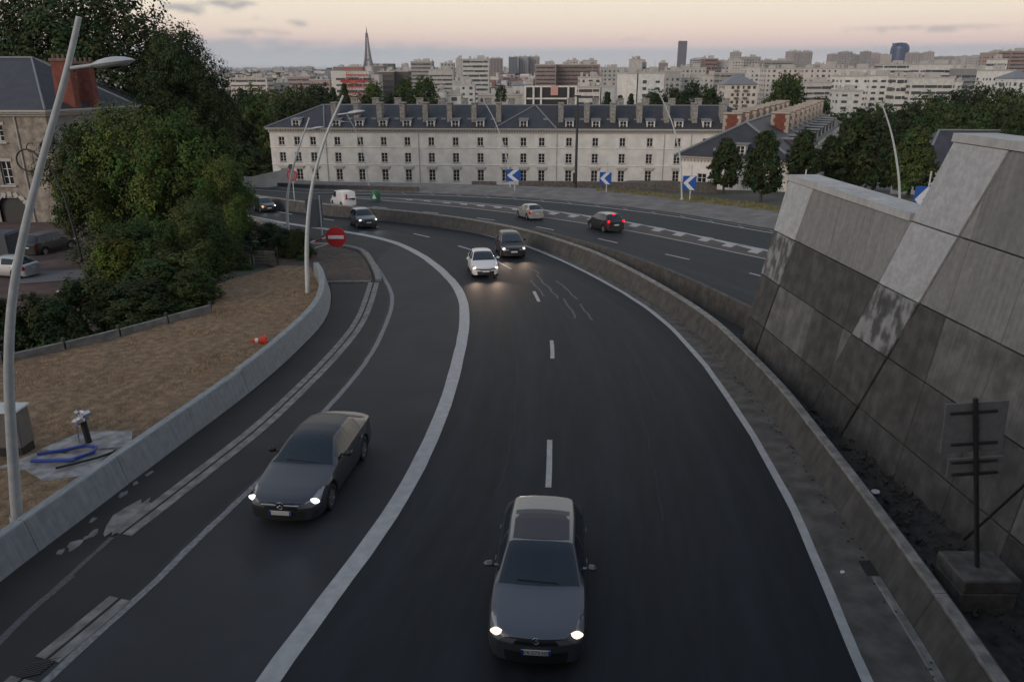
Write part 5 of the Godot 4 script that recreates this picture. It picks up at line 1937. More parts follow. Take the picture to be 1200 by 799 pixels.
	for i in S.size():
		var r := []
		for k in K:
			var du: Vector3 = pos[mini(i + 1, S.size() - 1)][k] - pos[maxi(i - 1, 0)][k]
			var dv: Vector3
			if k == K - 1:
				dv = Vector3(-1, 0, 0)
			else:
				dv = pos[i][k + 1] - pos[i][maxi(k - 1, 0)]
			var nn := dv.cross(du)
			nn = Vector3.UP if nn.length() < 1e-9 else nn.normalized()
			if nn.x < 0 and k < 8: nn = -nn
			if k >= 8 and nn.y < 0: nn = -nn
			r.append(nn)
		nor.append(r)
	var parts := {}
	var add := func(name_: String, a: Array, n: Array, sd: int) -> void:
		var key := name_ + ("|%d" % sd if name_ in ["side_window", "front_wing", "front_door", "rear_door", "rear_wing", "headlight", "tail_light", "rear_side_window", "pillar"] else "")
		if not parts.has(key):
			parts[key] = Sh.new()
		var q := []
		var m := []
		for j in 4:
			q.append(Vector3(a[j].x * sd, a[j].y, a[j].z))
			m.append(Vector3(n[j].x * sd, n[j].y, n[j].z))
		if sd < 0:
			parts[key].squad([q[0], q[3], q[2], q[1]], [m[0], m[3], m[2], m[1]])
		else:
			parts[key].squad(q, m)
	var van: bool = p.get("van", false)
	for i in S.size() - 1:
		var c: float = (S[i] + S[i + 1]) / 2
		for k in K - 1:
			var nm := ""
			if k >= 8:
				if c < sc: nm = "bonnet"
				elif c < s0: nm = "windscreen"
				elif c < s1: nm = "roof"
				elif c < st: nm = "rear_window" if not van else "tailgate"
				else: nm = "tailgate"
				if nm == "windscreen" and c < sc + 0.0: nm = "bonnet"
			elif k == 5 or k == 6:
				if c > lerpf(sc, s0, 0.30) and c < p.pb - 0.03 and (c > sc + 0.15): nm = "side_window"
				elif c > p.pb + 0.03 and c < p.pc and not van: nm = "rear_side_window"
				elif c < sc: nm = "headlight" if c < p.get("lamp_end", 0.45) else "front_wing"
				else: nm = "pillar"
			elif k == 7:
				nm = "pillar" if c > sc else ("headlight" if c < p.get("lamp_end", 0.45) - 0.08 else "front_wing")
			else:
				if c < 0.48 and k < 4: nm = "front_bumper"
				elif c < p.get("lamp_end", 0.45) and k >= 4: nm = "headlight"
				elif c < p.door0: nm = "front_wing"
				elif c < p.pb: nm = "front_door"
				elif c < minf(p.pc - 0.1, sr - ra + 0.25) and not van: nm = "rear_door"
				elif c < L - 0.30: nm = "rear_wing"
				else: nm = "rear_bumper" if k < 3 else "tail_light"
				if nm == "tail_light" and k == 3 and c < L - 0.18: nm = "rear_wing"
			if van and c > L - 0.1 and k >= 4 and k <= 7: nm = "tail_light" if k == 4 else "tailgate"
			for sd in [1, -1]:
				add.call(nm, [pos[i][k], pos[i][k + 1], pos[i + 1][k + 1], pos[i + 1][k]], [nor[i][k], nor[i][k + 1], nor[i + 1][k + 1], nor[i + 1][k]], sd)
	# front and rear faces, eight columns wide
	for e in 2:
		var i: int = 0 if e == 0 else S.size() - 1
		var cols := 10
		for k in K - 1:
			for j in cols:
				var q := []
				for cn in [[j, k], [j + 1, k], [j + 1, k + 1], [j, k + 1]]:
					var a: Vector3 = pos[i][cn[1]]
					var fx: float = -1.0 + 2.0 * cn[0] / cols
					var w: float = pos[i][2].x
					var x: float = a.x * fx
					var bz: float = lerp_table(BU, S[i]) * (1.0 - pow(x / w, 2.0))
					q.append(Vector3(x, a.y, S[i] - L / 2 + bz))
				var mid: float = absf(-1.0 + 2.0 * (j + 0.5) / cols)
				var nm := ""
				if e == 0:
					if k == 0: nm = "lower_grille" if mid < p.get("intake", 0.75) else "front_bumper"
					elif k == 1: nm = "lower_grille" if mid < p.get("intake", 0.75) else "front_bumper"
					elif k <= 3: nm = "front_bumper" if k == 2 or mid > p.get("grille", 0.6) or not p.get("big_grille", false) else "grille"
					elif k <= 7: nm = "headlight_face" if mid > 0.66 else ("grille" if k < 7 and mid < p.get("grille", 0.6) + 0.1 else "bonnet")
					else: nm = "bonnet"
				else:
					if k <= 1: nm = "rear_bumper"
					elif k == 2: nm = "rear_bumper"
					else: nm = "tailgate"
				if nm == "headlight_face": nm = "headlight|%d" % (1 if q[0].x + q[1].x > 0 else -1)
				if not parts.has(nm):
					parts[nm] = Sh.new()
				if e == 0:
					parts[nm].quad(q[1], q[0], q[3], q[2])
				else:
					parts[nm].quad(q[0], q[1], q[2], q[3])
	var body: Material = p.paint
	for key in parts:
		var nm: String = key.split("|")[0]
		var m: Material = body
		match nm:
			"windscreen", "side_window", "rear_side_window", "rear_window": m = M.glass
			"headlight": m = M.lens
			"tail_light": m = M.lens_red if not van else body
			"grille", "lower_grille": m = M.trim
			"roof": m = p.get("roof_paint", body)
			"pillar": m = p.get("pillar_paint", body)
		part(nm, parts[key], m, t)
	# floor, dashboard and seats
	var fl := Sh.new()
	fl.box(Vector3(0, 0.30, 0.0), Vector3(hw * 1.62, 0.16, L - 0.9))
	fl.box(Vector3(0, 0.34, sf - L / 2), Vector3(hw * 1.2, 0.4, 0.9))
	part("underbody", fl, M.trim, t)
	var da := Sh.new()
	da.bevel(Vector3(0, yb - 0.12, sc + 0.28 - L / 2), Vector3(hw * 1.5, 0.22, 0.5), 0.06)
	part("dashboard", da, M.seat, t)
	for sx in [-1, 1]:
		var se := Sh.new()
		se.bevel(Vector3(sx * hw * 0.40, 0.55, p.pb - 0.55 - L / 2), Vector3(0.5, 0.18, 0.5), 0.06)
		se.bevel(Vector3(sx * hw * 0.40, 0.86, p.pb - 0.26 - L / 2), Vector3(0.48, 0.62, 0.16), 0.06, Basis(Vector3.RIGHT, 0.2))
		se.bevel(Vector3(sx * hw * 0.40, 1.24, p.pb - 0.17 - L / 2), Vector3(0.26, 0.18, 0.10), 0.04)
		part("seat", se, M.seat, t)
	if not van:
		var se := Sh.new()
		se.bevel(Vector3(0, 0.80, p.pc - 0.25 - L / 2), Vector3(hw * 1.4, 0.65, 0.18), 0.06, Basis(Vector3.RIGHT, 0.25))
		part("rear_seat", se, M.seat, t)
	var sw := Sh.new()
	var ring := []
	for k in 15:
		ring.append(Vector3(-hw * 0.40 + cos(TAU * k / 14) * 0.18, yb + 0.0 + sin(TAU * k / 14) * 0.16, sc + 0.62 - L / 2 + sin(TAU * k / 14) * 0.07))
	sw.tube(ring, [0.014], 6, false)
	part("steering_wheel", sw, M.trim, t)
	# wheels
	for ax in [sf, sr]:
		for sx in [-1, 1]:
			var wn := Sh.new()
			var b := Basis(Vector3(0, 0, 1), -sx * PI / 2)
			var wd := 0.20
			wn.lathe(Vector3.ZERO, [[rw * 0.62, -wd / 2], [rw * 0.93, -wd / 2], [rw, -wd / 2 + 0.04], [rw, wd / 2 - 0.04], [rw * 0.93, wd / 2], [rw * 0.66, wd / 2 - 0.005]], b, 20)
			var wh := part("wheel", wn, M.tyre, t)
			wh.position = Vector3(sx * (hw - 0.125), rw, ax - L / 2)
			var ri := Sh.new()
			ri.lathe(Vector3.ZERO, [[rw * 0.68, wd / 2 - 0.01], [rw * 0.64, wd / 2 - 0.015], [rw * 0.60, wd / 2 - 0.07], [0.001, wd / 2 - 0.09]], b, 20)
			for k in 5:
				var a := TAU * k / 5.0
				var d := Vector3(0, cos(a), sin(a))
				ri.box(d * rw * 0.34 + Vector3(sx * (wd / 2 - 0.035), 0, 0), Vector3(0.04, rw * 0.60, 0.075), Basis(Vector3.RIGHT, a))
			part("rim", ri, M.rim, wh)
	# mirrors, handles, wipers
	for sx in [-1, 1]:
		var mi := Sh.new()
		var c := Vector3(sx * (hw + 0.09), yb + 0.09, p.door0 + 0.34 - L / 2)
		mi.bevel(c, Vector3(0.20, 0.14, 0.13), 0.05, Basis(Vector3.UP, sx * 0.25))
		mi.box(c + Vector3(-sx * 0.12, -0.04, 0.02), Vector3(0.10, 0.04, 0.06))
		part("mirror", mi, p.get("mirror_paint", body), t)
		for hs in [p.pb - 0.22, p.pc - 0.22]:
			if van and hs > p.pb: continue
			var hn := Sh.new()
			hn.bevel(Vector3(sx * (hw * 0.995 + 0.01), yb - 0.11, hs - L / 2), Vector3(0.03, 0.03, 0.17), 0.01)
			part("door_handle", hn, body, t)
		var wp := Sh.new()
		wp.tube([Vector3(sx * hw * 0.12 - 0.25, p.hood + 0.05, sc - L / 2 - 0.07), Vector3(sx * hw * 0.12 + 0.30, p.hood + 0.075, sc - L / 2 - 0.03)], [0.010], 5)
		part("wiper", wp, M.trim, t)
	# number plates
	var plates := [[true, -L / 2 - 0.145, p.get("plate_y", 0.46)], [false, L / 2 + 0.115, p.get("rear_plate_y", 0.72)]]
	for q in plates:
		var pl := Sh.new()
		pl.bevel(Vector3(0, q[2], q[1]), Vector3(0.52, 0.11, 0.02), 0.005)
		var po := part("number_plate", pl, M.plate, t)
		for sx in [-1, 1]:
			var bl := Sh.new()
			bl.box(Vector3(sx * 0.238, q[2], q[1] + (-0.009 if q[0] else 0.009)), Vector3(0.042, 0.108, 0.006))
			part("plate_band", bl, M.plate_blue, po)
		if p.has("plate") and q[0]:
			var tm := TextMesh.new()
			tm.text = p.plate
			tm.font_size = 16
			tm.pixel_size = 0.0058
			tm.depth = 0.002
			var f := SystemFont.new()
			f.font_names = PackedStringArray(["Droid Sans"])
			tm.font = f
			var lt := put("lettering", tm, M.trim, po)
			lt.position = Vector3(0, q[2], q[1] - 0.013)
			lt.rotation.y = PI
	# lit lamps
	if p.has("lamp"):
		for sx in [-1, 1]:
			var lm := Sh.new()
			var c := Vector3(sx * hw * p.get("lamp_x", 0.76), p.get("lamp_y", yn - 0.085), -L / 2 + p.get("lamp_s", 0.055))
			lm.lathe(c, [[0.001, 0.04], [0.06, 0.03], [0.088, 0.0], [0.07, -0.05]], Basis(Vector3.RIGHT, -PI / 2) * Basis(Vector3.BACK, -sx * 0.25), 14, p.get("lamp_w", 1.25), 0.85)
			var mm: Material = p.lamp
			if p.has("lamp_right") and sx > 0: mm = p.lamp_right
			part("headlamp_bulb", lm, mm, t)
			var sp := SpotLight3D.new()
			sp.name = "headlamp_light"
			sp.light_color = Color(1.0, 0.86, 0.74) if p.lamp == M.lamp_warm else Color(0.95, 0.97, 1.0)
			sp.light_energy = p.get("beam", 1.5)
			sp.spot_range = 60
			sp.spot_angle = 32
			sp.spot_attenuation = 2
			sp.light_size = 0.06
			sp.shadow_enabled = true
			t.add_child(sp, true)
			sp.position = c + Vector3(0, 0, -0.12)
			sp.rotation = Vector3(-0.05, 0, 0)
	if p.has("brake"):
		for q in p.brake:
			var lm := Sh.new()
			lm.bevel(Vector3(q[0], q[1], L / 2 + q[2]), Vector3(q[3], q[4], 0.06), 0.02)
			part("brake_lamp", lm, M.lamp_red, t)
	return t

func make_cars() -> void:
	var grey := paint(Color(0.110, 0.114, 0.130), 0.5, 0.33)
	var roof_dark := mat(Color(0.022, 0.024, 0.032), 0.4)
	var golf := car("car", "silver grey hatchback driving towards the camera, nearest on the motorway", G(0.42, 0, 10.92), PI - 0.075, {L = 4.25, W = 1.80, H = 1.46, wheel = 0.315, front_axle = 0.86, rear_axle = 3.48, cowl = 1.12, roof0 = 1.92, roof1 = 3.55, tail = 4.06, nose = 0.79, hood = 0.99, belt = 0.94, deck = 0.98, roofw = 0.68, pb = 2.32, pc = 3.45, door0 = 1.25, paint = grey, roof_paint = paint(Color(0.25, 0.245, 0.235), 0.3), lamp = M.lamp_warm, lamp_w = 1.6, lamp_x = 0.76, beam = 0.5, plate = "CK-273-HE", plate_y = 0.47, grille = 0.55})
	# dark glass panel in the front half of the roof
	panel_roof(golf, 4.25, 1.80, 1.46, 1.92, 2.95, roof_dark)
	emblem_ring(golf, Vector3(0, 0.70, -4.25 / 2 - 0.135), 0.062, "vw")
	var merc := car("car", "dark grey coupe saloon with long bonnet, driving down the slip road", G(-5.27, 0, 15.42), PI - 0.11, {L = 4.63, W = 1.80, H = 1.43, wheel = 0.325, front_axle = 0.92, rear_axle = 3.62, cowl = 1.42, roof0 = 2.18, roof1 = 3.40, tail = 4.22, nose = 0.72, hood = 0.95, belt = 0.93, deck = 1.02, pb = 2.62, pc = 3.55, door0 = 1.55, roofw = 0.60, paint = paint(Color(0.068, 0.070, 0.085), 0.5, 0.33), roof_paint = roof_dark, lamp = M.lamp_white, lamp_w = 1.7, lamp_x = 0.80, lamp_s = 0.10, lamp_end = 0.58, beam = 0.4, plate_y = 0.42, big_grille = true, grille = 0.5, intake = 0.9, mirror_paint = M.trim})
	emblem_ring(merc, Vector3(0, 0.60, -4.63 / 2 - 0.135), 0.085, "star")
	for sx in [-1, 1]:
		var bar := Sh.new()
		bar.bevel(Vector3(sx * 0.27, 0.60, -4.63 / 2 - 0.125), Vector3(0.36, 0.05, 0.03), 0.01)
		part("grille_bar", bar, M.chrome, merc)
	var sk := Sh.new()
	sk.tube([Vector3(-0.80, 0.26, -2.12), Vector3(-0.5, 0.23, -2.33), Vector3(-0.25, 0.30, -2.40), Vector3(0.25, 0.30, -2.40), Vector3(0.5, 0.23, -2.33), Vector3(0.80, 0.26, -2.12)], [0.025], 6)
	part("bumper_trim", sk, M.chrome, merc)
	car("car", "small white hatchback with headlights on, in the left lane beyond the scuffed asphalt", G(-1.32, 0, 37.8), PI + 0.14, {L = 3.83, W = 1.66, H = 1.43, wheel = 0.29, front_axle = 0.75, rear_axle = 3.19, cowl = 0.98, roof0 = 1.72, roof1 = 3.1, tail = 3.66, nose = 0.70, hood = 0.94, belt = 0.91, deck = 0.98, pb = 2.15, pc = 3.05, door0 = 1.1, paint = paint(Color(0.66, 0.66, 0.66), 0.0), lamp = M.lamp_warm, lamp_w = 1.5, beam = 3.0, plate_y = 0.44, grille = 0.6})
	car("people_carrier", "dark rounded people carrier with headlights on, beside the small white hatchback", G(0.12, 0, 42.0), PI + 0.14, {L = 4.28, W = 1.76, H = 1.64, wheel = 0.31, front_axle = 0.82, rear_axle = 3.58, cowl = 0.82, roof0 = 1.85, roof1 = 3.55, tail = 4.15, nose = 0.78, hood = 1.06, belt = 1.02, deck = 1.05, pb = 2.35, pc = 3.5, door0 = 1.15, paint = paint(Color(0.035, 0.032, 0.034), 0.3), lamp = M.lamp_warm, lamp_w = 1.4, beam = 3.0, plate_y = 0.5, grille = 0.5})
	var suv := car("sport_utility_car", "dark blue-grey sport utility car with white headlights on, entering the bend", G(-9.45, 0, 50.6), PI + 0.43, {L = 4.3, W = 1.80, H = 1.62, wheel = 0.34, front_axle = 0.86, rear_axle = 3.46, cowl = 1.18, roof0 = 1.9, roof1 = 3.6, tail = 4.12, nose = 0.86, hood = 1.08, belt = 1.04, deck = 1.10, pb = 2.32, pc = 3.45, door0 = 1.3, paint = paint(Color(0.05, 0.055, 0.062), 0.3), roof_paint = paint(Color(0.30, 0.31, 0.32), 0.3), lamp = M.lamp_white, lamp_w = 1.5, beam = 0.8, plate_y = 0.55, grille = 0.55, big_grille = true})
	car("car", "small black car with one amber light, farthest on the near carriageway", G(-17.85, 0, 56.8), PI + 0.56, {L = 3.7, W = 1.66, H = 1.46, wheel = 0.29, front_axle = 0.75, rear_axle = 3.1, cowl = 0.95, roof0 = 1.65, roof1 = 3.0, tail = 3.55, nose = 0.74, hood = 0.97, belt = 0.93, deck = 1.0, pb = 2.05, pc = 2.95, door0 = 1.08, paint = paint(Color(0.02, 0.02, 0.022), 0.2), lamp = M.lamp_white, lamp_right = M.lamp_amber, lamp_w = 1.4, beam = 0.4, plate_y = 0.45})
	car("car", "silver hatchback driving away past the hatched island", G(1.75, 0, 53.6), 0.33, {L = 4.1, W = 1.72, H = 1.46, wheel = 0.31, front_axle = 0.82, rear_axle = 3.34, cowl = 1.05, roof0 = 1.8, roof1 = 3.3, tail = 3.93, nose = 0.74, hood = 0.97, belt = 0.94, deck = 1.02, pb = 2.25, pc = 3.25, door0 = 1.2, paint = paint(Color(0.40, 0.39, 0.375), 0.4), brake = [[-0.66, 0.86, 0.03, 0.16, 0.10]], rear_plate_y = 0.62})
	car("people_carrier", "dark people carrier with red brake lights on, driving away on the far side", G(6.7, 0, 49.2), 0.32, {L = 4.3, W = 1.81, H = 1.60, wheel = 0.32, front_axle = 0.85, rear_axle = 3.53, cowl = 1.0, roof0 = 1.75, roof1 = 3.65, tail = 4.16, nose = 0.78, hood = 1.03, belt = 1.0, deck = 1.06, pb = 2.3, pc = 3.5, door0 = 1.18, paint = paint(Color(0.028, 0.028, 0.032), 0.3), roof_paint = paint(Color(0.26, 0.26, 0.26), 0.2), brake = [[-0.70, 0.98, 0.02, 0.18, 0.20], [0.70, 0.98, 0.02, 0.18, 0.20], [0.0, 1.50, -0.50, 0.26, 0.05]], rear_plate_y = 0.68})
	var vn := car("delivery_van", "white delivery van with red lettering on its doors, driving away behind the median", G(-12.3, 0, 58.9), 0.58, {L = 4.2, W = 1.76, H = 1.82, van = true, wheel = 0.31, front_axle = 0.82, rear_axle = 3.5, cowl = 0.95, roof0 = 1.55, roof1 = 4.02, tail = 4.12, nose = 0.80, hood = 1.05, belt = 1.05, deck = 1.15, pb = 2.2, pc = 3.2, door0 = 1.1, roofw = 0.84, paint = paint(Color(0.66, 0.66, 0.67), 0.0), rear_plate_y = 0.80})
	var lo := Sh.new()
	lo.box(Vector3(-0.42, 1.20, 2.215), Vector3(0.20, 0.30, 0.012))
	lo.box(Vector3(-0.46, 0.98, 2.215), Vector3(0.30, 0.14, 0.012))
	lo.lathe(Vector3(-0.42, 1.42, 2.215), [[0.001, 0.008], [0.10, 0.006], [0.10, -0.006]], Basis(Vector3.RIGHT, PI / 2), 12)
	part("red_logo", lo, M.sign_red, vn)
	var rwn := Sh.new()
	rwn.box(Vector3(0.2, 0.92, 2.212), Vector3(0.75, 0.22, 0.012))
	part("rear_panel", rwn, M.trim, vn)
	car("parked_car", "silver hatchback parked on the red square beside the tall lamp post", V(-35.2, -3.68, 52.6), 1.35, {road = false, L = 4.0, W = 1.7, H = 1.46, wheel = 0.31, front_axle = 0.8, rear_axle = 3.25, cowl = 1.0, roof0 = 1.75, roof1 = 3.2, tail = 3.8, nose = 0.74, hood = 0.97, belt = 0.94, deck = 1.0, pb = 2.2, pc = 3.15, door0 = 1.15, paint = paint(Color(0.42, 0.43, 0.45), 0.4)})
	car("parked_car", "dark parked car beyond the silver one in front of the stone house", V(-38.0, -4.2, 62.5), -0.3, {road = false, L = 4.1, W = 1.75, H = 1.7, wheel = 0.31, front_axle = 0.8, rear_axle = 3.3, cowl = 0.9, roof0 = 1.7, roof1 = 3.6, tail = 4.0, nose = 0.8, hood = 1.05, belt = 1.02, deck = 1.05, pb = 2.25, pc = 3.4, door0 = 1.1, paint = paint(Color(0.03, 0.03, 0.035), 0.2)})
	car("parked_car", "dark red car parked half behind the bushes on the square", V(-26.2, -3.68, 46.0), 1.2, {road = false, L = 3.9, W = 1.68, H = 1.46, wheel = 0.30, front_axle = 0.78, rear_axle = 3.2, cowl = 1.0, roof0 = 1.72, roof1 = 3.1, tail = 3.7, nose = 0.74, hood = 0.96, belt = 0.93, deck = 1.0, pb = 2.15, pc = 3.05, door0 = 1.12, paint = paint(Color(0.09, 0.010, 0.012), 0.1)})

func panel_roof(t: Node3D, L: float, W: float, H: float, a: float, b: float, m: Material) -> void:
	var s := Sh.new()
	var hw := W / 2 * 0.61
	var n := 6
	for i in n:
		for j in 6:
			var q := []
			for c in [[j, i], [j + 1, i], [j + 1, i + 1], [j, i + 1]]:
				var x := lerpf(-hw, hw, c[0] / 6.0)
				var z := lerpf(a + 0.03, b, c[1] / float(n))
				var dome := 1.0 - pow(x / (W / 2 * 0.65), 2.0)
				var y := lerp_table([[a, H - 0.04], [(a + 3.55) / 2, H], [3.55, H - 0.055]], z) - 0.055 * pow(absf(x) / (W / 2 * 0.68), 2.4) + 0.016
				q.append(Vector3(x, y, z - L / 2 - 0.07 * dome * (b - z) / (b - a)))
			s.quad(q[3], q[2], q[1], q[0])
	part("sunroof", s, m, t)

func emblem_ring(t: Node3D, c: Vector3, r: float, kind: String) -> void:
	var s := Sh.new()
	var ring := []
	for k in 25:
		ring.append(c + Vector3(cos(TAU * k / 24) * r, sin(TAU * k / 24) * r, 0))
	s.tube(ring, [r * 0.10], 6, false)
	if kind == "star":
		for k in 3:
			var a := PI / 2 + TAU * k / 3
			s.tube([c, c + Vector3(cos(a), sin(a), 0) * r * 0.95], [r * 0.16, r * 0.03], 5)
	else:
		for q in [[[-0.42, 0.85], [0.0, 0.10], [0.42, 0.85]], [[-0.80, 0.50], [-0.42, -0.72], [0.0, 0.0], [0.42, -0.72], [0.80, 0.50]]]:
			var path := []
			for w in q:
				path.append(c + Vector3(-w[0] * r, w[1] * r, 0))
			s.tube(path, [r * 0.09], 5)
	part("emblem", s, M.chrome, t)

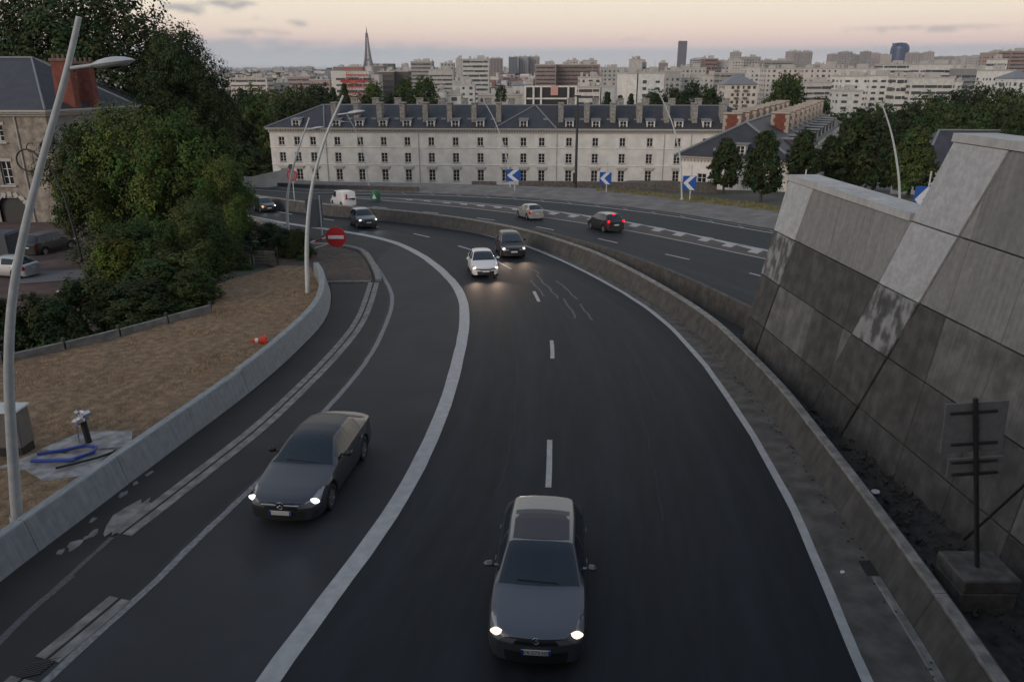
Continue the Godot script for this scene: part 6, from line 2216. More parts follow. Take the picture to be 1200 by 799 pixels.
func make_city() -> void:
	var rows := [
		[-180.5, -156.5, 3.8, 520, 14, Color(0.62, 0.52, 0.46), "bands", 3, 3.2, "flat", "long cream apartment block with pink balconies above the dark trees, left"],
		[-162.9, -151.6, 0.4, 540, 14, Color(0.42, 0.42, 0.42), "grid", 3, 3.2, "flat", "small grey block just right of the cream apartment block"],
		[-176.5, -158.4, 3.7, 640, 16, Color(0.35, 0.24, 0.22), "bands", 3.2, 3, "flat", "reddish brown flat block left of the scaffolded building"],
		[-149.4, -134.3, 1.7, 600, 16, Color(0.40, 0.26, 0.25), "bands", 3.2, 3, "flat", "low dull red block beside the scaffolded building"],
		[-104.4, -96.0, -2.7, 400, 14, Color(0.50, 0.49, 0.48), "grid", 3, 3, "hip", "small pale house among trees left behind the barracks"],
		[-78.6, -69.6, 7.9, 480, 16, Color(0.13, 0.10, 0.09), "bands", 3, 3, "flat", "dark brown block with rows of balconies, left of two"],
		[-69.9, -61.8, 8.1, 486, 16, Color(0.12, 0.09, 0.08), "bands", 3, 3, "flat", "dark brown block with rows of balconies, right of two"],
		[-86.5, -68.3, 15.1, 700, 20, Color(0.34, 0.31, 0.29), "bands", 3, 3, "flat", "grey beige tower block right of the iron lattice tower"],
		[-61.2, -43.1, 8.8, 600, 18, Color(0.44, 0.43, 0.41), "bands", 3, 3.2, "flat", "pale block with dark window bands behind round trees"],
		[-66.3, -53.7, 14.1, 760, 14, Color(0.38, 0.37, 0.36), "grid", 3, 3, "flat", "narrow grey block between the beige tower and the banded slab"],
		[-39.7, -35.5, 15.7, 580, 18, Color(0.42, 0.41, 0.40), "plain", 3, 3, "flat", "blank grey stair tower beside the large banded slab"],
		[-34.0, -15.7, 15.5, 560, 18, Color(0.50, 0.49, 0.46), "bands", 3, 3, "flat", "large slab block with dark horizontal window bands and roof mast"],
		[-43.1, -18.2, 28.0, 1600, 40, Color(0.26, 0.20, 0.21), "grid", 4, 5, "flat", "mauve high-rise on the skyline, left of the pair"],
		[-7.0, 12.3, 31.6, 1700, 40, Color(0.13, 0.17, 0.20), "grid", 4, 5, "flat", "dark teal high-rise on the skyline"],
		[13.4, 33.9, 32.7, 1720, 40, Color(0.30, 0.30, 0.33), "grid", 4, 5, "flat", "pale grey high-rise touching the teal one"],
		[35.2, 58.6, 33.0, 1740, 40, Color(0.33, 0.30, 0.30), "grid", 4, 5, "flat", "pinkish grey high-rise right of the grey one"],
		[-31.6, -19.8, 1.5, 430, 14, Color(0.50, 0.50, 0.50), "grid", 3, 3, "flat", "white low block with blue-grey windows below the banded slab"],
		[-33.0, -23.6, 2.6, 470, 14, Color(0.34, 0.35, 0.37), "bands", 3, 3, "flat", "blue-grey low block below the large banded slab"],
		[-34.9, -29.1, 0.3, 350, 12, Color(0.62, 0.60, 0.57), "grid", 3, 3, "flat", "small white villa left behind the barracks chimneys"],
		[-26.4, -20.8, -0.5, 330, 12, Color(0.58, 0.56, 0.54), "grid", 3, 3, "flat", "small white flat-roofed house behind the barracks chimneys"],
		[0.0, 5.6, 2.5, 380, 14, Color(0.52, 0.50, 0.47), "plain", 3, 3, "hip", "pale house with blank gable beside the columned office"],
		[-14.5, 4.4, -1.0, 345, 12, Color(0.48, 0.45, 0.42), "grid", 3, 3, "flat", "low cream row with striped awnings left of the columned office"],
		[18.9, 35.1, 12.5, 650, 16, Color(0.33, 0.22, 0.20), "bands", 3, 3, "flat", "red brown block with white balcony bands, left half"],
		[35.7, 70.7, 12.6, 660, 16, Color(0.28, 0.17, 0.15), "bands", 3, 3, "flat", "long red brown block with white balcony bands, right half"],
		[60.7, 72.8, 17.9, 900, 18, Color(0.45, 0.43, 0.42), "grid", 3, 3, "flat", "pale block rising behind the long red brown block"],
		[80.2, 95.5, 18.1, 920, 18, Color(0.42, 0.39, 0.37), "grid", 3, 3, "flat", "grey beige block on the skyline left of the white gables"],
		[35.9, 47.2, 5.3, 430, 14, Color(0.60, 0.52, 0.47), "grid", 3, 3, "flat", "pink stepped apartment house behind the barracks roof"],
		[32.7, 43.6, 0.9, 400, 14, Color(0.60, 0.55, 0.50), "bands", 3, 3, "flat", "cream terraced apartment house with planted balconies"],
		[44.1, 50.6, 1.3, 400, 14, Color(0.42, 0.45, 0.51), "plain", 3, 3, "flat", "blank blue-grey gable wall beside the cream terraces"],
		[69.1, 82.6, 10.0, 620, 16, Color(0.38, 0.38, 0.37), "grid", 3, 3, "flat", "grey block between pink house and white gable"],
		[51.8, 54.4, 7.7, 385, 16, Color(0.68, 0.66, 0.62), "plain", 3, 3, "flat", "tall blank white gable wall, left of two"],
		[53.9, 58.3, 7.6, 380, 16, Color(0.68, 0.66, 0.62), "plain", 3, 3, "flat", "tall blank white gable wall, right of two"],
		[58.9, 71.0, 7.8, 380, 16, Color(0.60, 0.60, 0.59), "grid", 3, 5, "flat", "white apartment block with dark recessed loggias"],
		[93.6, 101.6, 16.3, 640, 16, Color(0.47, 0.44, 0.40), "plain", 3, 3, "flat", "beige windowless tower behind the white gables"],
		[104.9, 108.3, 13.9, 660, 16, Color(0.42, 0.40, 0.38), "grid", 3, 3, "flat", "slim grey block beside the beige windowless tower"],
		[86.3, 94.9, 8.2, 460, 14, Color(0.33, 0.33, 0.33), "grid", 3, 2.6, "flat", "grey block with regular windows left of cream houses"],
		[149.1, 155.9, 14.8, 820, 14, Color(0.25, 0.22, 0.22), "plain", 3, 3, "flat", "small dark roofed block left of the black high-rise"],
		[124.3, 142.4, 10.0, 600, 14, Color(0.44, 0.43, 0.40), "grid", 3, 3, "flat", "pale jumble of flats below the black high-rise"],
		[100.8, 111.4, 4.3, 480, 14, Color(0.52, 0.51, 0.48), "grid", 3, 3, "flat", "low white flats left of the red tower"],
		[285.8, 310.1, 23.4, 1300, 20, Color(0.40, 0.40, 0.41), "bands", 3, 3, "flat", "pale distant slab right of the black high-rise"],
		[164.8, 175.7, 17.5, 700, 16, Color(0.30, 0.15, 0.13), "bands", 3, 3, "flat", "red brick tower block with pale corners"],
		[178.8, 188.1, 14.2, 710, 16, Color(0.50, 0.45, 0.42), "grid", 3, 3, "flat", "pinkish block beside the red brick tower"],
		[122.2, 132.5, 5.4, 520, 14, Color(0.55, 0.53, 0.50), "grid", 3, 3, "flat", "white flats under the red brick tower"],
		[127.3, 142.9, 7.0, 500, 14, Color(0.33, 0.30, 0.27), "bands", 3, 3, "flat", "brown terraced block with planted roof"],
		[336.1, 348.4, 32.6, 1250, 20, Color(0.42, 0.37, 0.36), "grid", 3, 3, "flat", "slim beige high-rise alone on the skyline"],
		[235.3, 254.0, 17.9, 900, 18, Color(0.50, 0.46, 0.44), "grid", 3, 3, "flat", "pale pink block below the slim beige high-rise"],
		[267.8, 287.5, 22.1, 950, 18, Color(0.30, 0.30, 0.27), "grid", 3, 3, "flat", "greenish block with rooftop trees on the skyline"],
		[177.4, 191.0, 10.6, 620, 14, Color(0.55, 0.52, 0.49), "grid", 3, 3, "flat", "white flats behind the cream hip-roofed house"],
		[322.5, 360.6, 19.2, 1050, 18, Color(0.28, 0.28, 0.26), "bands", 3, 3, "flat", "long grey green slab on the skyline"],
		[455.0, 473.2, 35.7, 1350, 20, Color(0.44, 0.37, 0.36), "grid", 3, 3, "flat", "pink grey high-rise, left of the twin pair"],
		[451.7, 474.6, 34.1, 1300, 20, Color(0.31, 0.29, 0.28), "grid", 3, 3, "flat", "grey high-rise, right of the twin pair"],
		[168.1, 192.3, 9.5, 540, 14, Color(0.60, 0.53, 0.49), "grid", 3, 3.4, "flat", "long pink white apartment slab behind the big tree"],
		[189.0, 215.2, 9.7, 530, 14, Color(0.60, 0.52, 0.49), "grid", 3, 3.4, "flat", "long pink white apartment slab right of the big tree"],
		[164.4, 181.0, 2.4, 455, 12, Color(0.48, 0.45, 0.43), "bands", 3, 3, "flat", "low block with red shopfront below pink slab"],
		[293.6, 324.3, 13.1, 800, 14, Color(0.27, 0.27, 0.26), "plain", 3, 3, "flat", "long dark roof ridge above the pink slabs"],
		[161.4, 173.2, -0.7, 400, 12, Color(0.55, 0.55, 0.53), "grid", 3, 4, "flat", "low white annex in front of the white apartments"],
		[178.8, 193.5, 5.7, 440, 16, Color(0.66, 0.65, 0.61), "grid", 3, 4.5, "flat", "white apartment block with square loggias, left one"],
		[191.5, 205.3, 6.1, 435, 16, Color(0.64, 0.63, 0.60), "grid", 3, 4.5, "flat", "white apartment block with square loggias, right one"],
		[192.3, 210.4, 9.5, 470, 14, Color(0.60, 0.58, 0.55), "grid", 3, 4, "flat", "white setback storeys above the left white apartments"],
		[200.9, 208.3, 5.4, 425, 16, Color(0.60, 0.59, 0.55), "bands", 4, 4, "flat", "white gridded block between the apartments"],
		[206.1, 228.2, 5.2, 420, 16, Color(0.56, 0.55, 0.51), "bands", 3, 4, "flat", "long white block with continuous dark balconies"],
		[249.0, 273.9, 12.0, 500, 14, Color(0.60, 0.58, 0.55), "bands", 3, 4, "flat", "white stepped block above the long balconied one"],
		[253.8, 273.6, 12.2, 560, 14, Color(0.57, 0.56, 0.54), "bands", 3, 4, "flat", "white curved-looking block below the blue tower"],
		[228.0, 231.5, 3.4, 418, 14, Color(0.58, 0.57, 0.54), "grid", 3, 3, "flat", "narrow white stair end of the balconied block"],
		[264.4, 274.6, 9.5, 480, 14, Color(0.24, 0.25, 0.27), "bands", 3, 3, "flat", "blue grey glass office among white blocks"],
		[280.7, 288.4, 9.0, 490, 14, Color(0.42, 0.41, 0.40), "bands", 3, 3, "flat", "pale grey block right of the glass office"],
		[235.5, 246.3, 8.8, 400, 14, Color(0.66, 0.65, 0.62), "grid", 3.2, 2.6, "flat", "white ornate apartment house at right edge"],
		[254.3, 259.6, 14.2, 430, 10, Color(0.64, 0.62, 0.59), "bands", 3, 3, "flat", "white turret storeys rising above the ornate house"],
		[233.6, 244.7, 5.5, 380, 14, Color(0.60, 0.60, 0.60), "grid", 3.2, 2.6, "hip", "white mansard house at the right edge of view"],
		[419.3, 436.5, 22.6, 720, 18, Color(0.40, 0.27, 0.23), "grid", 3, 3, "flat", "red brown tower block at right, left of two"],
		[424.4, 442.9, 23.6, 700, 18, Color(0.33, 0.20, 0.16), "bands", 3, 3, "flat", "red brown tower block at right, right of two"],
		[815.1, 830.3, 43.8, 2100, 30, Color(0.40, 0.32, 0.33), "grid", 4, 5, "flat", "small pink high-rise left of rounded tower"],
		[852.3, 861.2, 44.6, 2150, 30, Color(0.42, 0.35, 0.36), "grid", 4, 5, "flat", "thin pink high-rise touching the small one"],
		[802.5, 827.3, 47.1, 2000, 30, Color(0.33, 0.31, 0.32), "grid", 4, 5, "flat", "grey rounded-looking high-rise left of centre skyline"],
		[828.2, 844.7, 41.2, 2000, 30, Color(0.25, 0.26, 0.25), "grid", 4, 5, "flat", "dark low wing of the grey high-rise"],
		[941.7, 959.9, 51.8, 2200, 30, Color(0.28, 0.27, 0.29), "grid", 4, 5, "flat", "dark slim high-rise left of the blue tower"],
		[1009.0, 1030.4, 49.3, 2300, 30, Color(0.45, 0.35, 0.35), "grid", 4, 5, "flat", "pink high-rise left of the blue tower"],
		[1078.3, 1108.1, 47.5, 2400, 30, Color(0.48, 0.40, 0.33), "plain", 4, 5, "flat", "sand coloured block against the blue tower"],
		[727.9, 749.6, 35.6, 1500, 24, Color(0.37, 0.34, 0.33), "grid", 3, 4, "flat", "grey block right of the blue tower"],
		[958.8, 974.6, 45.2, 1900, 24, Color(0.42, 0.38, 0.37), "grid", 3, 4, "flat", "pale slim block further right of blue tower"],
		[1295.1, 1359.9, 43.0, 2500, 24, Color(0.26, 0.26, 0.27), "plain", 3, 4, "flat", "dark wooded-looking ridge of roofs right of blue tower"],
		[875.1, 928.2, 31.9, 1600, 24, Color(0.42, 0.40, 0.39), "grid", 3, 4, "flat", "pale distant flats right of the blue tower"],
		[-839.1, -763.3, 8.7, 2600, 30, Color(0.40, 0.40, 0.42), "grid", 4, 5, "flat", "pale distant slab, leftmost of four on the left skyline"],
		[-731.0, -699.8, 12.5, 2500, 30, Color(0.40, 0.38, 0.38), "grid", 4, 5, "flat", "pale distant slab, second from left of four on left skyline"],
		[-697.3, -663.5, 11.2, 2500, 30, Color(0.38, 0.37, 0.37), "grid", 4, 5, "flat", "pale distant slab, third from left of four on left skyline"],
		[-647.4, -599.0, 13.6, 2450, 30, Color(0.34, 0.32, 0.33), "grid", 4, 5, "flat", "greyer distant slab, rightmost of four on the left skyline"],
		[-196.6, -164.8, 11.3, 900, 20, Color(0.20, 0.20, 0.18), "plain", 3, 3, "flat", "dark roofline behind the scaffolded building"],
		[-169.5, -157.0, 12.5, 1000, 20, Color(0.18, 0.17, 0.16), "plain", 3, 3, "flat", "dark flat roof at the foot of the iron tower"],
		[-202.7, -191.8, 16.6, 1500, 20, Color(0.40, 0.39, 0.39), "grid", 3, 3, "flat", "small pale tower left of the beige block"],
		[45.7, 57.1, 17.0, 1100, 20, Color(0.42, 0.40, 0.40), "grid", 3, 3, "flat", "small pale block above the red brown block"]]
	for q in rows:
		block("city_block" if q[9] == "flat" else "city_house", q[10], q[0], q[1], q[2], q[3], q[4], q[5], q[6], q[7], q[8], q[9])
	scaffold_building()
	column_office()
	cream_house()
	iron_tower()
	var t := block("office_tower", "tall black office tower standing alone on the skyline", 1535, 1611, 246, 7600, 40, Color(0.055, 0.05, 0.065), "plain")
	var g := ground_y(1573, 7600)
	var lines := Sh.new()
	for k in 12:
		lines.box(Vector3(-35 + k * 6.4, (246 - g) / 2, 20.4), Vector3(1.2, 246 - g, 0.8))
	part("mullions", lines, mat(Color(0.09, 0.085, 0.10), 0.5), t)
	# round blue tower
	var b := thing("round_tower", "dark blue glass tower with domed top on the skyline", "building", V(1185, ground_y(1185, 2500), 2520))
	var s := Sh.new()
	s.lathe(Vector3.ZERO, [[26.5, 0], [26.5, 112], [25, 119], [20, 125], [11, 129], [0.1, 130]], Basis(), 28)
	part("facade", s, mat(Color(0.035, 0.065, 0.145), 0.4), b)
	var rn := Sh.new()
	for k in 26:
		rn.lathe(Vector3.ZERO, [[26.6, 4 + k * 4.2], [26.9, 4 + k * 4.2], [26.9, 4.8 + k * 4.2], [26.6, 4.8 + k * 4.2]], Basis(), 28)
	part("floor_bands", rn, mat(Color(0.09, 0.11, 0.17), 0.5), b)
	var cp := Sh.new()
	cp.box(Vector3(-4, 122, 0), Vector3(30, 12, 30))
	part("roof_plant", cp, mat(Color(0.06, 0.06, 0.065), 0.6), b)
	# white church spire among the slate roofs on the left
	var c := thing("church_spire", "slim white church spire on the left skyline", "building", V(-232.7, ground_y(-232, 650), 650))
	var sp := Sh.new()
	var gy := ground_y(-232, 650)
	sp.lathe(Vector3.ZERO, [[3.0, 0], [3.0, -gy - 6], [1.6, -gy - 5], [1.4, -gy + 2], [0.1, -gy + 8.5]], Basis(), 10)
	part("spire", sp, mat(Color(0.55, 0.55, 0.55), 0.9), c)
	var hill := thing("hilltop_basilica", "faint white domed basilica on the far left horizon", "building", V(-2100, -46, 5600))
	var hb := Sh.new()
	hb.lathe(Vector3.ZERO, [[70, 0], [60, 60], [16, 66], [16, 84], [14, 98], [7, 110], [0.5, 118]], Basis(), 14)
	for sx in [-1, 1]:
		hb.lathe(Vector3(sx * 32, 0, 0), [[10, 0], [10, 74], [8, 84], [0.5, 92]], Basis(), 10)
	part("dome", hb, mat(Color(0.5, 0.5, 0.5), 0.9), hill)
	fill_city()

func scaffold_building() -> void:
	var f := 450.0
	var g := ground_y(-87, f)
	var t := thing("scaffolded_building", "white building wrapped in red scaffolding and site lifts", "building", V(-87.5, g, f + 8))
	var h := 8.6 - g
	var s := Sh.new()
	s.box(Vector3(-2, h / 2, 0), Vector3(21, h, 14))
	part("wall", s, mat(Color(0.58, 0.56, 0.53), 0.9, T.soft, 0.1), t)
	part("windows", windows_mesh(21, 14, h, "bands", 3.2, 3.0), M.far_glass, t).set_meta("kind", "stuff")
	var gb := Sh.new()
	gb.box(Vector3(11.2, h / 2 - 1, 0), Vector3(5.2, h - 2, 12))
	part("gable", gb, mat(Color(0.48, 0.44, 0.42), 0.9, T.soft, 0.1), t)
	var sc := Sh.new()
	for k in 6:
		sc.box(Vector3(-3.5 + k * 2.2, h * 0.62, 7.9), Vector3(0.18, h * 0.72, 0.18))
	for k in 7:
		sc.box(Vector3(2.0, h - 2 - k * 3.1, 7.9), Vector3(12.5, 0.35, 0.3))
	part("scaffold", sc, mat(Color(0.40, 0.06, 0.055), 0.7), t)
	for k in 3:
		var sh := Sh.new()
		sh.box(Vector3(-5.5 + k * 4.8, h - 5.2 - (k % 2) * 0.6, 8.1), Vector3(3.6, 1.4, 0.2))
		part("safety_net", sh, mat(Color(0.45, 0.10, 0.04) if k == 1 else Color(0.38, 0.035, 0.05), 0.9), t)
	var cr := thing("tower_crane", "small red tower crane in front of the scaffolded building", "crane", V(-90.5, g, f - 1))
	var cs := Sh.new()
	for k in 18:
		var y := k * (h + 2.0) / 18
		for sx in [-0.5, 0.5]:
			cs.box(Vector3(sx, y + (h + 2) / 36, 0), Vector3(0.16, (h + 2) / 18, 0.16))
		cs.box(Vector3(0, y, 0), Vector3(1.1, 0.14, 0.14))
	part("mast", cs, mat(Color(0.42, 0.07, 0.06), 0.6), cr)
	var jb := Sh.new()
	jb.box(Vector3(3, h + 1.2, 0), Vector3(12, 0.5, 0.4))
	part("jib", jb, mat(Color(0.42, 0.07, 0.06), 0.6), cr)

func column_office() -> void:
	var f := 330.0
	var g := ground_y(16, f)
	var t := thing("column_office", "dark glass office with tall white columns behind the barracks ridge", "building", V(15.7, g, f + 8))
	var h := 3.3 - g
	var s := Sh.new()
	s.box(Vector3(0, h / 2, 0), Vector3(21, h - 1, 12))
	part("glass_wall", s, mat(Color(0.035, 0.036, 0.04), 0.25), t)
	for x in [-10.3, -6.9, -3.8, 7.3, 10.4]:
		var c := Sh.new()
		c.bevel(Vector3(x, h / 2, 6.6), Vector3(0.75, h, 0.9), 0.05)
		part("column", c, M.plaster, t)
	for y in [h - 0.3, h - 5.0, h - 9.5, h - 14.0]:
		var b := Sh.new()
		b.box(Vector3(0, y, 6.35), Vector3(21.4, 0.6, 0.7))
		part("beam", b, M.plaster, t)
	var pan := Sh.new()
	pan.box(Vector3(1.6, h - 1.9, 6.8), Vector3(3.0, 3.6, 0.2))
	part("sign_panel", pan, mat(Color(0.50, 0.28, 0.26), 0.8), t)

func cream_house() -> void:
	var t := block("city_house", "cream house with grey hipped roof and small balconies behind the ridge", 78.6, 90.5, 4.4, 300, 11, Color(0.62, 0.53, 0.44), "grid", 2.6, 1.9, "hip")
	for k in 4:
		for x in [-1.6, 1.7]:
			var b := Sh.new()
			var y := 4.4 - ground_y(84, 300) - 2.2 - k * 2.6
			b.box(Vector3(x, y, 5.9), Vector3(1.5, 0.7, 0.8))
			part("balcony", b, mat(Color(0.12, 0.11, 0.10), 0.8), t)

# the great lattice tower: four legs that meet in a slender shaft, with three platforms
func iron_tower() -> void:
	var g := -46.0
	var t := thing("lattice_tower", "tall tapering iron lattice tower on the left skyline", "tower", V(-1068, g, 6100))
	var iron := mat(Color(0.13, 0.105, 0.095), 0.9)
	var prof := [[0, 62.0], [30, 52], [57, 42], [85, 32], [115, 25], [150, 20], [190, 15.5], [230, 12], [276, 9.0], [300, 6.0]]
	for sx in [-1, 1]:
		for sz in [-1, 1]:
			var s := Sh.new()
			var path := []
			var rad := []
			for q in prof:
				path.append(Vector3(sx * q[1] * 0.80, q[0], sz * q[1] * 0.80))
				rad.append(lerpf(9.0, 3.2, q[0] / 300.0))
			s.tube(path, rad, 4)
			part("leg", s, iron, t)
	var br := Sh.new()
	for i in range(2, prof.size() - 1):
		for k in 3:
			var y0 := lerpf(prof[i][0], prof[i + 1][0], k / 3.0)
			var y1 := lerpf(prof[i][0], prof[i + 1][0], (k + 1) / 3.0)
			var w0 := lerpf(prof[i][1], prof[i + 1][1], k / 3.0) * 0.8
			var w1 := lerpf(prof[i][1], prof[i + 1][1], (k + 1) / 3.0) * 0.8
			for z in [-1, 1]:
				br.tube([Vector3(-w0, y0, z * w0), Vector3(w1, y1, z * w1)], [1.3], 4)
				br.tube([Vector3(w0, y0, z * w0), Vector3(-w1, y1, z * w1)], [1.3], 4)
	part("braces", br, iron, t)
	for q in [[57, 40, 7], [115, 23, 6], [276, 8, 6]]:
		var p := Sh.new()
		p.bevel(Vector3(0, q[0], 0), Vector3(q[1] * 2, q[2], q[1] * 2), 1.0)
		part("platform", p, iron, t)
	var tp := Sh.new()
	tp.tube([Vector3(0, 280, 0), Vector3(0, 308, 0), Vector3(0, 330, 0), Vector3(0, 346, 0)], [6.0, 4.0, 2.2, 1.0], 6)
	part("antenna", tp, iron, t)

# the countless other houses of the plain
func fill_city() -> void:
	rng.seed = 2024
	var protos := []
	var cols := [Color(0.52, 0.49, 0.46), Color(0.46, 0.43, 0.41), Color(0.57, 0.51, 0.47), Color(0.36, 0.34, 0.33), Color(0.50, 0.50, 0.50), Color(0.42, 0.36, 0.33), Color(0.60, 0.57, 0.54), Color(0.30, 0.26, 0.25)]
	for i in 8:
		var t := Node3D.new()
		var s := Sh.new()
		s.box(Vector3(0, 10, 0), Vector3(20, 20, 14))
		part("wall", s, mat(cols[i], 0.9, T.soft, 0.05), t)
		var r := Sh.new()
		if i % 2:
			roof_face(r, [Vector3(-10.4, 20, 7.4), Vector3(10.4, 20, 7.4), Vector3(7, 23.5, 0), Vector3(-7, 23.5, 0)])
			roof_face(r, [Vector3(10.4, 20, 7.4), Vector3(10.4, 20, -7.4), Vector3(7, 23.5, 0)])
			roof_face(r, [Vector3(10.4, 20, -7.4), Vector3(-10.4, 20, -7.4), Vector3(-7, 23.5, 0), Vector3(7, 23.5, 0)])
			roof_face(r, [Vector3(-10.4, 20, -7.4), Vector3(-10.4, 20, 7.4), Vector3(-7, 23.5, 0)])
		else:
			r.box(Vector3(0, 20.3, 0), Vector3(20.4, 0.6, 14.4))
			r.box(Vector3(3, 21.6, 0), Vector3(5, 2.4, 5))
		part("roof", r, M.lead if i % 2 else M.stone_trim, t)
		part("windows", windows_mesh(20, 14, 20, "bands" if i % 3 == 0 else "grid", 3.2, 3.4), M.far_glass, t).set_meta("kind", "stuff")
		protos.append(t)
	var lbl := "one of the small pale blocks of flats crowding the plain below the skyline"
	var n := 0
	while n < 280:
		var f := exp(rng.randf_range(log(560.0), log(3600.0)))
		var x := rng.randf_range(-0.44, 0.72) * f
		var top: float = lerp_table([[430, -12], [600, -7], [900, -2], [1600, 3], [3600, 10]], f) - absf(rng.randfn()) * lerp_table([[430, 6], [3600, 14]], f) * 0.6
		if x < -0.25 * f and f < 1500:
			continue
		var g := ground_y(x, f)
		if top - g < 9:
			continue
		var o: Node3D = protos[rng.randi() % 8].duplicate()
		o.name = numbered("town_block")
		add_child(o)
		o.position = V(x, g, f)
		o.rotation.y = rng.randf_range(-0.5, 0.5)
		var wk := rng.randf_range(0.3, 0.9) * lerp_table([[430, 0.7], [3600, 1.4]], f)
		o.scale = Vector3(wk, (top - g) / 20.5, rng.randf_range(0.7, 1.3))
		tag(o, lbl, "building", "small blocks of flats across the plain")
		n += 1
	# what lies beyond reads as one mass of roofs
	var m := Sh.new()
	for k in 2600:
		var f := exp(rng.randf_range(log(2400.0), log(9500.0)))
		var x := rng.randf_range(-0.75, 0.75) * f
		var h := rng.randf_range(24, 50) + maxf(0.0, rng.randfn()) * 8.0
		var c := rng.randf_range(0.24, 0.5)
		m.col = Color(c, c * rng.randf_range(0.9, 1.0), c * rng.randf_range(0.86, 1.0)) if rng.randf() > 0.2 else Color(0.07, 0.08, 0.06)
		m.box(V(x, -46 + h / 2, f), Vector3(rng.randf_range(20, 90), h, 30), Basis(Vector3.UP, rng.randf_range(-0.6, 0.6)))
	for k in 5200:
		var f := exp(rng.randf_range(log(620.0), log(2600.0)))
		var x := rng.randf_range(-0.42, 0.74) * f
		var top: float = lerp_table([[600, -12], [900, -6], [1600, 0], [2600, 5]], f) - absf(rng.randfn()) * 6.0
		var c := rng.randf_range(0.20, 0.58)
		m.col = Color(c, c * rng.randf_range(0.88, 1.0), c * rng.randf_range(0.82, 1.0))
		var pick := rng.randf()
		if pick < 0.16: m.col = Color(0.035, 0.05, 0.025)
		elif pick < 0.28: m.col = Color(0.11, 0.12, 0.14)
		elif pick < 0.36: m.col = Color(0.22, 0.12, 0.10)
		var wd := rng.randf_range(3, 12) * f / 900.0
		m.box(V(x, (top - 46) / 2, f), Vector3(wd, top + 46, rng.randf_range(5, 14)), Basis(Vector3.UP, rng.randf_range(-0.7, 0.7)))
	var o := put("distant_city", m.mesh(), vmat(0.95))
	o.set_meta("kind", "stuff")
	tag(o, "hazy mass of roofs of the far city along the horizon", "city")
	for q in protos:
		q.free()

# ---------------------------------------------------------------- street furniture
func bow_lamp(label: String, f: float, pts: Array, r0: float, head: Array, hl: float) -> void:
	var t := thing("street_lamp", label, "street lamp", G(pts[0][0], pts[0][1], f))
	var c := Curve3D.new()
	for i in pts.size():
		var a := G(pts[i][0], pts[i][1], f)
		var pr := G(pts[maxi(i - 1, 0)][0], pts[maxi(i - 1, 0)][1], f)
		var nx := G(pts[mini(i + 1, pts.size() - 1)][0], pts[mini(i + 1, pts.size() - 1)][1], f)
		var d := (nx - pr).normalized()
		c.add_point(a, -d * a.distance_to(pr) * 0.33, d * a.distance_to(nx) * 0.33)
	var path := []
	var rad := []
	var n := 26
	for i in n + 1:
		path.append(c.sample_baked(c.get_baked_length() * i / n))
		rad.append(lerpf(r0, r0 * 0.42, float(i) / n))
	for k in 3:
		for i in range(1, n):
			path[i] = path[i] * 0.5 + (path[i - 1] + path[i + 1]) * 0.25
	var s := Sh.new()
	s.tube(path, rad, 14)
	wpart("mast", s, M.lamp_paint, t)
	var bs := Sh.new()
	bs.lathe(path[0] + Vector3(0, -0.1, 0), [[r0 * 1.9, 0.0], [r0 * 1.9, 0.05], [r0 * 1.15, 0.14], [r0 * 1.05, 0.3]], Basis(), 14)
	wpart("base_plate", bs, M.lamp_paint, t)
	if head.is_empty():
		return
	var a := G(head[0][0], head[0][1], f)
	var e := G(head[1][0], head[1][1], f)
	var d := (e - a).normalized()
	var ar := Sh.new()
	var st: Vector3 = e - d * hl * 0.5
	ar.tube([a, st + d * hl * 0.12], [r0 * 0.32, r0 * 0.26], 8)
	wpart("arm", ar, M.lamp_paint, t)
	var hd := Sh.new()
	var bx := Basis(d, d.cross(Vector3.BACK).normalized() * -1.0, Vector3.BACK)
	bx = Basis(d, Vector3.BACK.cross(d).normalized(), Vector3.BACK)
	hd.lathe(e, [[0.001, -0.09], [0.30, -0.075], [0.42, -0.045], [0.5, 0.0], [0.44, 0.035], [0.30, 0.075], [0.12, 0.10], [0.001, 0.105]], bx, 22, hl, hl * 0.5)
	var ho := wpart("lamp_head", hd, M.lamp_paint, t)
	var gl := Sh.new()
	gl.lathe(e, [[0.001, -0.125], [0.14, -0.11], [0.20, -0.072]], bx, 16, hl, hl * 0.6)
	wpart("lens", gl, M.pane, ho)

func sized(t: Node3D, k: float) -> Node3D:
	t.scale = Vector3(k, k, k)
	return t

func chevron_sign(label: String, x: float, f: float, y: float, w: float, hgt: float, post_h: float, turn: float, base := 0.55) -> void:
	base = 0.38
	var t := thing("chevron_sign", label, "road sign", G(x, base, f), turn, "blue chevron signs round the outside of the bend")
	var p := Sh.new()
	p.tube([Vector3(0.12, 0, -0.08), Vector3(0.12, post_h, -0.08)], [0.045], 8)
	part("post", p, M.lamp_paint, t)
	var b := Sh.new()
	b.bevel(Vector3(0, y - base, 0), Vector3(w, hgt, 0.04), 0.008)
	part("board", b, M.sign_blue, t)
	var a := Sh.new()
	var hw := w / 2
	var hh := hgt / 2
	a.prism(Vector3(0, y - base, 0.0215), PackedVector2Array([Vector2(-hw * 0.92, 0), Vector2(hw * 0.10, hh * 0.97), Vector2(hw * 0.82, hh * 0.97), Vector2(-hw * 0.22, 0), Vector2(hw * 0.82, -hh * 0.97), Vector2(hw * 0.10, -hh * 0.97)]), 0.006)
	part("arrow", a, M.sign_white, t)
	sized(t, 1.5)

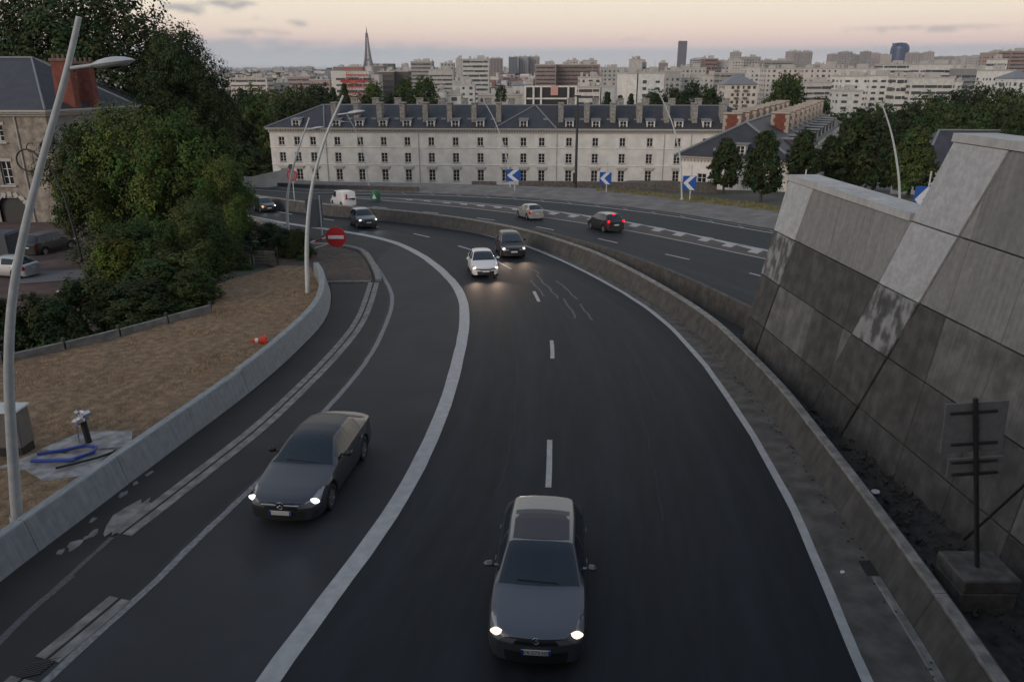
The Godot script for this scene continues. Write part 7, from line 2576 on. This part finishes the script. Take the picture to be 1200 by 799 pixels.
func make_furniture() -> void:
	bow_lamp("tall bowed pale grey lamp post at the far left, nearest the camera", 15.4, [[-11.40, 0.15], [-11.03, 2.57], [-10.74, 4.17], [-10.32, 5.68], [-9.82, 6.93], [-9.28, 8.11], [-8.73, 9.23], [-8.28, 10.15], [-7.98, 10.89]], 0.125, [[-8.30, 10.00], [-7.50, 10.10]], 0.86)
	bow_lamp("bowed lamp post on the dry verge beside the no entry sign", 34.58, [[-9.49, 0.1], [-9.39, 1.92], [-9.14, 3.87], [-8.73, 5.56], [-8.02, 7.39], [-7.50, 8.34], [-7.21, 8.90]], 0.125, [[-7.50, 8.12], [-6.72, 8.22]], 0.95)
	bow_lamp("bowed lamp post standing among hedge bushes, left of the no entry sign", 48.6, [[-14.24, 0.0], [-14.11, 2.19], [-13.69, 3.77], [-13.06, 5.47], [-12.54, 6.58], [-12.28, 7.18]], 0.13, [[-12.55, 6.48], [-11.85, 6.58]], 1.1)
	bow_lamp("thin lamp post bowing left in front of the middle of the barracks", 67.1, [[-0.15, 0.3], [-0.29, 2.10], [-0.72, 3.88], [-1.43, 5.82], [-2.34, 7.46]], 0.10, [], 0)
	bow_lamp("thin lamp post bowing left before the left part of the barracks", 68.2, [[-12.52, 0.3], [-12.69, 2.35], [-13.14, 4.49], [-14.03, 6.32]], 0.09, [[-13.75, 5.72], [-14.5, 5.72]], 0.9)
	bow_lamp("lamp post bowing left at the end of the barracks beside a chevron sign", 59.9, [[13.12, 0.5], [12.98, 2.0], [12.84, 3.27], [12.14, 5.78], [11.26, 7.61], [10.70, 8.52]], 0.115, [[10.95, 8.22], [10.3, 8.4]], 0.9)
	bow_lamp("lamp post bowing left between young trees behind the clad walls", 54.7, [[27.53, -0.1], [27.3, 1.6], [26.91, 3.28], [26.01, 5.87], [24.98, 7.93]], 0.14, [], 0)
	var ms := thing("signal_mast", "straight dark mast in front of the right half of the barracks", "mast", G(5.45, 0.3, 66.9))
	sized(ms, 1.6)
	var mt := Sh.new()
	mt.tube([Vector3.ZERO, Vector3(0, 4, 0), Vector3(0, 7.7, 0)], [0.13, 0.11, 0.07], 8)
	part("pole", mt, M.dark_metal, ms)
	var mh := Sh.new()
	mh.bevel(Vector3(0, 7.75, 0), Vector3(0.5, 0.12, 0.25), 0.03)
	mh.bevel(Vector3(-0.12, 0.9, 0.15), Vector3(0.3, 0.9, 0.25), 0.02)
	part("fitting", mh, M.dark_metal, ms)
	chevron_sign("blue and white chevron sign beside thin lamp, leftmost of the row", 0.12, 65.0, 1.72, 1.25, 1.05, 2.45, 0.0)
	chevron_sign("blue and white chevron sign before barracks, second of the row", 7.65, 64.0, 1.58, 1.02, 1.05, 2.5, -0.05)
	chevron_sign("blue and white chevron sign beside the bowed lamp at barracks end", 13.55, 59.6, 1.75, 1.02, 1.08, 2.7, -0.10)
	chevron_sign("chevron sign half hidden behind the lower clad wall", 19.9, 53.4, 2.05, 1.1, 1.0, 2.9, -0.2)
	chevron_sign("chevron sign half hidden behind the taller clad wall", 26.4, 49.6, 1.9, 1.15, 1.5, 3.1, -0.25)
	# speed sign, far left
	var rs := thing("speed_sign", "round red-rimmed speed limit sign on a thin post before the barracks", "road sign", G(-16.9, 0.2, 60.2))
	sized(rs, 1.5)
	var rp := Sh.new()
	rp.tube([Vector3(0, 0, -0.05), Vector3(0, 2.9, -0.05)], [0.04], 8)
	part("post", rp, M.lamp_paint, rs)
	var rd := Sh.new()
	rd.lathe(Vector3(0, 2.05, 0), [[0.001, 0.014], [0.43, 0.014], [0.43, -0.014], [0.001, -0.014]], Basis(Vector3.RIGHT, PI / 2), 24)
	var rim := part("rim", rd, M.sign_red, rs)
	var rw := Sh.new()
	rw.lathe(Vector3(0, 2.05, 0.016), [[0.001, 0.003], [0.30, 0.003], [0.30, -0.002]], Basis(Vector3.RIGHT, PI / 2), 24)
	part("face", rw, M.sign_grey, rim)
	var ru := Sh.new()
	ru.lathe(Vector3(-0.05, 2.72, 0), [[0.001, 0.012], [0.20, 0.012], [0.20, -0.012]], Basis(Vector3.RIGHT, PI / 2), 20)
	part("upper_disc", ru, M.dark_metal, rs)
	# green nose bollard at the tip of the hatched island
	var gn := thing("nose_bollard", "green rounded bollard with white triangles at the tip of the island", "bollard", G(-10.9, 0.0, 62.0))
	sized(gn, 0.95)
	var gs := Sh.new()
	gs.lathe(Vector3.ZERO, [[0.62, 0.0], [0.62, 0.9], [0.56, 1.2], [0.38, 1.38], [0.001, 1.42]], Basis(), 20, 1.0, 0.7)
	part("shell", gs, M.green, gn)
	var gt := Sh.new()
	gt.prism(Vector3(-0.10, 0.35, 0.46), PackedVector2Array([Vector2(-0.28, 0), Vector2(0.28, 0), Vector2(0.0, 0.62)]), 0.03)
	part("triangle", gt, M.sign_white, gn)
	# barrier arm with the no entry disc
	var ne := thing("barrier_arm", "red and white barrier arm carrying a round no entry sign", "barrier", G(-11.6, 0.05, 43.2))
	sized(ne, 1.2)
	var ps := Sh.new()
	ps.bevel(Vector3(-0.3, 0.45, 0), Vector3(0.35, 0.95, 0.35), 0.04)
	part("pivot_post", ps, M.dark_metal, ne)
	var d0 := Vector3(-0.3, 0.55, 0.22)
	var d1 := Vector3(2.2, 1.30, 0.22)
	for k in 6:
		var ab := Sh.new()
		var a := d0.lerp(d1, k / 6.0)
		var b := d0.lerp(d1, (k + 1) / 6.0)
		ab.tube([a, b], [0.055], 8)
		part("arm_section", ab, M.sign_red if k % 2 == 0 else M.white_paint, ne)
	var ds := Sh.new()
	ds.lathe(Vector3(1.78, 1.05, 0.32), [[0.001, 0.015], [0.60, 0.015], [0.60, -0.015], [0.001, -0.015]], Basis(Vector3.RIGHT, PI / 2), 28)
	var dd := part("disc", ds, M.sign_red, ne)
	var br := Sh.new()
	br.bevel(Vector3(1.78, 1.05, 0.342), Vector3(0.92, 0.20, 0.012), 0.004)
	part("bar", br, M.sign_white, dd)
	var cb := Sh.new()
	cb.tube([Vector3(-0.2, 0.15, 0.25), Vector3(1.2, 0.62, 0.25)], [0.03], 6)
	part("brace", cb, M.white_paint, ne)
	# grey sign back between the lamps
	var gb := thing("sign_back", "grey back of a rectangular sign left of the no entry sign", "road sign", G(-12.3, 0, 48.5))
	sized(gb, 1.28)
	var gp := Sh.new()
	gp.tube([Vector3(0.25, 0, 0), Vector3(0.25, 2.6, 0)], [0.05], 8)
	part("post", gp, M.lamp_paint, gb)
	var gq := Sh.new()
	gq.bevel(Vector3(-0.15, 1.45, -0.06), Vector3(1.1, 1.9, 0.04), 0.01)
	part("panel", gq, M.sign_grey, gb)
	# sign seen from behind on a concrete block, bottom right
	var sb := thing("sign_back", "dark back of two stacked road sign panels on a post, lower right", "road sign", V(9.2, 0.70, 12.95))
	sb.rotation.z = 0.205
	var sp := Sh.new()
	sp.bevel(Vector3(0, 1.85, 0.03), Vector3(0.075, 3.75, 0.075), 0.01)
	part("post", sp, M.dark_metal, sb)
	for q in [[3.08, 1.02, 1.16], [2.24, 0.40, 1.04]]:
		var pn := Sh.new()
		pn.bevel(Vector3(0.02, q[0], -0.06), Vector3(q[2], q[1], 0.03), 0.012, Basis(Vector3.BACK, -0.13))
		var po := part("panel", pn, M.sign_grey, sb)
		for s in [-1, 1]:
			var rl := Sh.new()
			rl.bevel(Vector3(0.0, q[0] + s * q[1] * 0.32, -0.025), Vector3(0.86, 0.05, 0.04), 0.008, Basis(Vector3.BACK, -0.13))
			part("rail", rl, M.dark_metal, po)
	var bk := thing("concrete_block", "weathered concrete block footing behind the right barrier", "block", V(9.25, -0.02, 12.95))
	var b1 := Sh.new()
	b1.bevel(Vector3(0, 0.22, 0), Vector3(1.10, 0.44, 1.0), 0.03)
	part("lower_block", b1, M.block, bk)
	var b2 := Sh.new()
	b2.bevel(Vector3(0.01, 0.59, -0.01), Vector3(1.12, 0.30, 1.02), 0.03)
	part("upper_block", b2, M.block, bk)
	# things on the dry verge
	var sl := thing("cement_slab", "broken pale cement slab beside the barrier", "slab", G(-11.5, 0.18, 18))
	for q in [[[[-12.19, 19.8], [-10.75, 19.85], [-10.35, 18.9], [-11.9, 18.6], [-12.75, 18.7]], 0.14], [[[-12.75, 18.6], [-11.9, 18.5], [-10.75, 18.75], [-10.85, 17.3], [-11.7, 17.0], [-12.5, 17.6], [-13.3, 17.75]], 0.11], [[[-12.2, 17.2], [-11.0, 16.9], [-10.95, 16.5], [-11.9, 16.3], [-12.6, 16.5]], 0.05]]:
		var s := Sh.new()
		var pl := PackedVector2Array()
		for w in q[0]:
			pl.append(Vector2(w[0] + 11.5, w[1] - 18))
		s.prism(Vector3(0, -0.05, 0), pl, q[1] + 0.05, Basis(Vector3(1, 0, 0), Vector3(0, 0, -1), Vector3(0, 1, 0)))
		part("slab_piece", s, mat(Color(0.40, 0.40, 0.40), 0.95, T.blotch, 0.3, T.fine, 0.6), sl)
	var pp := thing("standpipe", "black standpipe with foil-wrapped head rising from the cement slab", "pipe", G(-11.62, 0.30, 19.0))
	var p1 := Sh.new()
	p1.tube([Vector3(0.05, 0, 0), Vector3(0, 0.75, 0)], [0.085, 0.085], 12)
	part("pipe", p1, M.trim, pp)
	var p2 := Sh.new()
	p2.tube([Vector3(-0.2, 0.0, 0.04), Vector3(-0.19, 0.72, 0.02)], [0.022], 6)
	part("thin_pipe", p2, M.chrome, pp)
	var p3 := Sh.new()
	rng.seed = 3
	for k in 14:
		var a := Vector3(rng.randf_range(-0.22, 0.16), rng.randf_range(0.70, 0.92), rng.randf_range(-0.1, 0.12))
		p3.box(a, Vector3(0.16, 0.10, 0.14) * rng.randf_range(0.6, 1.2), Basis(Vector3(rng.randf(), rng.randf(), rng.randf()).normalized(), rng.randf() * 3))
	part("foil_wrap", p3, mat(Color(0.55, 0.55, 0.57), 0.3, null, 1, null, 1, 0.8), pp)
	var hs := thing("blue_hose", "bent blue hose lying on the cement slab", "hose", G(-11.6, 0.34, 18.6))
	var blue := mat(Color(0.012, 0.04, 0.26), 0.5)
	var h1 := Sh.new()
	h1.tube([Vector3(-1.0, 0.03, 0.30), Vector3(-0.4, 0.05, 0.12), Vector3(0.1, 0.08, -0.12), Vector3(0.42, 0.05, -0.05), Vector3(0.48, 0.04, 0.20), Vector3(0.2, 0.04, 0.55), Vector3(0.0, 0.04, 0.68)], [0.045], 8)
	part("hose", h1, blue, hs)
	var h2 := Sh.new()
	h2.bevel(Vector3(-0.35, 0.06, 0.72), Vector3(1.15, 0.08, 0.12), 0.03, Basis(Vector3.UP, 0.06))
	part("flat_hose", h2, blue, hs)
	var h3 := Sh.new()
	h3.tube([Vector3(-0.05, 0.05, 1.12), Vector3(0.25, 0.06, 0.95), Vector3(0.75, 0.05, 0.55), Vector3(1.15, 0.04, 0.05)], [0.035], 8)
	part("dark_hose", h3, M.trim, hs)
	var cn := thing("traffic_cone", "orange and white traffic cone lying on its side on the verge", "traffic cone", G(-9.55, 0.36, 27.4), 0.5)
	var cz := Basis(Vector3.BACK, PI / 2 - 0.1)
	var c1 := Sh.new()
	c1.lathe(Vector3.ZERO, [[0.16, -0.25], [0.11, -0.02], [0.09, 0.08]], cz, 14)
	c1.box(cz * Vector3(0, -0.27, 0), Vector3(0.05, 0.38, 0.38), Basis(Vector3.BACK, -0.1))
	part("body", c1, mat(Color(0.55, 0.05, 0.02), 0.6), cn)
	var c2 := Sh.new()
	c2.lathe(Vector3.ZERO, [[0.112, -0.04], [0.082, 0.14], [0.075, 0.14]], cz, 14)
	part("band", c2, M.white_paint, cn)
	var c3 := Sh.new()
	c3.lathe(Vector3.ZERO, [[0.078, 0.14], [0.04, 0.34], [0.001, 0.34]], cz, 14)
	part("tip", c3, mat(Color(0.55, 0.05, 0.02), 0.6), cn)
	var ca := thing("utility_cabinet", "grey utility cabinet on legs at the left edge of the verge", "cabinet", G(-13.5, 0.2, 18.7))
	var q1 := Sh.new()
	q1.bevel(Vector3(0, 0.80, 0), Vector3(1.0, 1.05, 0.6), 0.03)
	part("housing", q1, mat(Color(0.17, 0.155, 0.14), 0.7, T.soft, 0.5), ca)
	var q2 := Sh.new()
	q2.bevel(Vector3(0, 1.35, 0), Vector3(1.1, 0.06, 0.7), 0.02)
	part("lid", q2, M.lamp_paint, ca)
	var q3 := Sh.new()
	q3.bevel(Vector3(0, 0.14, 0), Vector3(0.95, 0.3, 0.55), 0.02)
	part("plinth", q3, M.dark_metal, ca)
	# ornate iron lamp before the stone house
	var il := thing("iron_lantern_post", "black wrought iron lantern post with scrolls before the stone house", "street lamp", V(-28.4, -3.7, 50))
	var pst := Sh.new()
	pst.tube([Vector3(0, 0, 0), Vector3(-0.15, 3, 0), Vector3(-0.45, 6.0, 0), Vector3(-1.2, 8.6, 0), Vector3(-1.5, 9.0, 0)], [0.09, 0.08, 0.06, 0.05, 0.03], 8)
	part("post", pst, M.dark_metal, il)
	for q in [[-2.35, 8.15, 0.78, 0.3, 5.4, 0.055], [-1.0, 9.05, 0.42, -0.6, 3.9, 0.035], [-1.95, 8.95, 0.32, 1.0, 5.6, 0.035]]:
		var path := []
		for k in 19:
			var a: float = q[3] + (q[4] - q[3]) * k / 18.0
			var r: float = q[2] * (1.0 - 0.25 * k / 18.0)
			path.append(Vector3(q[0] + cos(a) * r, q[1] + sin(a) * r, 0))
		var sc := Sh.new()
		sc.tube(path, [q[5]], 6)
		part("scroll", sc, M.dark_metal, il)
	var lt := Sh.new()
	lt.tube([Vector3(-1.95, 8.6, 0), Vector3(-1.95, 7.2, 0)], [0.02], 6)
	lt.lathe(Vector3(-1.95, 6.6, 0), [[0.10, 0.0], [0.22, 0.45], [0.30, 0.48], [0.12, 0.72], [0.02, 0.8]], Basis(), 6)
	part("lantern", lt, M.dark_metal, il)
	# small pale post among the trees
	var sp2 := thing("street_lamp", "small pale lamp post rising among the green trees at left", "street lamp", V(-24.1, -4, 64))
	var s5 := Sh.new()
	s5.tube([Vector3(0, 0, 0), Vector3(0, 7.95, 0)], [0.09, 0.06], 8)
	part("mast", s5, M.lamp_paint, sp2)
	var s6 := Sh.new()
	s6.bevel(Vector3(-0.25, 8.0, 0), Vector3(0.7, 0.12, 0.25), 0.03)
	part("lamp_head", s6, M.lamp_paint, sp2)
	# boundary wall in front of the barracks
	var bw := thing("boundary_wall", "dark brown stone wall at the foot of the barracks", "wall", G(8, 0, 70))
	var runs := [[[0.6, 69.6], [4.0, 69.3], [8.5, 69.0], [12.5, 68.0]], [[12.6, 67.6], [17.5, 66.6]], [[-3.6, 70.1], [-1.4, 69.9]]]
	for i in 3:
		var c := curve(runs[i], 1.0)
		var hgt: float = [0.55, 0.8, 0.45][i]
		wpart("wall_run", sweep(c, [[-0.2, -0.3], [-0.2, hgt], [0.2, hgt], [0.2, -0.3]]), M.brown_wall, bw)
	var wt := thing("garden_wall", "white plastered wall with sloping top at the left end of the barracks", "wall", V(-39, -9.6, 118))
	var ws := Sh.new()
	ws.prism(Vector3(-3.0, 0, 0), PackedVector2Array([Vector2(0, 0), Vector2(9.2, 0), Vector2(9.2, 5.6), Vector2(0, 3.6)]), 0.3)
	part("wall_face", ws, M.plaster, wt)
	# guard rail wall and parapet of the far left bend
	var pr := thing("parapet", "dark low parapet along the outer edge of the far bend", "wall", G(-16, 0, 68))
	var pc := curve([[-8, 66.7], [-12, 67.4], [-20, 69.0], [-26, 73]], 0.8)
	wpart("parapet_run", sweep(pc, [[-0.15, -0.1], [-0.15, 0.42], [0.15, 0.42], [0.15, -0.1]]), M.brown_wall, pr)
	# fence at the back of the dry verge
	var fe := thing("panel_fence", "grey board fence under the hedge at the back of the verge", "fence", G(-15.5, -0.2, 42))
	for k in 5:
		var a := Vector2(-17.8, 39.8).lerp(Vector2(-12.6, 40.6), k / 4.0)
		var po := Sh.new()
		po.bevel(G(a.x, 0.3, a.y), Vector3(0.09, 1.7, 0.09), 0.01)
		wpart("post", po, M.dark_metal, fe)
		if k < 4:
			for j in 6:
				var b := a.lerp(Vector2(-17.8, 39.8).lerp(Vector2(-12.6, 40.6), (k + 1) / 4.0), 0.5)
				var bd := Sh.new()
				bd.bevel(G(b.x, -0.1 + j * 0.17, b.y), Vector3(1.45, 0.17, 0.03), 0.005, Basis(Vector3.UP, -0.15))
				wpart("board", bd, M.brown_wall, fe)
	# service box by the square
	var vb := thing("recycling_container", "dark blue-grey container on the square in front of the house", "container", V(-38.6, -4.0, 57.5))
	var v1 := Sh.new()
	v1.bevel(Vector3(0, 1.25, 0), Vector3(2.2, 2.4, 1.8), 0.15)
	part("body", v1, mat(Color(0.05, 0.06, 0.075), 0.6, T.soft, 0.4), vb)
	var v2 := Sh.new()
	v2.bevel(Vector3(-1.6, 1.0, 0.6), Vector3(0.5, 1.9, 0.1), 0.02)
	part("side_panel", v2, M.white_paint, vb)

func _ready() -> void:
	rng.seed = 1
	set_light()
	make_materials()
	building_materials()
	car_materials()
	make_terrain()
	make_roads()
	make_kerbs()
	make_verge()
	make_barriers()
	make_portal()
	make_portal_walls()
	make_barracks()
	make_wing()
	make_house()
	make_trees()
	make_cars()
	make_furniture()
	make_city()
